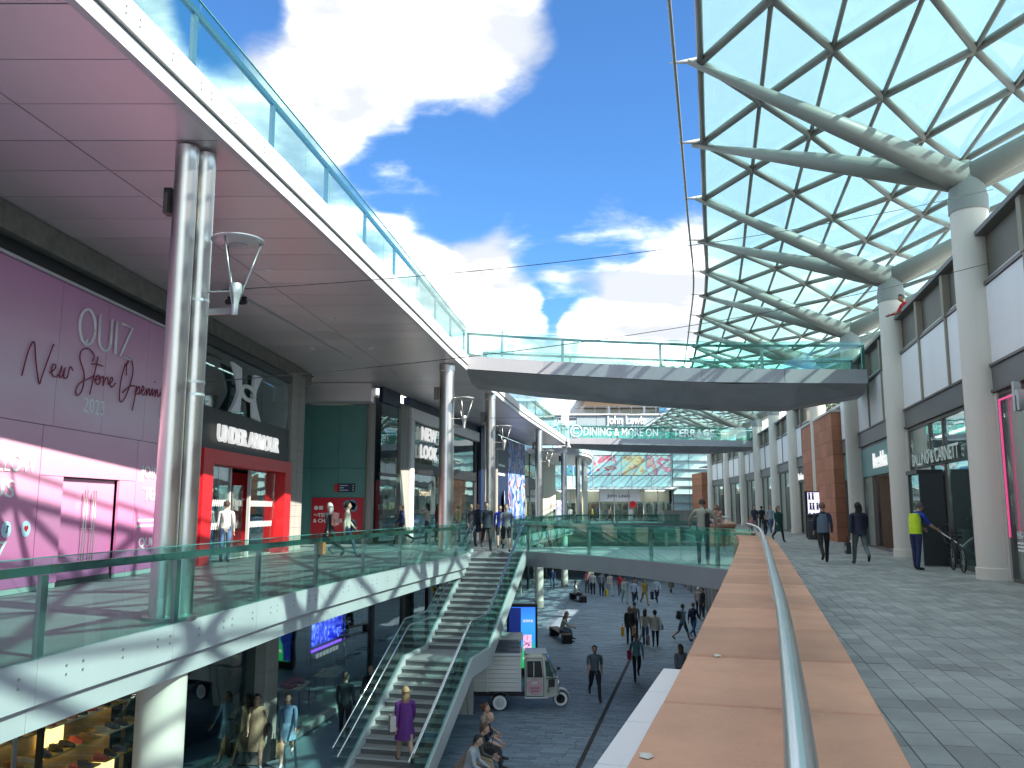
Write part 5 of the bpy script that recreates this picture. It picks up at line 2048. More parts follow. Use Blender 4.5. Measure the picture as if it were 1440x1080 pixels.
# upper set-back storeys and roof
jbox('sign_band', colmat((.28, .34, .36)), 9.0, 22.8, 12.65, 14.4, Y0 + .1, 1)
for k in range(5):
    jbox('cladding_panel', colmat((.32, .38, .40)), 9.0 + k * 2.76, 11.72 + k * 2.76, 12.7, 14.3, Y0 + .02, .06)
text('John Lewis', (13.1, Y0 - .05, 13.25), (1, 0, 0), 1.15, X['ink_w'], JL, depth=.2, bold=.03, fit=5.4)
jbox('terrace_slab', 'lightgrey', 2, 24, 14.45, 14.7, Y0 - .2, 2)
for k in range(12):
    jbox('terrace_post', 'steel_post', 3 + k * 1.7, 3.05 + k * 1.7, 14.7, 15.6, Y0, .05)
jbox('terrace_rail', 'steel_post', 3, 22, 15.6, 15.66, Y0, .06)
jbox('roof_slab', 'fascia', 9.3, 36, 17.0, 17.35, Y0 + 1, 18)
jbox('roof_soffit', 'terracotta', 10.4, 34, 16.0, 16.95, Y0 + 2, 15)
for x in (13.6, 18.6, 24):
    jbox('roof_post', 'steel_post', x, x + .3, 14.7, 16, Y0 + 2.2, .3)
jbox('roof_glazing', 'tglass', 21, 34, 14.7, 16.2, Y0 + 3, .2)
jbox('roof_storey', 'white', 4, 21, 14.72, 16.0, Y0 + 6, 4)
ns = empty('red_block', (25.5, 112, 0), 'small red sandstone corner building beside the department store', 'building')
for k in range(8):
    jbox('stone_course', 'sandblk', 24.3, 31, .78 * k + .01, .78 * (k + 1) - .01, 110, 6, ns)
jbox('shop_window', 'white', 25.0, 30, .1, 4.4, 109.9, .15, ns)
jbox('window_pane', 'sglass_dk', 25.3, 27.4, .2, 3.6, 109.85, .08, ns)

# pieces standing farther behind
pyl = empty('slanted_pylon', (5.0, 96, 8), 'white slanted pylon rising behind the left upper terrace', 'pylon')
mb = MB()
mb.beam((5.2, 92, 8), (7.6, 99, 21), .7, .6)
mb.build('shaft', X['lightgrey'], pyl)
mb = MB()
mb.beam((7.4, 95.6, 7.5), (4.9, 90.5, 9.6), .35, .45)
mb.build('foot', X['lightgrey'], pyl)
ms = empty('mast', (-1.6, 160, 0), 'slender pale mast tapering to a point behind the high footbridge', 'mast')
mb = MB()
mb.tube([(-1.6, 160, LZ), (-1.6, 160, 32), (-1.6, 160, 39.5)], [.75, .6, .08], 12)
mb.build('shaft', X['lightgrey'], ms)
bs = empty('office_building', (-2, 150, 0), 'pale low office block behind the end of the left terrace', 'building')
mb = MB()
mb.box((-6, 156, 5), (24, 16, 21))
mb.build('wall', X['white'], bs)
for k in range(4):
    mb = MB()
    mb.box((-6, 147.9, -2 + k * 4.2), (23, .3, 1.6))
    mb.build('window', X['sglass_dk'], bs)
# upper terrace pavilion glimpsed through the high bridge glass on the left
pv = empty('terrace_roof', (-1.0, 47, 8.1), 'white curved roof edge of a pavilion on the left upper terrace', 'roof')
for k in range(5):
    x0, x1 = -5 + k * 1.45, -5 + (k + 1) * 1.45
    mb = MB()
    mb.hexa([(x0, 46, 10.75 - .37 * k), (x1, 46, 10.38 - .37 * k), (x1, 52, 10.38 - .37 * k), (x0, 52, 10.75 - .37 * k), (x0, 46, 11.0 - .37 * k), (x1, 46, 10.63 - .37 * k), (x1, 52, 10.63 - .37 * k), (x0, 52, 11.0 - .37 * k)])
    mb.build('roof_panel', X['white'], pv)
for x in (-4, -1.5):
    mb = MB()
    mb.box((x, 49, 9.0), (.2, .2, 1.8))
    mb.build('post', X['steel_post'], pv)

# trees on the upper level behind the sandstone block
def tree(p, h, r, label, n=900):
    t = empty('tree', p, label, 'tree', 'trees above the sandstone block')
    mb = MB()
    mb.tube([p, p + Vector((.1, 0, h * .35)), p + Vector((0, .1, h * .6))], [.16, .12, .05], 8)
    for k in range(5):
        a = k * 1.3
        mb.tube([p + UP * h * .33, p + Vector((math.cos(a) * r * .6, math.sin(a) * r * .6, h * .65))], [.08, .02], 5)
    mb.build('trunk', X['trunk'], t)
    rr = random.Random(int(p.x * 10))
    mb = MB()
    lobes = [(Vector((rr.uniform(-.6, .6) * r, rr.uniform(-.6, .6) * r, h * rr.uniform(.5, .88))), r * rr.uniform(.35, .6)) for _ in range(9)]
    for _ in range(n):
        c, q = rr.choice(lobes)
        v = Vector((rr.gauss(0, 1), rr.gauss(0, 1), rr.gauss(0, 1))).normalized() * q * rr.random() ** .4
        u = Vector((rr.gauss(0, 1), rr.gauss(0, 1), rr.gauss(0, 1))).normalized()
        w = u.orthogonal().normalized()
        c = p + c + v
        s = rr.uniform(.10, .22)
        mb.add([c - u * s, c + w * s * .5, c + u * s, c - w * s * .5], [(0, 1, 2, 3)])
    mb.build('crown', X['foliage'], t)


tree(C(47.0, 6.5, 6.95), 4.2, 1.9, 'leafy green tree above the red sandstone wall, nearer one')
tree(C(53.5, 6, 6.95), 4.0, 1.8, 'leafy green tree above the red sandstone wall, farther one')
tree(C(60, 7, 6.95), 4.2, 1.9, 'leafy tree showing beside the far canopy column')

# thin wires across the street
for i, (a, b) in enumerate((((-4.9, 13.5, 5.15), (11.2, 19.0, 9.0)), ((-4.9, 13.5, 3.65), (11.3, 19.6, 7.4)), ((-2.4, 34.6, 5.3), (15.7, 38, 6.9)))):
    a, b = Vector(a), Vector(b)
    pts = [a.lerp(b, k / 16) + UP * (-.35 * 4 * (k / 16) * (1 - k / 16)) for k in range(17)]
    mb = MB()
    mb.tube(pts, .007 if i < 2 else .008, 5)
    tag(mb.build('span_wire', X['black']), ['upper thin wire spanning the street from the twin column', 'lower thin wire spanning the street from the twin column', 'thin wire spanning under the high footbridge'][i], 'wire')
# ------------------------------------------------------------------ lower level on the left


def l3(m, name, parent, y0, y1, z0, z1, off=0, t=.1):
    return lwall(m, name, parent, y0, y1, z0, z1, off, t, W3x)


LS = LZ
for i, (x, y) in enumerate(((-5.32, 13.5), (-2.2, 43.8), (1.9, 61.0), (4.7, 78), (-.9, 52.4))):
    t = empty('concrete_column', (x, y, LZ), ['thick round concrete column under the left terrace beside the shoe shop', 'round concrete column behind the staircase foot', 'round concrete column to the right of the dark screen totem',
                                             'farthest round concrete column under the left terrace', 'round concrete column hidden behind the dark screen totem'][i], 'column', 'round columns under the left terrace')
    rr = .36 if i == 0 else .30
    mb = MB()
    mb.lathe((x, y, 0), [(rr, LZ + .5), (rr, -.83)], 24)
    mb.build('shaft', X['conc_col'], t)
    mb = MB()
    mb.lathe((x, y, 0), [(rr + .03, LZ), (rr + .03, LZ + .42), (rr, LZ + .5)], 24)
    mb.build('base', X['pier'], t)

ss = empty('shoe_shopfront', (W3x(15), 15, LZ), 'lit shoe shop window with yellow shelves of shoes and a red sale sign', 'shopfront')
l3('sglass_cl', 'pane', ss, 8.0, 11.9, LZ + .1, -.9, .02, .03)
l3('sglass_cl', 'pane', ss, 12, 15.9, LZ + .1, -.9, .02, .03)
l3('sglass_cl', 'pane', ss, 16, 19.6, LZ + .1, -.9, .02, .03)
for y in (11.95, 15.95, 19.65):
    l3('black', 'mullion', ss, y - .04, y + .04, LZ, -.85, .06, .1)
l3(colmat((.30, .22, .10)), 'back_wall', ss, 8, 19.6, LZ, -.85, -1.1, .1)
l3('dark', 'shop_ceiling', ss, 8, 19.6, -.95, -.9, -.1, 1)
l3('litstrip', 'added_ceiling_glow', ss, 8.2, 19.4, -1.0, -.96, -.3, .12)  # glowing strip added to brighten the shoe shop inside
r_ = random.Random(11)
shoe_cols = [(.03, .03, .03), (.25, .12, .06), (.45, .08, .08), (.5, .45, .38), (.05, .06, .12), (.35, .22, .10)]
me_shoe = {}


def shoe_mesh(c):
    if c not in me_shoe:
        mb = MB()
        mb.add([(-.13, -.04, 0), (.15, -.035, 0), (.15, .035, 0), (-.13, .04, 0), (-.12, -.035, .10), (-.03, -.03, .10), (.14, -.025, .04), (.14, .025, .04), (-.03, .03, .10), (-.12, .035, .10)],
               [(0, 3, 2, 1), (0, 1, 6, 5, 4), (3, 9, 8, 7, 2), (0, 4, 9, 3), (4, 5, 8, 9), (5, 6, 7, 8), (6, 1, 2, 7)])
        o = mb.build('shoe', colmat(c))
        me_shoe[c] = o.data
        bpy.data.objects.remove(o)
    return me_shoe[c]


for row, z in enumerate((LZ + .5, LZ + 1.05, LZ + 1.6, LZ + 2.15, LZ + 2.7, LZ + 3.25)):
    for j, y0 in enumerate(np.arange(8.3, 19, 1.75)):
        sh = l3(colmat((.42, .30, .08)) if (j + row) % 3 else 'cream', 'shelf', ss, y0, y0 + 1.6, z - .04, z, -.62, .42)
        if (j * 2 + row) % 3 != 1:
            l3('warm', 'shelf_light', ss, y0 + .1, y0 + 1.5, z + .42, z + .46, -.95, .06)
        if y0 > 12:
            for k in range(5):
                yy = y0 + .18 + k * .31
                c = r_.choice(shoe_cols)
                o = link('shoe', shoe_mesh(c), ss, Vector((W3x(yy) - .78, yy, z + .002)) - wloc(ss), r_.uniform(-.5, .5), (1.15, 1.25, 1.3))
for j, y0 in enumerate(np.arange(8.3, 19, 1.75)):
    l3('warm', 'lit_back', ss, y0 + .2, y0 + .9, LZ + 1.1 + .55 * (j % 3), LZ + 1.5 + .55 * (j % 3), -1.02, .04)
sl = empty('sale_sign', (W3x(15.6) + .1, 15.6, -1.9), 'red sale sign hanging in the shoe shop window', 'sign')
l3('red', 'board', sl, 15.1, 17.0, -2.15, -1.68, .12, .04)
ltext('SALE', 15.2, -2.02, .24, X['ink_w'], sl, W3x, off=.14)
l3('steel_post', 'stand', sl, 15.2, 15.28, LZ, -2.15, .10, .04)

ds2 = empty('dark_shopfront', (W3x(21.5), 21.5, LZ), 'nearly black reflecting shop window beside the concrete column', 'shopfront')
l3('sglass_dk', 'pane', ds2, 19.7, 24.2, LZ + .1, -.9, .02, .03)
l3('dark', 'back_wall', ds2, 19.7, 24.2, LZ, -.85, -.8, .1)
l3('navy', 'inner_screen', ds2, 20.2, 23.8, LZ + .4, -1.4, -.7, .05)
pi_ = empty('stone_pier', (W3x(24.6), 24.6, LZ), 'square grey stone pier between the dark window and the mannequin window', 'pier')
for k in range(9):
    z0, z1_ = LZ + (4.3 * k) / 9, LZ + 4.3 * (k + 1) / 9
    l3('pier', 'pier_stone', pi_, 24.25, 25.05, z0 + .004, z1_ - .004, .30, .7)
cs = empty('clothing_shopfront', (W3x(29), 29, LZ), 'large shop window with display tables and a blue light screen', 'shopfront')
for y0, y1 in ((25.1, 28), (28.05, 31), (31.05, 33.6)):
    l3('sglass', 'pane', cs, y0, y1, LZ + .2, -.9, .02, .03)
l3('lightgrey', 'plinth', cs, 25.1, 33.6, LZ, LZ + .18, .12, .3)
l3('dark', 'back_wall', cs, 25.1, 33.6, LZ, -.85, -4.2, .1)
l3(colmat((.30, .13, .08)), 'inner_partition', cs, 28.6, 31.2, LZ + 1.4, -1.5, -2.9, .1)
l3('greywall', 'shop_floor', cs, 25.1, 33.6, LZ + .14, LZ + .19, -.2, 4)
l3('litstrip', 'added_ceiling_glow', cs, 25.4, 33.2, -1.0, -.96, -1.6, .12)  # this strip and the next are added glow to lift the interior
l3('litstrip', 'added_ceiling_glow', cs, 25.4, 33.2, -1.0, -.96, -3.0, .12)
l3('greywall', 'side_display', cs, 25.2, 28.4, LZ + .2, -1.6, -3.6, .3)
l3('black', 'screen_back', cs, 29.0, 31.9, LZ + 1.7, -.95, -.42, .1)
scr = art_mat('blue_light_screen', [(.01, .01, .30), (.02, .03, .75), (.10, .18, 1.0), (.45, .55, 1.0)], 3.2, emit=.55, bg=(.0, .0, .04))
for k in range(9):
    l3(scr, 'light_bar', cs, 29.1 + k * .31, 29.34 + k * .31, LZ + 2.3, -1.0, -.38, .03)
l3(mat('violet_lamp', (.3, .1, .9), .4, 0, 0, emit=(.3, .08, 1), es=.5), 'light_row', cs, 29.1, 31.8, LZ + 2.12, LZ + 2.2, -.38, .03)
for k, (u, v) in enumerate(((-.18, 0), (.18, 0), (0, 0))):
    if k < 2:
        l3('litw', 'sign_bar', cs, 30.35 + u - .06, 30.35 + u + .06, -2.2, -1.6, -.36, .02)
    else:
        l3('litw', 'sign_bar', cs, 30.2, 30.5, -1.96, -1.84, -.36, .02)
for z, n_, w_ in ((LZ + 1.88, 7, .26),):
    for k in range(n_):
        l3('litw', 'small_lamp', cs, 29.5 + k * .3, 29.5 + k * .3 + w_ * .7, z, z + .14, -.38, .02)
for j, (y, off, c) in enumerate(((26.0, -1.0, (.45, .3, .2)), (29.8, -1.2, (.35, .05, .05)), (32.2, -.9, (.55, .52, .45)))):
    tb_ = empty('display_table', (W3x(y) + off, y, LZ + .19), ['display table with stacked clothes near the stone pier', 'display table with red goods below the blue screen', 'low white display table near the end of the window'][j], 'table', 'display tables behind the glass')
    mb = MB()
    mb.box((W3x(y) + off, y, LZ + .95), (.8, 1.5, .06))
    mb.build('table_top', X['cream'], tb_)
    for dx_ in (-.35, .35):
        for dy_ in (-.7, .7):
            mb = MB()
            mb.box((W3x(y) + off + dx_, y + dy_, LZ + .56), (.05, .05, .72))
            mb.build('leg', X['black'], tb_)
    for k in range(8):
        mb = MB()
        mb.box((W3x(y) + off + r_.uniform(-.25, .25), y - .62 + k * .175, LZ + 1.04), (.26, .15, .10 + .05 * (k % 3)), r_.uniform(-.3, .3))
        tag(mb.build('folded_garment', colmat((c[0] * r_.uniform(.6, 1.4), c[1] * r_.uniform(.6, 1.4), c[2] * r_.uniform(.6, 1.4)))), ['folded garment on the table near the stone pier', 'red goods lying on the table below the blue screen', 'pale garment on the low white table'][j], 'garment', 'garments on display table %s' % 'abc'[j])
for j, (y, off, c, h) in enumerate(((25.9, -.45, (.42, .34, .22), .45), (33.0, -.5, (.05, .06, .08), .4))):
    p = Vector((W3x(y) + off, y, LZ + .19))
    mq = empty('mannequin', p, ['mannequin in a beige coat and hat behind the lower shop glass', 'dark dressed mannequin at the far end of the lower window'][j], 'mannequin')
    mb = MB()
    mb.lathe(p, [(.22, 0), (.22, h), (.20, h + .02)], 12)
    mb.build('stand', X['dark'], mq)
    mb = MB()
    mb.lathe(p + UP * h, [(.14, 0), (.17, .4), (.22, .75), (.16, 1.05), (.2, 1.3), (.07, 1.45), (.06, 1.5)], 12, sy=.75)
    mb.lathe(p + UP * h, [(.05, 1.48), (.095, 1.56), (.1, 1.66), (.06, 1.74)], 12)
    mb.build('body', colmat(c), mq)
    mb = MB()
    mb.lathe(p + UP * h, [(.19, 1.66), (.12, 1.68), (.11, 1.78), (.05, 1.82)], 14)
    mb.build('hat', colmat((c[0] * .7, c[1] * .7, c[2] * .7)), mq)
# further lower fronts behind the stairs
lf = empty('lower_shopfront', (W3x(50), 50, LZ), 'dark row of shop fronts under the left terrace behind the staircase', 'shopfront')
for k, y0 in enumerate(np.arange(33.7, 100, 4.1)):
    l3('sglass_dk', 'pane', lf, y0 + .3, y0 + 4.05, LZ + .1, -1.2, .02, .03)
    l3('pier' if k % 2 else 'dframe', 'pier', lf, y0, y0 + .3, LZ, -.85, .1, .3)
l3('dark', 'back_wall', lf, 33.7, 102, LZ, -.85, -1.2, .1)
l3('frame', 'header', lf, 33.7, 102, -1.18, -.85, .06, .2)
l3(colmat((.45, .02, .2), .4), 'magenta_panel', lf, 44.4, 46.3, LZ + .1, -1.9, .16, .08)

# ------------------------------------------------------------------ street furniture of the lower level
# dark screen totem
P = G(735, 925, LZ)
P = Vector((.42, 36.6, LZ))
tt = empty('screen_totem', P, 'tall black screen totem showing a blue and green picture', 'totem')
mb = MB()
mb.box(P + Vector((.0, .12, 1.45)), (1.28, .26, 2.9))
mb.build('case', X['black'], tt)
mb = MB()
mb.box(P + Vector((.05, -.025, 1.55)), (1.0, .03, 2.45))
m_scr = ramp_mat('totem_screen', 'Z', LZ + .3, LZ + 2.8, [(0, (.01, .22, .05)), (.3, (.02, .30, .10)), (.45, (.02, .20, .45)), (.7, (.03, .22, .70)), (1, (.02, .12, .60))], .3, 0, .30)
mb.build('screen', m_scr, tt)
mb = MB()
mb.box(P + Vector((-.30, -.045, 1.55)), (.5, .012, 2.4))
mb.build('screen_dark_half', mat('deep_blue_print', (.004, .01, .06), .35, 0, .2, 1, emit=(.004, .012, .09), es=.3), tt)  # dark left half of the picture on the screen
mb = MB()
mb.box(P + Vector((.22, -.05, 1.35)), (.34, .012, .62))
mb.build('pink_print', art_mat('pink_print', [(.6, .25, .45), (.8, .5, .65), (.35, .1, .25)], 5, emit=.25), tt)
for z, h in ((2.22, .1), (.72, .1)):
    mb = MB()
    for k in range(4):
        mb.box(P + Vector((.08 + k * .11, -.05, z)), (.085, .01, h))
    mb.build('white_print', X['litw'], tt)

# three-wheeled van
vx, vy = -.42, 31.15
van = empty('three_wheeled_van', (vx, vy, LZ), 'cream three wheeled vintage vending van with slatted metal box', 'van')
cream = mat('van_cream_paint', (.55, .54, .47), .32, 0, .06, 2, coat=.4)
slat = mat('van_silver_slat', (.50, .50, .47), .4, .35, .10, 3)


def V(x, y, z):
    return Vector((vx + x, vy + y, LZ + z))


for k in range(8):
    z0 = .66 + k * .145
    mb = MB()
    mb.hexa([V(-1.55, -.74, z0), V(.72, -.74, z0), V(.72, -.715, z0), V(-1.55, -.715, z0), V(-1.55, -.725, z0 + .135), V(.72, -.725, z0 + .135), V(.72, -.70, z0 + .135), V(-1.55, -.70, z0 + .135)])
    mb.build('side_slat', slat, van)
mb = MB()
mb.box(V(-.42, 0, 1.22), (2.26, 1.40, 1.16))
bx_ = mb.build('box_body', slat, van)
for x in (-1.55, -.42, .72):
    mb = MB()
    mb.box(V(x, -.745, 1.23), (.035, .03, 1.18))
    mb.build('corner_strip', X['alu'], van)
mb = MB()
mb.prism([(vx - 1.6, vy - .80), (vx + .78, vy - .80), (vx + .78, vy + .75), (vx - 1.6, vy + .75)], LZ + 1.84, LZ + 1.92)
mb.build('box_roof', X['alu'], van)
blue = mat('van_shutter', (.18, .20, .23), .3, .6, .1, 2)
for k in range(3):
    mb = MB()
    mb.hexa([V(-1.55, -.76 + .16 * k, 1.93 + .12 * k), V(.70, -.76 + .16 * k, 1.93 + .12 * k), V(.70, -.60 + .16 * k, 2.04 + .12 * k), V(-1.55, -.60 + .16 * k, 2.04 + .12 * k),
             V(-1.55, -.77 + .16 * k, 1.99 + .12 * k), V(.70, -.77 + .16 * k, 1.99 + .12 * k), V(.70, -.60 + .16 * k, 2.07 + .12 * k), V(-1.55, -.60 + .16 * k, 2.07 + .12 * k)])
    mb.build('shutter_roll', blue, van)
mb = MB()
mb.hexa([V(-1.6, -.3, 2.28), V(.80, -.3, 2.28), V(.80, .7, 2.36), V(-1.6, .7, 2.36), V(-1.6, -.3, 2.34), V(.80, -.3, 2.34), V(.80, .7, 2.42), V(-1.6, .7, 2.42)])
mb.build('raised_flap', X['lightgrey'], van)
mb = MB()
for x in (-1.5, .68):
    mb.box(V(x, .1, 2.1), (.05, .9, .4))
mb.build('flap_frame', X['alu'], van)
mb = MB()
mb.beam(V(.74, -.72, 1.15), V(.74, -.72, 1.35), .02, .02)
mb.build('handle', X['black'], van)
# cab: stacked rings narrowing towards the front
prof = [(.86, .42, .66, 1.80), (1.02, .40, .67, 1.86), (1.45, .40, .66, 1.86), (1.60, .42, .62, 1.78), (1.95, .45, .50, 1.05), (2.02, .5, .44, .95), (2.05, .62, .38, .85)]
vs, fs = [], []
for (x, zl, w, zh) in prof:
    for (yy, zz) in ((-w, zl), (-w, zl + (zh - zl) * .55), (-w * .93, zh - .06), (-w * .75, zh), (w * .75, zh), (w * .93, zh - .06), (w, zl + (zh - zl) * .55), (w, zl)):
        vs.append(V(x, yy, zz))
n8 = 8
for i in range(len(prof) - 1):
    for k in range(n8):
        fs.append((i * n8 + k, i * n8 + (k + 1) % n8, (i + 1) * n8 + (k + 1) % n8, (i + 1) * n8 + k))
fs += [tuple(range(n8)), tuple((len(prof) - 1) * n8 + k for k in range(n8))]
mb = MB()
mb.add(vs, fs)
cab = mb.build('cab', cream, van)
mb = MB()
mb.hexa([V(.92, -.695, .50), V(1.50, -.695, .50), V(1.50, -.66, .50), V(.92, -.66, .50), V(.92, -.69, 1.70), V(1.44, -.69, 1.70), V(1.44, -.65, 1.70), V(.92, -.65, 1.70)])
dr_ = mb.build('door', cream, van)
mb = MB()
mb.hexa([V(.97, -.705, 1.14), V(1.45, -.705, 1.14), V(1.45, -.69, 1.14), V(.97, -.69, 1.14), V(.97, -.70, 1.62), V(1.39, -.70, 1.62), V(1.39, -.68, 1.62), V(.97, -.68, 1.62)])
mb.build('window', X['black'], dr_)
mb = MB()
mb.box(V(1.17, -.71, 1.38), (.025, .02, .48))
mb.build('window_bar', X['alu'], dr_)
mb = MB()
mb.tube([V(1.20, -.699, .80), V(1.20, -.708, .80)], .27, 28)
rd = mb.build('roundel', colmat((.62, .36, .40), .45), dr_)
for z, w_ in ((.76, .34), (.66, .26)):
    mb = MB()
    for k in range(6):
        mb.box(V(1.2 - w_ / 2 + w_ * (k + .5) / 6, -.714, z), (w_ / 8, .004, .06))
    mb.build('worn_print', colmat((.42, .16, .2)), dr_)
mb = MB()
mb.box(V(1.2, -.712, .93), (.2, .004, .1))
mb.build('roundel_mark', X['cream'], dr_)
mb = MB()
mb.hexa([V(1.68, -.50, 1.68), V(1.68, .50, 1.68), V(1.955, .40, 1.10), V(1.955, -.40, 1.10), V(1.71, -.50, 1.69), V(1.71, .50, 1.69), V(1.985, .40, 1.11), V(1.985, -.40, 1.11)])
mb.build('windscreen', X['sglass_dk'], van)
mb = MB()
mb.hexa([V(1.60, -.645, 1.14), V(1.86, -.56, 1.08), V(1.86, -.54, 1.08), V(1.60, -.625, 1.14), V(1.56, -.635, 1.66), V(1.68, -.60, 1.62), V(1.68, -.58, 1.62), V(1.56, -.61, 1.66)])
mb.build('quarter_window', X['sglass_dk'], van)
mb = MB()
mb.box(V(1.78, -.59, .90), (.22, .08, .24))
mb.build('headlight', X['black'], van)
mb = MB()
mb.tube([V(1.80, -.55, 1.2), V(2.0, -.72, 1.38)], .012, 5)
mb.lathe(V(2.02, -.74, 1.42), [(.0, -.06), (.06, -.03), (.06, .03), (0, .06)], 10)
mb.build('mirror', X['black'], van)
mb = MB()
mb.box(V(1.25, 0, 1.885), (.75, 1.0, .04))
mb.build('roof_pad', X['alu'], van)
mb = MB()
mb.box(V(.2, 0, .52), (2.2, .9, .16))
mb.build('chassis', X['black'], van)


def wheel(x, y, r, w, fender=True, front=False):
    o = V(x, y, r)
    mb = MB()
    prof_ = [(r * .62, -w / 2), (r * .92, -w / 2), (r, -w / 4), (r, w / 4), (r * .92, w / 2), (r * .62, w / 2)]
    mb.lathe(o, prof_, 28, 'y')
    wh = mb.build('tyre', X['rubber'], van)
    mb = MB()
    mb.lathe(o, [(r * .88, -w / 2 - .012), (r * .88, -w / 2 - .004), (r * .6, -w / 2 + .0)], 28, 'y')
    mb.build('whitewall', X['white'], wh)
    mb = MB()
    mb.lathe(o, [(.02, -w / 2 - .03), (.06, -w / 2 - .026), (.07, -w / 2 - .014), (r * .56, -w / 2 - .014), (r * .6, -w / 2 + .01)], 24, 'y')
    mb.build('hubcap', X['rubber'] if front else X['alu'], wh)


wheel(0, -.62, .27, .13)
wheel(0, .62, .27, .13)
wheel(2.12, 0, .27, .12, front=True)
for y in (-.62, .62):
    mb = MB()
    a_ = [(math.cos(R(q)) * .36, math.sin(R(q)) * .36) for q in range(0, 181, 20)]
    vs = [V(u, y - .11, .27 + v) for u, v in a_] + [V(u, y + .11, .27 + v) for u, v in a_]
    n_ = len(a_)
    mb.add(vs + [v + UP * .015 for v in vs], [(i, i + 1, n_ + i + 1, n_ + i) for i in range(n_ - 1)] + [(2 * n_ + i, 2 * n_ + i + 1, 3 * n_ + i + 1, 3 * n_ + i) for i in range(n_ - 1)] + [(i, i + 1, 2 * n_ + i + 1, 2 * n_ + i) for i in range(n_ - 1)])
    mb.build('mudguard', blue, van)
mb = MB()
a_ = [(2.12 + math.cos(R(q)) * .34, .27 + math.sin(R(q)) * .34) for q in range(0, 140, 14)]
n_ = len(a_)
vs = [V(u, -.13, v) for u, v in a_] + [V(u, .13, v) for u, v in a_]
mb.add(vs + [v + UP * .02 for v in vs], [(i, i + 1, n_ + i + 1, n_ + i) for i in range(n_ - 1)] + [(2 * n_ + i, 2 * n_ + i + 1, 3 * n_ + i + 1, 3 * n_ + i) for i in range(n_ - 1)] + [(i, i + 1, 2 * n_ + i + 1, 2 * n_ + i) for i in range(n_ - 1)])
mb.build('front_mudguard', X['alu'], van)
mb = MB()
mb.tube([V(1.95, -.09, .75), V(2.12, -.09, .27)], .025, 6)
mb.build('fork', X['black'], van)
# cab trim: seams, gaskets, lamp, bumper, wiper, plate
mb = MB()
for (x0, z0, x1, z1_) in ((.905, .48, .905, 1.74), (.905, .48, 1.51, .48), (1.51, .48, 1.51, 1.10), (1.51, 1.10, 1.455, 1.74), (.905, 1.74, 1.455, 1.74)):
    mb.beam(V(x0, -.698, z0), V(x1, -.698, z1_), .014, .014, (0, 1, 0))
mb.build('door_seam', X['black'], van)
mb = MB()
for (x0, z0, x1, z1_) in ((.96, 1.13, 1.46, 1.13), (1.46, 1.13, 1.40, 1.63), (.96, 1.13, .96, 1.63), (.96, 1.63, 1.40, 1.63)):
    mb.beam(V(x0, -.712, z0), V(x1, -.704, z1_), .03, .02, (0, 1, 0))
mb.build('window_gasket', X['rubber'], van)
mb = MB()
mb.beam(V(.955, -.715, 1.02), V(1.06, -.715, 1.02), .025, .02, (0, 1, 0))
mb.build('door_handle', X['alu'], van)
mb = MB()
mb.beam(V(.86, -.705, .44), V(1.66, -.66, .44), .05, .04, (0, 1, 0))
mb.build('sill_trim', X['alu'], van)
for y in (-.36, .36):
    mb = MB()
    mb.lathe(V(2.03, y, .86), [(.115, -.02), (.115, .015), (.10, .03)], 18, 'x')
    lm = mb.build('headlamp_ring', X['alu'], van)
    mb = MB()
    mb.lathe(V(2.055, y, .86), [(.095, 0), (.07, .02), (.02, .028)], 18, 'x')
    mb.build('lamp_glass', X['sglass_dk'], lm)
mb = MB()
mb.tube([V(1.9, -.52, .50), V(2.08, -.34, .50), V(2.09, .34, .50), V(1.9, .52, .50)], .03, 8)
mb.build('bumper', X['alu'], van)
mb = MB()
mb.tube([V(1.99, -.05, 1.10), V(1.83, -.22, 1.42)], .008, 5)
mb.build('wiper', X['black'], van)
mb = MB()
mb.beam(V(1.60, -.655, 1.06), V(1.97, -.505, 1.04), .02, .03, (0, 1, 0))
mb.build('waist_trim', X['black'], van)
for k in range(4):
    mb = MB()
    mb.beam(V(1.62, -.655 + k * .001, .62 + k * .045), V(1.72, -.63 + k * .001, .62 + k * .045), .012, .014, (0, 1, 0))
    mb.build('vent', X['black'], van)
# ribbed pale cabinet under the stairs
cb = empty('ribbed_cabinet', (-1.75, 30.4, LZ), 'pale ribbed cabinet under the staircase beside the van', 'cabinet')
for k in range(6):
    mb = MB()
    mb.box((-2.35 + k * .19, 30.2, LZ + .62), (.175, .5, 1.24))
    mb.build('rib_panel', slat, cb)
mb = MB()
mb.box((-1.87, 30.2, LZ + 1.26), (1.2, .56, .04))
mb.build('lid', X['alu'], cb)


def bench(c, rz, L, label, back=False):
    t = empty('bench', c, label, 'bench', 'dark benches of the lower street', rz)
    for k in range(4):
        mb = MB()
        v = Vector((-.18 + .12 * k, 0, .44))
        v.rotate(Matrix.Rotation(rz, 3, 'Z'))
        mb.box(c + v, (.11, L, .05), rz)
        mb.build('seat_slat', X['wood'], t)
    for s_ in (-1, 1):
        v = Vector((0, s_ * (L / 2 - .16), .21))
        v.rotate(Matrix.Rotation(rz, 3, 'Z'))
        mb = MB()
        mb.box(c + v, (.5, .32, .41), rz)
        mb.build('end_block', X['black'], t)
    return t


bench(Vector((-1.09, 23.2, LZ)), R(-8), 3.9, 'long dark bench beside the staircase carrying four seated people')
bench(Vector((2.55, 46.6, LZ)), R(10), 3.2, 'dark bench with timber seat in the sunny patch behind the screen totem')
bench(Vector((4.95, 65.8, LZ)), R(12), 3.0, 'far dark bench where a group of people gathers')

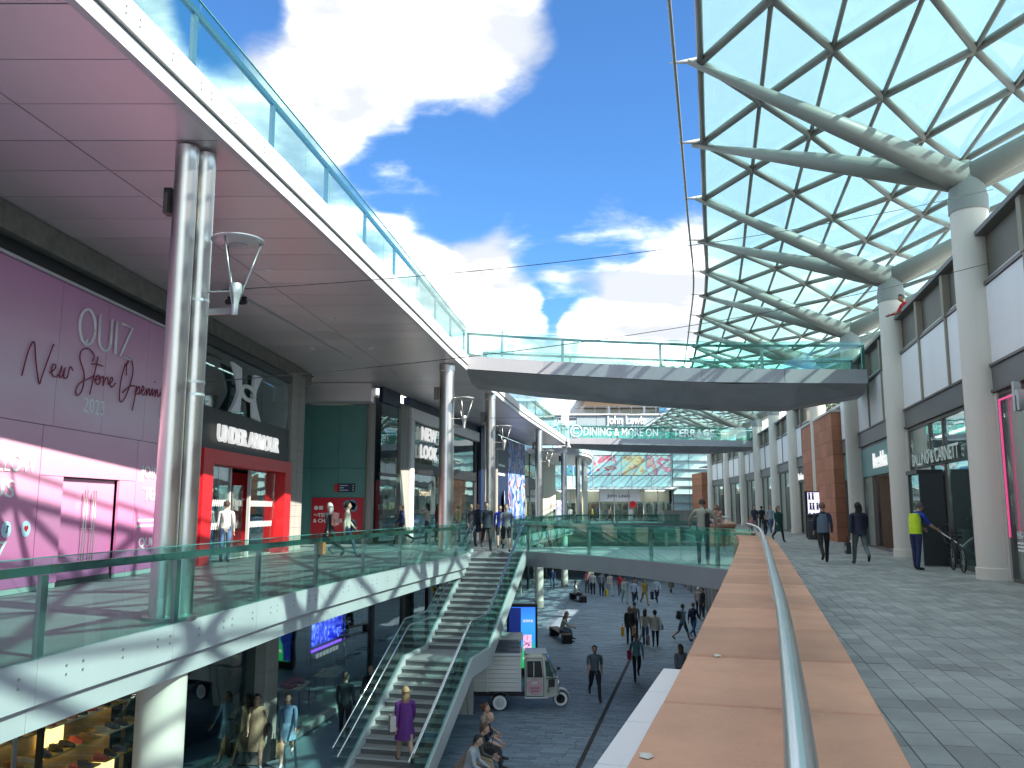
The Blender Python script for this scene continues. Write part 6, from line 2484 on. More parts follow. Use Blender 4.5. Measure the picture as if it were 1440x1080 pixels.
# ------------------------------------------------------------------ walkway furniture
q = Vector((16.25, 46.6, 0))
bn = empty('litter_bin', q, 'round dark grey litter bin standing before the sandstone wall', 'bin')
mb = MB()
mb.lathe(q, [(.32, 0), (.32, 1.02)], 24)
mb.build('drum', mat('bin_grey', (.055, .065, .068), .45, .3, .12, 3), bn)
mb = MB()
mb.lathe(q, [(.34, 1.03), (.34, 1.09)], 24)
mb.build('band', X['black'], bn)
mb = MB()
mb.lathe(q, [(.32, 1.10), (.32, 1.32), (.26, 1.36)], 24)
mb.build('hood', X['black'], bn)
q = Vector((16.75, 47.7, 0))
ts = empty('lit_screen', q, 'lit white screen panel with dark figures in front of the sandstone wall', 'screen')
mb = MB()
mb.box(q + Vector((0, .07, 1.32)), (1.0, .14, 2.55))
mb.build('case', X['black'], ts)
mb = MB()
mb.box(q + Vector((.04, -.012, 1.38)), (.84, .02, 2.3))
mb.build('screen', mat('white_screen', (.8, .8, .85), .3, 0, 0, emit=(.72, .70, 1.0), es=.22), ts)
r_ = random.Random(4)
for k in range(14):
    mb = MB()
    cx, czz_ = -.26 + .2 * (k % 4) + r_.uniform(-.04, .04), .55 + .55 * (k // 4)
    mb.lathe(q + Vector((cx, -.027, czz_ + .26)), [(.06, -.002), (.06, .002)], 10, 'y')
    mb.add([q + Vector((cx + a, -.028, czz_ + b)) for a, b in ((-.06, -.1), (.0, -.05), (.07, -.12), (.05, .2), (-.045, .2))] + [q + Vector((cx + a, -.0265, czz_ + b)) for a, b in ((-.06, -.1), (.0, -.05), (.07, -.12), (.05, .2), (-.045, .2))], [(0, 1, 2, 3, 4), (5, 6, 7, 8, 9)])
    mb.build('figure_print', X['navy'], ts)
# bicycle seen by the shop window
q = C(COLS_S[3] + 2.0, -.22)
bk = empty('bicycle', q, 'black bicycle leaning near the reflecting shop window', 'bicycle')
dd = (C(COLS_S[3] + 3, 0) - C(COLS_S[3] + 2, 0)).normalized()
for k in (0, 1):
    c = q + dd * (k * .98) + UP * .33
    mb = MB()
    mb.tube([c + dd * (.30 * math.cos(R(a))) + UP * (.30 * math.sin(R(a))) for a in range(0, 361, 15)], .022, 6)
    wh = mb.build('wheel', X['rubber'], bk)
    mb = MB()
    for a in range(0, 180, 30):
        mb.tube([c + dd * (.29 * math.cos(R(a))) + UP * (.29 * math.sin(R(a))), c - dd * (.29 * math.cos(R(a))) - UP * (.29 * math.sin(R(a)))], .003, 4)
    mb.build('spokes', X['alu'], wh)
mb = MB()
a_, b_, c_, d_ = q + UP * .33, q + dd * .98 + UP * .33, q + dd * .35 + UP * .85, q + dd * .82 + UP * .85
e_ = q + dd * .45 + UP * .32
for u, v in ((a_, e_), (a_, c_), (c_, e_), (c_, d_), (d_, e_), (d_, b_), (d_, d_ + UP * .16)):
    mb.tube([u, v], .016, 6)
mb.build('frame', X['black'], bk)
mb = MB()
mb.box(c_ + UP * .06, (.1, .26, .05))
mb.build('saddle', X['black'], bk)
mb = MB()
n_ = Vector((dd.y, -dd.x, 0))
mb.tube([d_ + UP * .16 - n_ * .25, d_ + UP * .16 + n_ * .25], .014, 6)
mb.build('handlebar', X['black'], bk)
# ------------------------------------------------------------------ people
PEOPLE = []
SKIN = [(.52, .32, .23), (.45, .26, .18), (.30, .16, .10), (.58, .38, .29)]


def rotx(v, a):
    """swing a vector forward (towards +y) by a"""
    c, s = math.cos(a), math.sin(a)
    return Vector((v.x, v.y * c - v.z * s, v.y * s + v.z * c))


def person(pos, face, label, top=(.1, .1, .12), bottom=(.03, .035, .05), skin=0, hair=(.03, .02, .015), shoes=(.03, .03, .03), pose='walk', ph=1, sc=1.06,
           hairstyle='short', sleeve=1, leg=1, coat=None, skirt=None, arms=None, lean=0, group=None, seat=.46, detail=True, hood=None, vest=None, neck=False, slim=1.0):
    """a figure at pos facing the compass angle face (0 = +x, 90 = away from the camera)"""
    root = empty('person', pos, label, 'person', group)
    root.rotation_euler.z = R(face - 90)
    V_, E_, Rr, seg = [], [], [], []

    def add(p, r, par=None, kind=None):
        V_.append(Vector(p) * sc)
        Rr.append(r * sc)
        if par is not None:
            E_.append((par, len(V_) - 1))
            seg.append((par, len(V_) - 1, kind))
        return len(V_) - 1
    hipz = .93 if pose != 'sit' else seat / sc + .10
    L = R(lean)

    def up(x, y, z):                          # torso point, leaning forward about the hips
        q = rotx(Vector((x, y, z - .93)), -L)
        return (q.x, q.y, q.z + hipz)
    w = slim
    pel = add(up(0, 0, .95), .135 * w, None)
    wa = add(up(0, .0, 1.10), .125 * w, pel, 'top')
    ch = add(up(0, .0, 1.27), .162 * w, wa, 'top')
    uc = add(up(0, -.005, 1.41), .125 * w, ch, 'top')
    nk = add(up(0, .0, 1.485), .060, uc, 'skin')
    n2 = add(up(0, .012, 1.55), .055, nk, 'skin')
    add(up(0, .015, 1.63), .07, n2, 'skin')
    if pose == 'walk':
        sw = R(24) * ph
        legs = {-1: (sw, R(6) if ph > 0 else R(38)), 1: (-sw, R(38) if ph > 0 else R(6))}
        am = {-1: (-sw * .9, R(6), R(20)), 1: (sw * .9, R(6), R(20))}
    elif pose == 'sit':
        legs = {-1: (R(84), R(80)), 1: (R(80), R(70 if ph > 0 else 88))}
        am = {-1: (R(16), R(5), R(46)), 1: (R(14), R(5), R(52))}
    else:
        legs = {-1: (R(3) * ph, R(3)), 1: (R(-4) * ph, R(4))}
        am = {-1: (R(4), R(7), R(12)), 1: (R(2), R(7), R(14))}
    if arms:
        for k in arms:
            am[k] = tuple(R(q) for q in arms[k])
    hands = []
    low = 9
    feet = []
    for s in (-1, 1):
        th, kn = legs[s]
        hp = Vector((s * .095 * w, 0, hipz - .02))
        d1 = rotx(Vector((s * .02, 0, -1)).normalized(), th)
        d2 = rotx(Vector((0, 0, -1)), th - kn)
        kp = hp + d1 * .42
        ap = kp + d2 * .42
        if pose == 'sit':
            ap.z = .075
        low = min(low, ap.z)
        h = add(hp, .098 * w, pel, 'bottom')
        a1 = add(hp.lerp(kp, .5), .088 * w, h, 'bottom')
        k_ = add(kp, .066, a1, 'bottom')
        a2 = add(kp.lerp(ap, .4), .063, k_, 'shin')
        a3 = add(ap, .050 if leg >= 1 else .040, a2, 'shin')
        fd = rotx(Vector((0, 1, -.16)), max(-.5, min(.35, (th - kn) * .8 if pose == 'walk' else 0)))
        f1 = add(ap + fd * .03 + Vector((0, 0, -.035)), .044, a3, 'shoe')
        f2 = add(ap + fd * .13 + Vector((s * .01, 0, -.04)), .042, f1, 'shoe')
        add(ap + fd * .20 + Vector((s * .015, 0, -.042)), .030, f2, 'shoe')
        feet.append(ap)
        sa, ab, el = am[s]
        sp_ = Vector(up(s * .185 * w, -.005, 1.425))
        b0 = Vector((s * math.sin(ab), 0, -math.cos(ab)))
        e1 = rotx(b0, sa)
        e2 = rotx(Vector((s * math.sin(ab) * .1 - (s * .18 if el > R(45) else 0), 0, -1)).normalized(), sa + el)
        ep = sp_ + e1 * .285
        wp = ep + e2 * .25
        s0 = add(sp_, .068, uc, 'top')
        s1 = add(sp_.lerp(ep, .5), .060, s0, 'uparm')
        s2 = add(ep, .049, s1, 'uparm')
        s3 = add(ep.lerp(wp, .5), .045, s2, 'fore')
        s4 = add(wp, .029, s3, 'fore')
        add(wp + e2 * .075, .034, s4, 'skin')
        hands.append((s, wp, e2, rotx(Vector((0, 1, 0)), sa + el)))
    dz = 0
    if pose != 'sit':
        dz = (.078 - low) * sc
        for v in V_:
            v.z += dz
    me = bpy.data.meshes.new('body')
    me.from_pydata([tuple(v) for v in V_], E_, [])
    ob = bpy.data.objects.new('tmp_body', me)
    COL.objects.link(ob)
    m = ob.modifiers.new('skin', 'SKIN')
    m.use_smooth_shade = True
    if not me.skin_vertices:
        bpy.context.view_layer.objects.active = ob
    for i, sv in enumerate(me.skin_vertices[0].data):
        sv.radius = (Rr[i], Rr[i] * (.80 if i < 4 else 1))
        sv.use_root = i == 0
    ss_ = ob.modifiers.new('sub', 'SUBSURF')
    ss_.levels = ss_.render_levels = 1
    PEOPLE.append(dict(ob=ob, root=root, V=V_, R=Rr, seg=seg, top=top, bottom=bottom, skin=skin, shoes=shoes, sleeve=sleeve, leg=leg, hair=hair,
                       hands=[(s, (a * sc) + Vector((0, 0, dz)), d, f) for s, a, d, f in hands], sc=sc, head=Vector(up(0, .02, 1.648)) * sc + Vector((0, 0, dz)), L=L, detail=detail))
    hc = PEOPLE[-1]['head']
    root_m = Matrix.Translation(root.location) @ Matrix.Rotation(R(face - 90), 4, 'Z')

    def child(name, vs, fs, c, parent=root, smooth=True):
        me_ = bpy.data.meshes.new(name)
        me_.from_pydata([tuple(v) for v in vs], [], fs)
        me_.materials.append(colmat(c) if isinstance(c, tuple) else c)
        for p in me_.polygons:
            p.use_smooth = smooth
        return link(name, me_, parent)
    # hair
    if hairstyle != 'bald':
        vs, fs = [], []
        n, mrow = 14, 7
        for j in range(mrow + 1):
            t = j / mrow
            for k in range(n):
                a = 2 * math.pi * k / n
                front = math.sin(a)                       # +1 at the face
                low_ = (-.10 if front > .25 else (.55 if hairstyle == 'short' else .95)) if True else 0
                lim = R(52 + (58 if front < .3 else 0) * (1 if hairstyle == 'short' else 1.25))
                lim = R(48) + (R(62 if hairstyle == 'short' else 85)) * max(0, min(1, (.45 - front) / .9))
                ph_ = lim * t
                r = .088 * sc + .012
                jitter = 1 + .05 * math.sin(5 * a + j)
                v = Vector((math.sin(ph_) * math.cos(a) * r * .98 * jitter, math.sin(ph_) * math.sin(a) * (r + .014) * jitter - .006, math.cos(ph_) * (r + .036)))
                vs.append(hc + rotx(v, -L * .6) + Vector((0, 0, .012)))
        for j in range(mrow):
            for k in range(n):
                fs.append((j * n + k, j * n + (k + 1) % n, (j + 1) * n + (k + 1) % n, (j + 1) * n + k))
        b = len(vs)
        if hairstyle == 'long':
            rows = ((.03, .090, .05), (-.08, .092, .052), (-.16, .088, .048), (-.23, .070, .036), (-.29, .030, .014))
            for (zz, rx, ry) in rows:
                for k in range(10):
                    a = 2 * math.pi * k / 10
                    wv = 1 + .16 * math.sin(3 * a + zz * 37 + len(label))
                    vs.append(hc + rotx(Vector((math.cos(a) * rx * sc * wv, math.sin(a) * ry * sc * wv - .075 * sc, (zz + .012 * math.sin(5 * a)) * sc)), -L * .6))
            for j in range(len(rows) - 1):
                for k in range(10):
                    fs.append((b + j * 10 + k, b + j * 10 + (k + 1) % 10, b + (j + 1) * 10 + (k + 1) % 10, b + (j + 1) * 10 + k))
            fs.append(tuple(b + k for k in range(10)))
            fs.append(tuple(b + (len(rows) - 1) * 10 + k for k in range(10)))
        elif hairstyle == 'bun':
            for j in range(5):
                for k in range(8):
                    a, p_ = 2 * math.pi * k / 8, math.pi * j / 4
                    vs.append(hc + Vector((math.sin(p_) * math.cos(a) * .045, -.12 + math.sin(p_) * math.sin(a) * .045, .05 + .045 * math.cos(p_))) * sc)
            for j in range(4):
                for k in range(8):
                    fs.append((b + j * 8 + k, b + j * 8 + (k + 1) % 8, b + (j + 1) * 8 + (k + 1) % 8, b + (j + 1) * 8 + k))
        child('hair' if not hood else 'hood', vs, fs, hood or hair)

    def loft(name, rows, c, n=16, wave=0.0):
        vs, fs = [], []
        for i, (zz, rx, ry, oy) in enumerate(rows):
            for k in range(n):
                a = 2 * math.pi * k / n
                wv = 1 + wave * math.sin(4 * a + 1) * (i / (len(rows) - 1))
                vs.append(Vector((math.cos(a) * rx * wv, math.sin(a) * ry * wv + oy, zz)) * sc + Vector((0, 0, dz)))
        for i in range(len(rows) - 1):
            for k in range(n):
                fs.append((i * n + k, i * n + (k + 1) % n, (i + 1) * n + (k + 1) % n, (i + 1) * n + k))
        return child(name, vs, fs, c)
    if coat:
        hem, c = coat
        loft('coat', [(1.36, .16 * w, .118, 0), (1.2, .175 * w, .140, 0), (1.0, .18 * w, .148, 0), ((1.0 + hem) / 2, .205, .18, 0), (hem, .225, .215, 0)], c, wave=.09)
    if skirt:
        hem, c = skirt
        loft('skirt', [(1.06, .142 * w, .112, 0), (.93, .175 * w, .145, 0), ((.93 + hem) / 2, .20, .185, 0), (hem, .225, .215, 0)], c, wave=.09)
    if vest:
        loft('vest', [(1.45, .135 * w, .10, -.005), (1.30, .172 * w, .135, 0), (1.1, .165 * w, .138, 0), (.92, .175 * w, .145, 0)], vest)
    return root, root_m, sc, dz


def held(pr, name, label, cat, off, build, group=None):
    """a thing carried by a person; off in the person's own frame"""
    root, m, sc, dz = pr
    p = m @ (Vector(off) * sc)
    t = empty(name, p, label, cat, group)
    t.rotation_euler.z = root.rotation_euler.z
    build(t, p, root.rotation_euler.z)
    return t


def shopping_bag(c, w=.34, h=.40, d=.12, handle=(.05, .05, .05), print_=None):
    def b(t, p, rz):
        mb = MB()
        mb.box(p + UP * (-h / 2 - .18), (d, w, h), rz)
        mb.build('bag_body', colmat(c, .5), t)
        mb = MB()
        u = Vector((-math.sin(rz), math.cos(rz), 0))
        mb.tube([p - u * w * .25 + UP * -.18, p - u * w * .12, p + u * w * .12, p + u * w * .25 + UP * -.18], .008, 5)
        mb.build('strap', colmat(handle), t)
        if print_:
            mb = MB()
            mb.box(p + UP * (-h / 2 - .18), (d + .008, w * .42, h * .36), rz)
            mb.build('print', colmat(print_), t)
    return b


def backpack(c, h=.46, w=.30, d=.16):
    def b(t, p, rz):
        f = Vector((-math.sin(rz), math.cos(rz), 0))
        mb = MB()
        mb.lathe(p, [(.06, -h / 2), (w / 2, -h / 2 + .05), (w / 2, h / 2 - .14), (w / 2 * .8, h / 2 - .04), (.05, h / 2)], 14, sx=1, sy=d / w)
        for i, v in enumerate(mb.v):
            q = Vector(v) - p
            q.rotate(Matrix.Rotation(rz, 3, 'Z'))
            mb.v[i] = tuple(p + q)
        mb.build('pack', colmat(c), t)
        mb = MB()
        mb.box(p - f * (d / 2 + .0) + UP * -.08, (w * .7, .05, h * .4), rz)
        mb.build('pocket', colmat(tuple(q * .8 for q in c)), t)
        u = Vector((math.cos(rz), math.sin(rz), 0))
        mb = MB()
        for s in (-1, 1):
            mb.tube([p + u * s * .11 + f * .06 + UP * .16, p + u * s * .13 + f * .20 + UP * .17, p + u * s * .13 + f * .29 + UP * .02, p + u * s * .13 + f * .14 + UP * -.2], .017, 5)
        mb.build('shoulder_strap', colmat(tuple(q * .7 for q in c)), t)
    return b


def cross_bag(c, w=.26, h=.2, d=.1, s=-1):
    def b(t, p, rz):
        mb = MB()
        mb.box(p, (d, w, h), rz)
        mb.build('bag_body', colmat(c), t)
        u = Vector((math.cos(rz), math.sin(rz), 0))
        f = Vector((-math.sin(rz), math.cos(rz), 0))
        mb = MB()
        mb.tube([p + UP * h / 2, p + u * s * .05 + f * .06 + UP * .30, p + u * s * .14 + f * .02 + UP * .50], .011, 5)
        mb.build('strap', colmat(tuple(q * .8 for q in c)), t)
    return b


def smooth_solid(name, c, n=8):
    pass


def finish_people():
    bpy.context.view_layer.update()
    dg = bpy.context.evaluated_depsgraph_get()
    metas = [bpy.data.meshes.new_from_object(P_['ob'].evaluated_get(dg)) for P_ in PEOPLE]
    for P_, me in zip(PEOPLE, metas):
        sc = P_['sc']
        nv = len(me.vertices)
        co = np.empty(nv * 3)
        me.vertices.foreach_get('co', co)
        co = co.reshape(-1, 3)
        faces = [tuple(p.vertices) for p in me.polygons]
        cen = np.array([co[list(f)].mean(0) for f in faces])
        best = np.full(len(faces), 1e9)
        kind = np.zeros(len(faces), int)
        tt = np.zeros(len(faces))
        for si, (a, b, k) in enumerate(P_['seg']):
            A, B = np.array(P_['V'][a]), np.array(P_['V'][b])
            d = B - A
            t = np.clip(((cen - A) @ d) / max(1e-9, d @ d), 0, 1)
            dist = np.linalg.norm(cen - (A + t[:, None] * d), axis=1) / (P_['R'][a] * (1 - t) + P_['R'][b] * t)
            m = dist < best
            best[m] = dist[m]
            kind[m] = si
            tt[m] = t[m]
        mi = []
        for f in range(len(faces)):
            k = P_['seg'][kind[f]][2]
            s_ = P_['sleeve']
            l_ = P_['leg']
            mi.append({'top': 0, 'bottom': 1, 'skin': 2, 'shoe': 3, 'uparm': 0 if s_ >= .4 or tt[f] < .3 and s_ > 0 else 2, 'fore': 0 if s_ >= 1 else 2,
                       'shin': 1 if l_ >= 1 else 2}[k])
            if k == 'bottom' and l_ < .3 and P_['seg'][kind[f]][0] > 6 and P_['V'][P_['seg'][kind[f]][1]].z < P_['V'][0].z - .3 * sc:
                mi[-1] = 2
        verts = [tuple(v) for v in co]
        sm = [True] * len(faces)
        # head: shaped ellipsoid with chin, nose, eyes, mouth and ears
        hc, L = P_['head'], P_['L']
        b = len(verts)
        n, mr = 14, 10
        for j in range(mr + 1):
            p = math.pi * j / mr
            for k in range(n):
                a = 2 * math.pi * k / n
                z = math.cos(p)
                jaw = 1 - .30 * max(0, -z) ** 1.3
                rx, ry = .076 * jaw, .096 * (1 - .16 * max(0, -z))
                y = math.sin(p) * math.sin(a) * ry
                if math.sin(a) > .9 and -.25 < z < .12:
                    y += .016
                v = rotx(Vector((math.sin(p) * math.cos(a) * rx, y + .012 * max(0, -z), z * .122)), -L * .6) * sc
                verts.append(tuple(hc + v))
        for j in range(mr):
            for k in range(n):
                faces.append((b + j * n + k, b + j * n + (k + 1) % n, b + (j + 1) * n + (k + 1) % n, b + (j + 1) * n + k))
                mi.append(2)
                sm.append(True)

        def blob(c, r, m):
            b = len(verts)
            for dx, dy, dz in ((1, 0, 0), (-1, 0, 0), (0, 1, 0), (0, -1, 0), (0, 0, 1), (0, 0, -1)):
                verts.append(tuple(hc + rotx(Vector((c[0] + dx * r[0], c[1] + dy * r[1], c[2] + dz * r[2])), -L * .6) * sc))
            for f in ((0, 2, 4), (2, 1, 4), (1, 3, 4), (3, 0, 4), (2, 0, 5), (1, 2, 5), (3, 1, 5), (0, 3, 5)):
                faces.append(tuple(b + i for i in f))
                mi.append(m)
                sm.append(True)
        for s in (-1, 1):
            blob((s * .030, .088, .012), (.013, .010, .007), 4)
            blob((s * .030, .090, .032), (.018, .010, .005), 5)
            blob((s * .079, -.005, -.005), (.012, .022, .032), 2)
        blob((0, .104, -.018), (.014, .020, .024), 2)
        blob((0, .092, -.058), (.024, .008, .006), 6)
        # fingers
        if P_['detail']:
            for s, wp, d, fw in P_['hands']:
                side = d.cross(fw).normalized()
                fw = side.cross(d).normalized()
                base = wp + d * .085 * sc
                for k in range(5):
                    if k < 4:
                        st = base + fw * (.024 - .016 * k) * sc
                        dirs = [d, (d * .9 + side * s * .35).normalized(), (d * .5 + side * s * .8).normalized()]
                        lens = [x * (.92, 1.05, 1.0, .8)[k] for x in (.035, .028, .022)]
                        r0 = .0092
                    else:
                        st = wp + d * .03 * sc + fw * .026 * sc
                        dirs = [(d * .6 + fw * .8).normalized(), (d * .85 + fw * .5).normalized()]
                        lens = [.032, .028]
                        r0 = .0105
                    pts = [st - dirs[0] * .02 * sc, st]
                    for dd_, ll in zip(dirs, lens):
                        pts.append(pts[-1] + dd_ * ll * sc)
                    t_ = MB()
                    t_.tube(pts, [r0 * sc] * (len(pts) - 1) + [r0 * .7 * sc], 5)
                    b = len(verts)
                    verts += t_.v
                    for f in t_.f:
                        faces.append(tuple(b + i for i in f))
                        mi.append(2)
                        sm.append(True)
        nm = bpy.data.meshes.new('body')
        nm.from_pydata(verts, [], faces)
        hb_ = tuple(min(1, q + .01) for q in P_['hair'])
        sk = SKIN[P_['skin']]
        for c in (P_['top'], P_['bottom'], sk, P_['shoes'], (.03, .02, .02), hb_, (sk[0] * .75, sk[1] * .5, sk[2] * .5)):
            nm.materials.append(colmat(c, .6 if c is sk else .8))
        nm.polygons.foreach_set('material_index', mi)
        nm.polygons.foreach_set('use_smooth', sm)
        nm.validate()
        link('body', nm, P_['root'])
        bpy.data.objects.remove(P_['ob'])


NAVY, BLK, WHT, DEN = (.015, .022, .05), (.014, .015, .017), (.62, .62, .60), (.06, .12, .24)
BEI, GRY = (.42, .38, .30), (.20, .21, .23)
# --- walkway on the right
p = person(G(1160, 792), 78, 'man in a blue grey padded gilet with dark sleeves walking away on the walkway', top=NAVY, bottom=BLK, hair=(.16, .09, .05), vest=(.12, .16, .21), ph=-1, hood=None)
p = person(G(1211, 794), 80, 'woman in a navy hoodie and grey leggings walking away on the walkway', top=(.014, .018, .04), bottom=(.12, .15, .16), hair=(.02, .015, .012), hairstyle='long', ph=1, slim=1.08, coat=(.88, (.014, .018, .04)))
held(p, 'carrier_bag', 'black carrier bag with a white round print held by the woman in the navy hoodie', 'bag', (-.32, .05, .78), shopping_bag((.012, .012, .013), .36, .34, .12, print_=(.55, .55, .55)))
p = person(G(1291, 801), 18, 'cleaner in a yellow hi-vis vest and blue shirt sweeping by the shop window', top=(.02, .05, .36), bottom=(.02, .03, .09), hair=(.10, .09, .09), pose='stand', sleeve=.5, vest=(.62, .85, .03), lean=14, arms={-1: (34, 6, 22), 1: (30, 8, 30)}, sc=1.04)
t = empty('broom', Vector((12.42, 24.0, .05)), 'thin white litter picker stick held by the cleaner', 'broom')
mb = MB()
mb.tube([Vector((12.0, 24.2, .98)), Vector((12.95, 23.6, .16))], .016, 6)
mb.build('shaft', X['ink_w'], t)
mb = MB()
mb.box((13.0, 23.56, .08), (.22, .10, .14), R(-30))
mb.build('pan', X['black'], t)
mb = MB()
mb.tube([Vector((12.13, 24.12, .95)) + Vector((.0, math.cos(R(a)) * .26, math.sin(R(a)) * .26)) for a in range(0, 361, 20)], .018, 6)
mb.build('hoop', X['black'], t)
person(G(1096, 762), -84, 'woman in a dark green hooded coat and sunglasses walking towards the viewer', top=(.01, .07, .065), bottom=BLK, hood=(.012, .012, .014), hairstyle='long', coat=(.55, (.01, .07, .065)), sc=1.02)
person(G(1077, 757), -95, 'child in a navy top beside the woman in the green coat', top=NAVY, bottom=NAVY, hair=(.35, .2, .1), sc=.72, ph=-1)
person(G(1062, 748), -92, 'man in a dark jacket walking with children on the walkway', top=(.03, .04, .06), bottom=(.05, .05, .06), sc=1.08, ph=1)
person(G(1057, 752), -88, 'small child in a pink top walking in front of the man in the dark jacket', top=(.65, .25, .32), bottom=(.1, .1, .14), hair=(.4, .26, .12), hairstyle='long', sc=.66)
person(G(1085, 750), -90, 'person in a light denim shirt behind the woman in the green coat', top=(.30, .36, .44), bottom=DEN, hair=(.4, .28, .16), ph=-1)
person(G(1072, 746), 85, 'person in black walking away far along the walkway', top=BLK, bottom=BLK, skin=2)
a_ = Vector((9.4, 41.2, 0))
person(a_, 200, 'person in a pale shirt leaning on the far parapet corner', top=(.55, .57, .60), bottom=DEN, pose='stand', lean=26, arms={-1: (50, 6, 30), 1: (50, 6, 30)}, hair=(.12, .07, .04))
person(Vector((10.1, 41.8, 0)), 215, 'woman in a peach top leaning on the far parapet corner', top=(.55, .33, .24), bottom=WHT, pose='stand', lean=22, arms={-1: (50, 6, 30), 1: (50, 6, 30)}, hair=(.3, .17, .08), hairstyle='long')
for i, (px, py, c) in enumerate(((1046, 733, BLK), (1017, 732, NAVY), (1001, 730, BLK), (990, 730, (.2, .2, .22)), (955, 731, BLK))):
    person(G(px, py), -90 if i % 2 else 80, ['dark figure far along the walkway, nearest the columns', 'figure in navy far along the walkway', 'figure in black before the far shop doors', 'figure in grey before the far shop doors', 'lone dark figure before the department store glass'][i],
           top=c, bottom=BLK, detail=False, ph=1 if i % 2 else -1)
# upper terrace
q = Vector((13.9, 30.1, 7.0))
person(C(COLS_S[4] - 1.15, FT + .30, 7.12), 185, 'person in a red jacket leaning over the upper terrace parapet', top=(.55, .02, .03), bottom=BLK, skin=2, pose='stand', lean=26, arms={-1: (34, 10, 30), 1: (30, 12, 42)}, hair=(.02, .02, .02))
# bridge
p = person(Vector((5.75, 26.1, 0)), 75, 'man in a pale green jacket leaning on the rail of the low footbridge', top=(.34, .35, .28), bottom=(.02, .035, .09), hair=(.06, .04, .03), pose='stand', lean=12, arms={-1: (28, 30, 10), 1: (20, 30, 5)}, shoes=(.04, .04, .04), sc=1.10, slim=1.12)
held(p, 'shoulder_bag', 'black shoulder bag on the back of the man on the low footbridge', 'bag', (.14, -.20, 1.18), cross_bag(BLK, .12, .42, .14))
# stair head
person(G(684, 774), -80, 'young man in a dark zip jacket coming to the top of the staircase', top=(.012, .02, .035), bottom=(.02, .025, .032), hair=(.015, .012, .01), sc=1.10, coat=(.86, (.012, .02, .035)), ph=1, shoes=(.05, .05, .05))
person(G(703, 770), -85, 'boy in a bright blue top under a dark jacket beside the staircase head', top=(.02, .07, .55), bottom=BLK, leg=.5, skin=3, hair=(.015, .012, .01), sc=1.04, ph=-1)
person(G(712, 776), -88, 'boy in a grey long sleeved top and black shorts at the staircase head', top=(.17, .19, .21), bottom=BLK, leg=.5, skin=3, hair=(.26, .16, .08), sc=1.05, ph=1)
p = person(G(662, 768), -70, 'woman with long fair hair in dark clothes leaning at the staircase head', top=(.04, .04, .05), bottom=(.06, .06, .06), hair=(.5, .36, .18), hairstyle='long', coat=(.75, (.04, .04, .05)))
person(G(672, 763), -90, 'person in a navy top and shorts standing behind the young man at the stairs', top=NAVY, bottom=NAVY, leg=.5, pose='stand', shoes=(.6, .6, .6))
person(G(645, 762), 200, 'fair haired person in a yellow and white top behind the balustrade', top=(.62, .58, .35), bottom=(.3, .3, .32), hair=(.62, .52, .34), hairstyle='long', pose='stand')
person(G(616, 762), -30, 'woman in a wine red top behind the balustrade', top=(.18, .015, .04), bottom=(.04, .1, .13), hair=(.04, .02, .015), hairstyle='long', pose='stand')
person(G(601, 765), 160, 'woman raising a phone behind the balustrade', top=(.5, .42, .34), bottom=(.03, .07, .1), hair=(.03, .02, .015), hairstyle='long', pose='stand', arms={-1: (70, 15, 100), 1: (10, 8, 20)})
person(G(564, 768), 185, 'man in a navy shirt walking in front of the white framed shop', top=(.02, .025, .10), bottom=BLK, hair=(.02, .015, .012))
p = person(G(462, 786), 150, 'white haired person in dark clothes carrying a pink backpack on the left terrace', top=(.05, .05, .06), bottom=BLK, hair=(.7, .68, .64), ph=1, hairstyle='long')
held(p, 'backpack', 'pale pink backpack on the white haired person', 'backpack', (0, -.21, 1.22), backpack((.65, .32, .28)))
held(p, 'carrier_bag', 'orange carrier bag held by the white haired person', 'bag', (-.34, .05, .72), shopping_bag((.72, .22, .06), .36, .42, .14))
person(G(487, 784), 20, 'man in a cream jacket and jeans walking past the red poster', top=(.55, .50, .40), bottom=(.07, .11, .18), hair=(.02, .015, .012), ph=-1, sc=1.08)
person(Vector((-9.0, 27.2, 0)), 100, 'person in white inside the sports shop doorway', top=WHT, bottom=DEN, pose='stand')
for i, (px, py, c, hs) in enumerate(((738, 737, WHT, 'short'), (748, 738, (.1, .1, .1), 'short'), (757, 737, WHT, 'long'), (778, 736, BLK, 'short'), (802, 735, WHT, 'short'))):
    person(G(px, py), (-60, 120, -90, 60, 90)[i], ['person in white by the rail under the far columns', 'person in dark grey by the rail under the far columns', 'fair person in white farther right by the rail', 'person in black before the cream wall', 'person in white before the lilac screen'][i],
           top=c, bottom=DEN if i % 2 else BLK, hairstyle=hs, pose='stand' if i % 2 else 'walk', detail=False)
for i, (px, py, c) in enumerate(((833, 736, (.5, .38, .08)), (858, 735, (.6, .48, .36)), (888, 735, (.66, .6, .58)))):
    person(G(px, py), (170, 10, -90)[i], ['person with a yellow top on the far footbridge', 'person in a peach top on the far footbridge', 'woman in a long pale dress on the far footbridge'][i], top=c, bottom=(.5, .5, .5) if i == 2 else BLK, hairstyle='long' if i else 'short', detail=False, coat=(.4, c) if i == 2 else None)

# --- staircase
q = Vector(stP(10.95, 0, .33))
stz = [z for s_, z in stProf]
p = person(Vector((q.x + .1, q.y, -4.66)), 105, 'woman in a purple dress with wavy fair hair walking up the staircase', top=(.13, .025, .20), bottom=(.13, .025, .20), leg=0, hair=(.36, .22, .12), hairstyle='long', coat=(.62, (.13, .025, .20)), ph=1, sc=1.08, sleeve=1)
held(p, 'shoulder_bag', 'white and red shoulder bag of the woman in the purple dress', 'bag', (-.30, -.02, .95), cross_bag((.62, .56, .52), .34, .36, .14, 1))

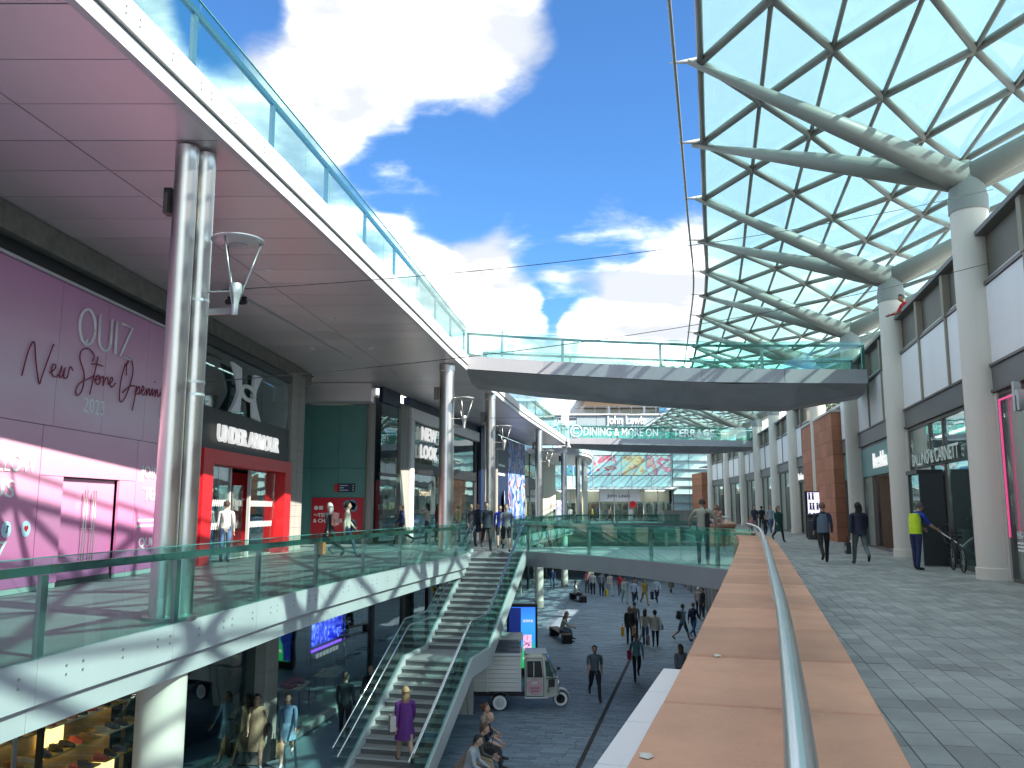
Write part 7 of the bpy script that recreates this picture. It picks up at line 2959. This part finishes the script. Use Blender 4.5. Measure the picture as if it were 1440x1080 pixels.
# --- lower street
person(G(837, 984, LZ), -88, 'man in a grey short sleeved shirt walking up the middle of the lower street', top=(.10, .13, .15), bottom=(.012, .014, .03), skin=1, sleeve=.5, pose='walk', ph=1, sc=1.10, slim=1.12, hair=(.02, .015, .01))
p = person(G(896, 957, LZ), -92, 'woman in a teal top and black leggings walking towards the viewer', top=(.16, .30, .33), bottom=BLK, skin=1, hair=(.03, .02, .02), hairstyle='bun', ph=-1, sc=1.06)
held(p, 'shoulder_bag', 'crimson bag hanging at the side of the woman in the teal top', 'bag', (.30, .04, .95), cross_bag((.42, .015, .07), .24, .32, .12))
p = person(G(961, 902, LZ), 28, 'man in a blue shirt and shorts carrying a backpack', top=(.14, .24, .30), bottom=(.04, .07, .14), leg=.5, skin=1, hair=(.04, .03, .02), ph=-1, sc=1.10)
held(p, 'backpack', 'black backpack of the man in shorts', 'backpack', (0, -.24, 1.22), backpack((.02, .025, .035)))
p = person(G(976, 897, LZ), 50, 'woman in a navy top and jeans beside the man in shorts', top=NAVY, bottom=(.05, .12, .24), hair=(.12, .07, .05), ph=1, shoes=(.5, .5, .5))
held(p, 'backpack', 'navy backpack of the woman in jeans', 'backpack', (0, -.21, 1.2), backpack((.012, .018, .05), .4))
p = person(G(886, 906, LZ), 80, 'woman in black carrying a yellow and a tan bag', top=BLK, bottom=BLK, hair=(.25, .16, .1), hairstyle='long', pose='stand', coat=(.8, BLK))
held(p, 'carrier_bag', 'bright yellow carrier bag of the woman in black', 'bag', (-.34, .0, .98), shopping_bag((.85, .42, .02), .30, .46, .16))
held(p, 'carrier_bag', 'tan carrier bag of the woman in black', 'bag', (.20, -.14, 1.02), shopping_bag((.42, .26, .13), .40, .42, .2))
person(G(893, 898, LZ), 85, 'person with dark scarf standing just beyond the yellow bag', top=(.12, .10, .09), bottom=BLK, pose='stand', hair=(.06, .04, .03))
p = person(G(908, 909, LZ), 75, 'woman in a cream top walking away up the street', top=(.45, .38, .30), bottom=(.05, .08, .16), hair=(.06, .04, .03), hairstyle='long', ph=1)
p = person(G(922, 911, LZ), 82, 'woman in a pale jacket and dark trousers carrying bags', top=(.50, .48, .40), bottom=(.02, .02, .03), hair=(.02, .015, .012), hairstyle='bun', ph=-1, coat=(.85, (.50, .48, .40)))
held(p, 'carrier_bag', 'pink patterned carrier bag of the woman in the pale jacket', 'bag', (-.33, .04, .72), shopping_bag((.42, .22, .18), .34, .46, .14))
held(p, 'shoulder_bag', 'teal shoulder bag of the woman in the pale jacket', 'bag', (.33, .0, .95), cross_bag((.12, .26, .28), .34, .24, .1))
grp = ((872, 838, (.55, .03, .06), (.06, .05, .05), 'person in a red top walking behind the man in the light suit'), (879, 849, (.42, .46, .44), (.36, .40, .38), 'man in a light grey suit in the row of four'),
       (892, 852, (.50, .54, .66), (.03, .04, .06), 'person in a pale blue shirt in the row of four'), (907, 851, (.42, .28, .08), (.42, .28, .08), 'woman in a mustard jumpsuit in the row of four'), (924, 849, (.58, .60, .70), (.015, .02, .05), 'man in a white shirt carrying a dark jacket'))
for i, (px, py, tp, bt, lb_) in enumerate(grp):
    p = person(G(px, py, LZ), -92 + 4 * i, lb_, top=tp, bottom=bt, ph=1 if i % 2 else -1, skin=(0, 1, 1, 3, 0)[i], hairstyle='long' if i in (2, 3) else 'short', shoes=(.6, .6, .6) if i == 4 else (.05, .05, .05), sc=1.08 if i != 0 else 1.0)
held(p, 'folded_jacket', 'dark navy jacket hanging over the arm of the man in the white shirt', 'jacket', (.38, .08, .98), shopping_bag(NAVY, .26, .55, .16, NAVY))
person(G(983, 868, LZ), 60, 'person in a beige top with white cap standing by the lower shop', top=(.42, .38, .34), bottom=NAVY, pose='stand', hair=(.7, .7, .68), shoes=(.6, .6, .6))
person(G(989, 870, LZ), 200, 'person in black standing close to the one with the white cap', top=BLK, bottom=BLK, pose='stand', shoes=(.6, .6, .6))
person(Vector((6.3, 33.0, LZ)), 95, 'woman in a grey blue top just below the sandstone parapet', top=(.30, .33, .37), bottom=DEN, hair=(.22, .14, .08), hairstyle='long', ph=1, skin=0)
person(G(777, 829, LZ), 85, 'man with a blue backpack walking away under the low footbridge', top=(.03, .06, .16), bottom=(.05, .12, .22), ph=-1)
p = person(G(1000 - 107, 846, LZ), 90, 'person partly hidden behind the pale blue shirt', top=(.2, .2, .22), bottom=BLK, detail=False)
person(G(944, 834, LZ), 60, 'figure in an olive coat under the low footbridge', top=(.14, .13, .07), bottom=(.12, .11, .06), coat=(.5, (.14, .13, .07)), detail=False)
far_g = ((812, 838, WHT, BLK, 'sit', 0), (819, 837, (.22, .02, .07), BLK, 'sit', 20), (826, 834, (.35, .12, .16), (.1, .1, .1), 'stand', -60), (834, 838, (.6, .6, .56), BLK, 'stand', -100), (846, 838, (.28, .30, .34), BLK, 'stand', 80),
         (848, 833, (.3, .24, .2), BLK, 'stand', 180), (858, 838, (.58, .5, .45), (.55, .55, .55), 'walk', -80), (829, 831, (.5, .45, .35), DEN, 'stand', -120))
for i, (px, py, tp, bt, po_, fc) in enumerate(far_g):
    p = person(G(px, py, LZ) if po_ != 'sit' else Vector((4.75 + .05 * i, 65.0 + i * .9, LZ)), fc, ['person in white sitting on the far bench', 'person in wine red sitting on the far bench', 'person in a dusky pink top in the far group', 'person in a white jacket and black trousers in the far group',
               'man in a grey top and dark trousers in the far group', 'person in brown in the far group', 'person in pale clothes carrying a yellow bag', 'person in a straw coloured top at the back of the far group'][i],
               top=tp, bottom=bt, pose=po_, detail=False, hair=(.03, .025, .02), skin=i % 3, shoes=(.5, .5, .5) if i % 2 else (.05, .05, .05))
    if i == 6:
        held(p, 'carrier_bag', 'yellow carrier bag with a red print in the far group', 'bag', (.30, .1, .66), shopping_bag((.85, .62, .02), .34, .52, .14, print_=(.6, .05, .03)))
# seated by the totem
b0 = Vector((2.55, 46.6, LZ))
person(b0 + Vector((-.02, -.8, 0)), 0, 'man in a striped shirt sitting on the bench in the sun', top=(.40, .40, .33), bottom=(.08, .12, .16), pose='sit', lean=22, sleeve=.5, hair=(.16, .12, .08), arms={-1: (40, 4, 30), 1: (40, 4, 34)})
person(b0 + Vector((.12, .2, 0)), 5, 'person in a black jacket sitting behind the man in the striped shirt', top=BLK, bottom=(.1, .14, .2), pose='sit', lean=18, hair=(.3, .2, .12), hairstyle='long')
# seated by the stairs
bl = ((-.80, 24.75, 'woman in a beige cardigan and jeans sitting at the far end of the stair bench', (.27, .215, .17), (.16, .30, .50), 0, (.12, .05, .03), 'bun', 4, 1),
      (-.80, 23.85, 'bald man in a navy polo shirt sitting on the stair bench', (.012, .018, .045), (.03, .03, .035), 0, (.3, .2, .14), 'bald', 14, .5),
      (-1.0, 22.75, 'man in an olive jacket holding a camera on the stair bench', (.07, .075, .06), (.40, .31, .20), 0, (.10, .06, .04), 'short', 22, 1),
      (-1.1, 21.65, 'person in a grey hooded sweatshirt at the near end of the stair bench', (.36, .40, .44), (.07, .16, .36), 0, (.02, .02, .02), 'short', 20, 1))
for i, (x, y, lb_, tp, bt, sk, hr_, hs, ln, sl_) in enumerate(bl):
    p = person(Vector((x, y, LZ)), (-8, -6, -4, -10)[i], lb_, top=tp, bottom=bt, pose='sit', skin=sk, hair=hr_, hairstyle=hs, lean=ln, sleeve=sl_, sc=1.10, ph=1 if i % 2 else -1, slim=1.08, coat=None)
    if i == 2:
        held(p, 'camera_bag', 'black camera on the lap of the man in the olive jacket', 'camera', (0, .42, .72), cross_bag(BLK, .2, .14, .16))
held(p, 'satchel', 'olive green satchel beside the person in the grey sweatshirt', 'bag', (.26, .15, .42), cross_bag((.07, .10, .03), .36, .34, .1))
# shoppers under the left terrace
p = person(G(358, 1078, LZ), -70, 'woman in a long tan coat walking past the lower shop window', top=(.36, .25, .16), bottom=(.36, .25, .16), leg=.5, hair=(.03, .02, .015), coat=(.45, (.36, .25, .16)), ph=1, shoes=(.65, .65, .65), sc=1.08)
held(p, 'handbag', 'black handbag of the woman in the long tan coat', 'bag', (-.30, .02, .86), cross_bag(BLK, .34, .26, .1, 1))
p = person(G(402, 1075, LZ), -80, 'woman in a blue denim jacket and short skirt carrying bags', top=(.10, .19, .30), bottom=(.18, .34, .46), leg=0, skin=3, hair=(.05, .03, .02), hairstyle='long', skirt=(.66, (.18, .34, .46)), ph=-1, shoes=(.65, .65, .65), sc=1.07)
held(p, 'carrier_bag', 'black carrier bag held by the woman in the denim jacket', 'bag', (.32, .06, .78), shopping_bag(BLK, .34, .46, .12))
held(p, 'handbag', 'tan bag held by the woman in the denim jacket', 'bag', (.18, .16, .75), shopping_bag((.4, .26, .1), .2, .36, .1))
person(G(484, 1040, LZ), 80, 'man in a dark grey jacket standing in the shade by the window', top=(.045, .06, .07), bottom=(.012, .014, .02), pose='stand', hair=(.08, .06, .05), skin=0, sc=1.08, slim=1.1)
person(G(520, 1020, LZ), -100, 'person in black behind the staircase rail on the lower level', top=BLK, bottom=BLK, pose='walk', hair=(.3, .22, .15), sc=1.06)

finish_texts()
finish_people()
